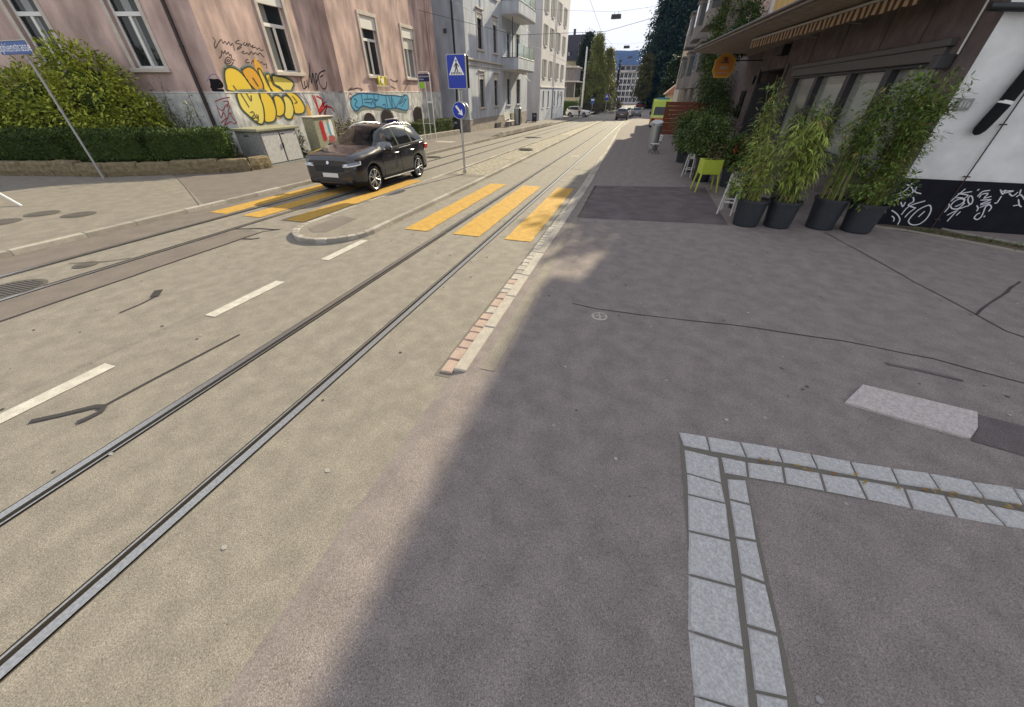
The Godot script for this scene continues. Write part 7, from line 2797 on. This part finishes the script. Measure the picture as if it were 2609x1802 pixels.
func person_mesh(parent: Node, called: String, bones: Array, m: Material, cell: float, tone: Callable) -> void:
	var r := net_body(bones, cell, 0.035)
	var P: Array = r[0]
	var nn := []
	for p in P:
		nn.append(Vector3.ZERO)
	for q in r[1]:
		var n: Vector3 = (P[q[2]] - P[q[0]]).cross(P[q[3]] - P[q[1]])
		if not q[4]:
			n = -n
		for k in 4:
			nn[q[k]] += n
	var mb := MB.new()
	for q in r[1]:
		mb.col = tone.call((P[q[0]] + P[q[2]]) * 0.5)
		mb.stri(P[q[0]], P[q[1]], P[q[2]], nn[q[0]], nn[q[1]], nn[q[2]])
		mb.stri(P[q[0]], P[q[2]], P[q[3]], nn[q[0]], nn[q[2]], nn[q[3]])
	part(called, mb, m, parent)

func arm_bones(a: Vector3, e: Vector3, w: Vector3, hand_dir: Vector3, side: Vector3) -> Array:
	var o := [[a, e, 0.052, 0.042], [e, w, 0.042, 0.03]]
	var palm := w + hand_dir * 0.07
	o.append([w, palm, 0.03, 0.036])
	for k in 4:
		var b := palm + side * (k - 1.5) * 0.019
		var tip: Vector3 = b + hand_dir * [0.06, 0.075, 0.07, 0.05][k] + Vector3(0, -0.012, 0)
		o.append([b, tip, 0.0105, 0.009])
	o.append([w + hand_dir * 0.03, w + hand_dir * 0.07 - side * 0.05, 0.013, 0.01])
	return o

func build_vehicles() -> void:
	var suv := make_car("black_suv", "glossy black SUV with chrome window trim driving over the zebra stripes", M.car_black, G(-8.27, 9.12 + 2.19), 0.0, {"clear": true, "rails": true, "dark_roof": true, "height": 1.035})
	# driver behind the wheel
	var dr := thing("person", "driver in a white shirt holding the wheel of the black SUV", "person", G(-8.27, 9.12 + 2.19))
	var zf := 2.19
	var hx := 0.38
	var tor := [[Vector3(hx, 0.66, zf - 2.4), Vector3(hx, 0.95, zf - 2.46), 0.15, 0.15], [Vector3(hx - 0.16, 1.1, zf - 2.45), Vector3(hx + 0.16, 1.1, zf - 2.45), 0.075, 0.075], [Vector3(hx, 0.95, zf - 2.46), Vector3(hx, 1.1, zf - 2.45), 0.14, 0.1], [Vector3(hx, 1.12, zf - 2.45), Vector3(hx, 1.24, zf - 2.42), 0.055, 0.05], [Vector3(hx, 1.28, zf - 2.42), Vector3(hx, 1.38, zf - 2.42), 0.085, 0.09],
		[Vector3(hx, 1.31, zf - 2.33), Vector3(hx, 1.29, zf - 2.315), 0.016, 0.018],
		[Vector3(hx - 0.1, 0.62, zf - 2.4), Vector3(hx - 0.1, 0.66, zf - 1.98), 0.09, 0.065], [Vector3(hx + 0.1, 0.62, zf - 2.4), Vector3(hx + 0.1, 0.66, zf - 1.98), 0.09, 0.065], [Vector3(hx - 0.1, 0.66, zf - 1.98), Vector3(hx - 0.1, 0.36, zf - 1.75), 0.06, 0.045], [Vector3(hx + 0.1, 0.66, zf - 1.98), Vector3(hx + 0.1, 0.36, zf - 1.75), 0.06, 0.045]]
	for sx in [-1.0, 1.0]:
		tor += arm_bones(Vector3(hx + sx * 0.19, 1.09, zf - 2.44), Vector3(hx + sx * 0.27, 0.9, zf - 2.2), Vector3(hx + sx * 0.17, 1.04, zf - 1.96), Vector3(0, 0.3, 0.95).normalized(), Vector3(sx, 0, 0))
	person_mesh(dr, "body", tor, M.tone, 0.024, func(p: Vector3) -> Color:
		if p.y > 1.19 or p.z > zf - 2.0:
			return Color(0.42, 0.26, 0.19) if p.y > 0.72 else Color(0.03, 0.03, 0.04)
		return Color(0.62, 0.64, 0.68) if p.y > 0.72 else Color(0.03, 0.03, 0.04))
	var hm := MB.new()
	hm.xf = Transform3D(Basis.IDENTITY.scaled(Vector3(0.1, 0.11, 0.105)), Vector3(hx, 1.375, zf - 2.435))
	hm.lathe([[0.99, -0.1], [0.9, 0.45], [0.6, 0.82], [0.0, 1.0]], 14)
	part("hair", hm, M.hair_dark, dr)
	# other traffic
	make_car("dark_hatchback", "dark maroon hatchback driving away on the right track", M.car_maroon, G(-3.1, 71.2), PI, {"length": 4.1, "half": 0.95})
	make_car("white_estate", "white car just ahead of the dark hatchback", M.car_white, G(-2.9, 83.0), PI, {"length": 4.5})
	make_car("grey_saloon", "grey car parked beyond the dark hatchback on the right", M.car_grey, G(-1.1, 88.0), PI, {"length": 4.4})
	make_car("red_hatchback", "small red car far off before the office block", M.car_red, G(-0.6, 150.0), 1.3, {"length": 4.0})
	make_car("white_suv", "white SUV pulling out of the side street", M.car_white, G(-11.7, 81.2), PI / 2 - 0.12, {"length": 4.5, "height": 1.05, "rails": true})
	# pedestrian on the kerb
	var pe := thing("person", "pedestrian in pink top and dark trousers before the white SUV", "person", G(-10.9, 76.9, 0.09), 0.4)
	var bn := [[Vector3(0, 0.95, 0), Vector3(0, 1.2, 0), 0.13, 0.13], [Vector3(0, 1.2, 0), Vector3(0, 1.38, 0), 0.14, 0.11], [Vector3(-0.15, 1.4, 0), Vector3(0.15, 1.4, 0), 0.065, 0.065], [Vector3(0, 1.42, 0), Vector3(0, 1.53, 0.01), 0.05, 0.048], [Vector3(0, 1.58, 0.01), Vector3(0, 1.66, 0.01), 0.083, 0.088], [Vector3(0, 1.61, 0.1), Vector3(0, 1.59, 0.11), 0.015, 0.016],
		[Vector3(-0.09, 0.93, 0), Vector3(-0.1, 0.5, 0.12), 0.095, 0.062], [Vector3(-0.1, 0.5, 0.12), Vector3(-0.1, 0.09, 0.04), 0.06, 0.042], [Vector3(-0.1, 0.045, 0.0), Vector3(-0.1, 0.04, 0.2), 0.042, 0.036],
		[Vector3(0.09, 0.93, 0), Vector3(0.1, 0.5, -0.02), 0.095, 0.062], [Vector3(0.1, 0.5, -0.02), Vector3(0.1, 0.1, -0.2), 0.06, 0.042], [Vector3(0.1, 0.05, -0.24), Vector3(0.1, 0.04, -0.05), 0.042, 0.036]]
	bn += arm_bones(Vector3(-0.19, 1.38, 0), Vector3(-0.25, 1.1, -0.05), Vector3(-0.23, 0.87, 0.06), Vector3(0, -0.95, 0.3).normalized(), Vector3(0, 0.2, 1).normalized())
	bn += arm_bones(Vector3(0.19, 1.38, 0), Vector3(0.25, 1.1, -0.02), Vector3(0.24, 0.88, 0.12), Vector3(0, -0.9, 0.4).normalized(), Vector3(0, 0.2, 1).normalized())
	person_mesh(pe, "body", bn, M.tone, 0.025, func(p: Vector3) -> Color:
		if p.y > 1.47 or (absf(p.x) > 0.2 and p.y < 1.15):
			return Color(0.42, 0.26, 0.19)
		if p.y > 0.95:
			return Color(0.55, 0.36, 0.33)
		return Color(0.04, 0.02, 0.03) if p.y > 0.08 else Color(0.02, 0.02, 0.02))
	var ph := MB.new()
	ph.xf = Transform3D(Basis.IDENTITY.scaled(Vector3(0.098, 0.11, 0.1)), Vector3(0, 1.655, -0.008))
	ph.lathe([[0.99, -0.3], [0.95, 0.3], [0.6, 0.82], [0.0, 1.0]], 14)
	part("hair", ph, M.hair_dark, pe)
	# ambulance van parked at the kerb
	var v := thing("ambulance", "lime and white ambulance van with orange stripe parked at the kerb", "van", G(1.95, 52.0, 0.03))
	var b := MB.new()
	var prof := PackedVector2Array([Vector2(2.7, 0.35), Vector2(2.75, 0.95), Vector2(2.5, 1.15), Vector2(1.75, 1.95), Vector2(1.4, 2.45), Vector2(1.2, 2.55), Vector2(-2.6, 2.6), Vector2(-2.7, 2.4), Vector2(-2.72, 0.35)])
	b.xf = Transform3D(Basis(Vector3(0, 0, 1), Vector3.UP, Vector3(-1, 0, 0)), Vector3(-0.95, 0, 0))
	b.poly(prof, 0.0, 1.9)
	part("body", b, M.van_lime, v)
	var wsd := MB.new()
	wsd.quad(Vector3(-0.8, 1.22, 2.46), Vector3(0.8, 1.22, 2.46), Vector3(0.72, 1.93, 1.8), Vector3(-0.72, 1.93, 1.8))
	part("windscreen", wsd, M.car_glass_dark, v)
	var hd := MB.new()
	hd.bx(Vector3(-0.96, 0.96, 1.2), Vector3(0.96, 1.08, 2.66), 0.02)
	part("white_band", hd, M.van_white, v)
	var os := MB.new()
	os.bx(Vector3(-0.965, 0.62, -2.6), Vector3(0.965, 0.95, 2.77), 0.01)
	part("orange_stripe", os, M.van_orange, v)
	var sw := MB.new()
	sw.bx(Vector3(-0.965, 1.25, 0.9), Vector3(-0.951, 1.95, 1.7))
	part("side_window", sw, M.car_glass_dark, v)
	var mr := MB.new()
	mr.box(Vector3(-1.12, 1.35, 1.85), Vector3(0.18, 0.32, 0.12), 0.03)
	mr.box(Vector3(1.12, 1.35, 1.85), Vector3(0.18, 0.32, 0.12), 0.03)
	part("mirror", mr, M.black_rubber, v)
	var lb := MB.new()
	lb.box(Vector3(0, 2.66, 0.9), Vector3(1.3, 0.14, 0.3), 0.04)
	part("light_bar", lb, M.spray_blue, v)
	for z in [1.75, -1.7]:
		for sx in [-1.0, 1.0]:
			var ty := MB.new()
			ty.xf = Transform3D(Basis(Vector3(0, 0, 1), -sx * PI / 2), Vector3(sx * 0.86, 0.35, z))
			ty.lathe([[0.0, -0.1], [0.33, -0.1], [0.35, -0.07], [0.35, 0.09], [0.33, 0.12], [0.2, 0.12], [0.0, 0.1]], 20)
			part("wheel", ty, M.black_rubber, v)
	for sx in [-1.0, 1.0]:
		var hl := MB.new()
		hl.box(Vector3(sx * 0.72, 0.8, 2.74), Vector3(0.3, 0.22, 0.06), 0.03)
		part("headlight", hl, M.headlamp, v)
	var bm := MB.new()
	bm.bx(Vector3(-0.97, 0.25, 2.4), Vector3(0.97, 0.55, 2.82), 0.05)
	part("bumper", bm, M.van_white, v)

# ---- trees ------------------------------------------------------------------------------------------------
func tree(called: String, label: String, x: float, s: float, hgt: float, r: float, base: float, taper: float, ca: Color, cb: Color, clumps: int, per: int, l: float, seed_: int) -> void:
	var o := thing(called, label, "tree", G(x, s), 0.0)
	var q := RandomNumberGenerator.new()
	q.seed = seed_
	var t := MB.new()
	t.tube([Vector3.ZERO, Vector3(0, hgt * 0.3, 0), Vector3(0.1, hgt * 0.6, 0), Vector3(0, hgt * 0.95, 0)], [r * 0.09 + 0.1, r * 0.07 + 0.06, r * 0.04 + 0.03, 0.02], 9)
	for i in 14:
		var y := lerpf(base, hgt * 0.85, q.randf())
		var f := q.randf() * TAU
		var rr := r * 0.8 * (1.0 - taper * (y - base) / maxf(0.1, hgt - base))
		t.tube([Vector3(0, y, 0), Vector3(cos(f) * rr * 0.5, y + rr * 0.25, sin(f) * rr * 0.5), Vector3(cos(f) * rr, y + rr * 0.4, sin(f) * rr)], [r * 0.03 + 0.02, r * 0.02 + 0.015, 0.01], 5)
	part("trunk", t, M.bark, o)
	var mb := MB.new()
	for i in clumps:
		var u := q.randf()
		var y := lerpf(base, hgt, u)
		# crown radius: widens quickly, then tapers
		var w := minf(1.0, u * 5.0 + 0.35) * pow(1.0 - u * 0.98, taper) * r * q.randf_range(0.75, 1.12)
		var f := q.randf() * TAU
		var k := sqrt(q.randf()) * 0.55 + 0.45
		var c := Vector3(cos(f) * w * k, y, sin(f) * w * k)
		var cr := r * q.randf_range(0.1, 0.2) + 0.15
		var tone := q.randf_range(0.6, 1.25)
		for j in per:
			var e := Vector3(q.randfn(), q.randfn() * 0.7, q.randfn()) * cr * 0.6
			var d := Vector3(q.randf_range(-1, 1), q.randf_range(-0.9, 0.5), q.randf_range(-1, 1)).normalized()
			var up := Vector3(q.randf_range(-0.8, 0.8), 1, q.randf_range(-0.8, 0.8)).normalized()
			leaf(mb, c + e, d, up, l * q.randf_range(0.6, 1.3), l * 0.6, ca.lerp(cb, q.randf()) * tone)
	part("crown", mb, M.leaf, o)

func build_trees() -> void:
	tree("yew_tree", "tall dark evergreen tree behind the pale mast", -16.6, 124.0, 16.5, 4.6, 0.5, 0.55, Color(0.02, 0.035, 0.012), Color(0.06, 0.08, 0.025), 380, 90, 0.35, 501)
	tree("hornbeam_tree", "light green tree with upright crown beside the dark evergreen", -13.4, 118.0, 15.8, 3.9, 1.0, 0.75, Color(0.1, 0.13, 0.025), Color(0.34, 0.34, 0.08), 330, 80, 0.3, 502)
	tree("hornbeam_tree", "yellowish green tree at the street side of the left group", -10.9, 123.0, 13.4, 3.3, 0.6, 0.6, Color(0.13, 0.15, 0.03), Color(0.4, 0.37, 0.1), 290, 80, 0.3, 503)
	tree("cypress_tree", "thin dark cypress before the white office block", -12.6, 196.0, 15.0, 0.9, -0.5, 0.8, Color(0.012, 0.022, 0.01), Color(0.03, 0.05, 0.02), 120, 60, 0.3, 504)
	tree("giant_conifer", "huge dark conifer towering over the right side of the street", 6.5, 150.0, 42.0, 10.2, -1.0, 0.35, Color(0.014, 0.035, 0.018), Color(0.05, 0.09, 0.04), 1500, 70, 0.7, 505)
	tree("street_tree", "autumn-tinged tree leaning out under the giant conifer", -1.2, 140.0, 13.0, 2.6, 3.0, 0.4, Color(0.06, 0.07, 0.015), Color(0.17, 0.16, 0.04), 130, 70, 0.4, 506)
	tree("garden_tree", "dark garden tree behind the lime ambulance", 5.2, 96.0, 9.5, 3.2, 0.5, 0.4, Color(0.012, 0.03, 0.012), Color(0.05, 0.08, 0.03), 200, 80, 0.35, 507)
	tree("dark_round_tree", "small dark tree over the far grey house", -14.2, 172.0, 13.6, 3.0, 2.0, 0.5, Color(0.015, 0.03, 0.015), Color(0.05, 0.07, 0.03), 120, 70, 0.4, 508)
	# shrubs along the far left pavement
	var k := 0
	for q in [[-9.6, 128.0, "mixed brown-green shrub under the street-side tree"], [-7.8, 136.0, "pale green shrub farthest along the left pavement"], [-12.0, 112.0, "dark leafy shrub behind the iron fence"]]:
		var o := thing("roadside_shrub", q[2], "shrub", G(q[0], q[1]), 0.0, "shrubs along the far pavement")
		leaf_mass(o, "foliage", Vector3(0, 1.1, 0), Vector3(1.6, 1.3, 1.4), 60, 50, 0.25, Color(0.05, 0.05, 0.015), Color(0.18, 0.16, 0.06), 600 + k, null, 0.3)
		k += 1
	rebase()

# put each thing's own origin at the middle of its base
func rebase() -> void:
	for o in get_children():
		if not (o is Node3D) or not o.has_meta("category") or o.position != Vector3.ZERO:
			continue
		var box := AABB()
		var first := true
		for c in o.get_children():
			var m := c as MeshInstance3D
			if m:
				var b: AABB = m.transform * m.mesh.get_aabb()
				box = b if first else box.merge(b)
				first = false
		if first:
			continue
		var p := Vector3(box.get_center().x, box.position.y, box.get_center().z)
		o.position = p
		for c in o.get_children():
			c.position -= p
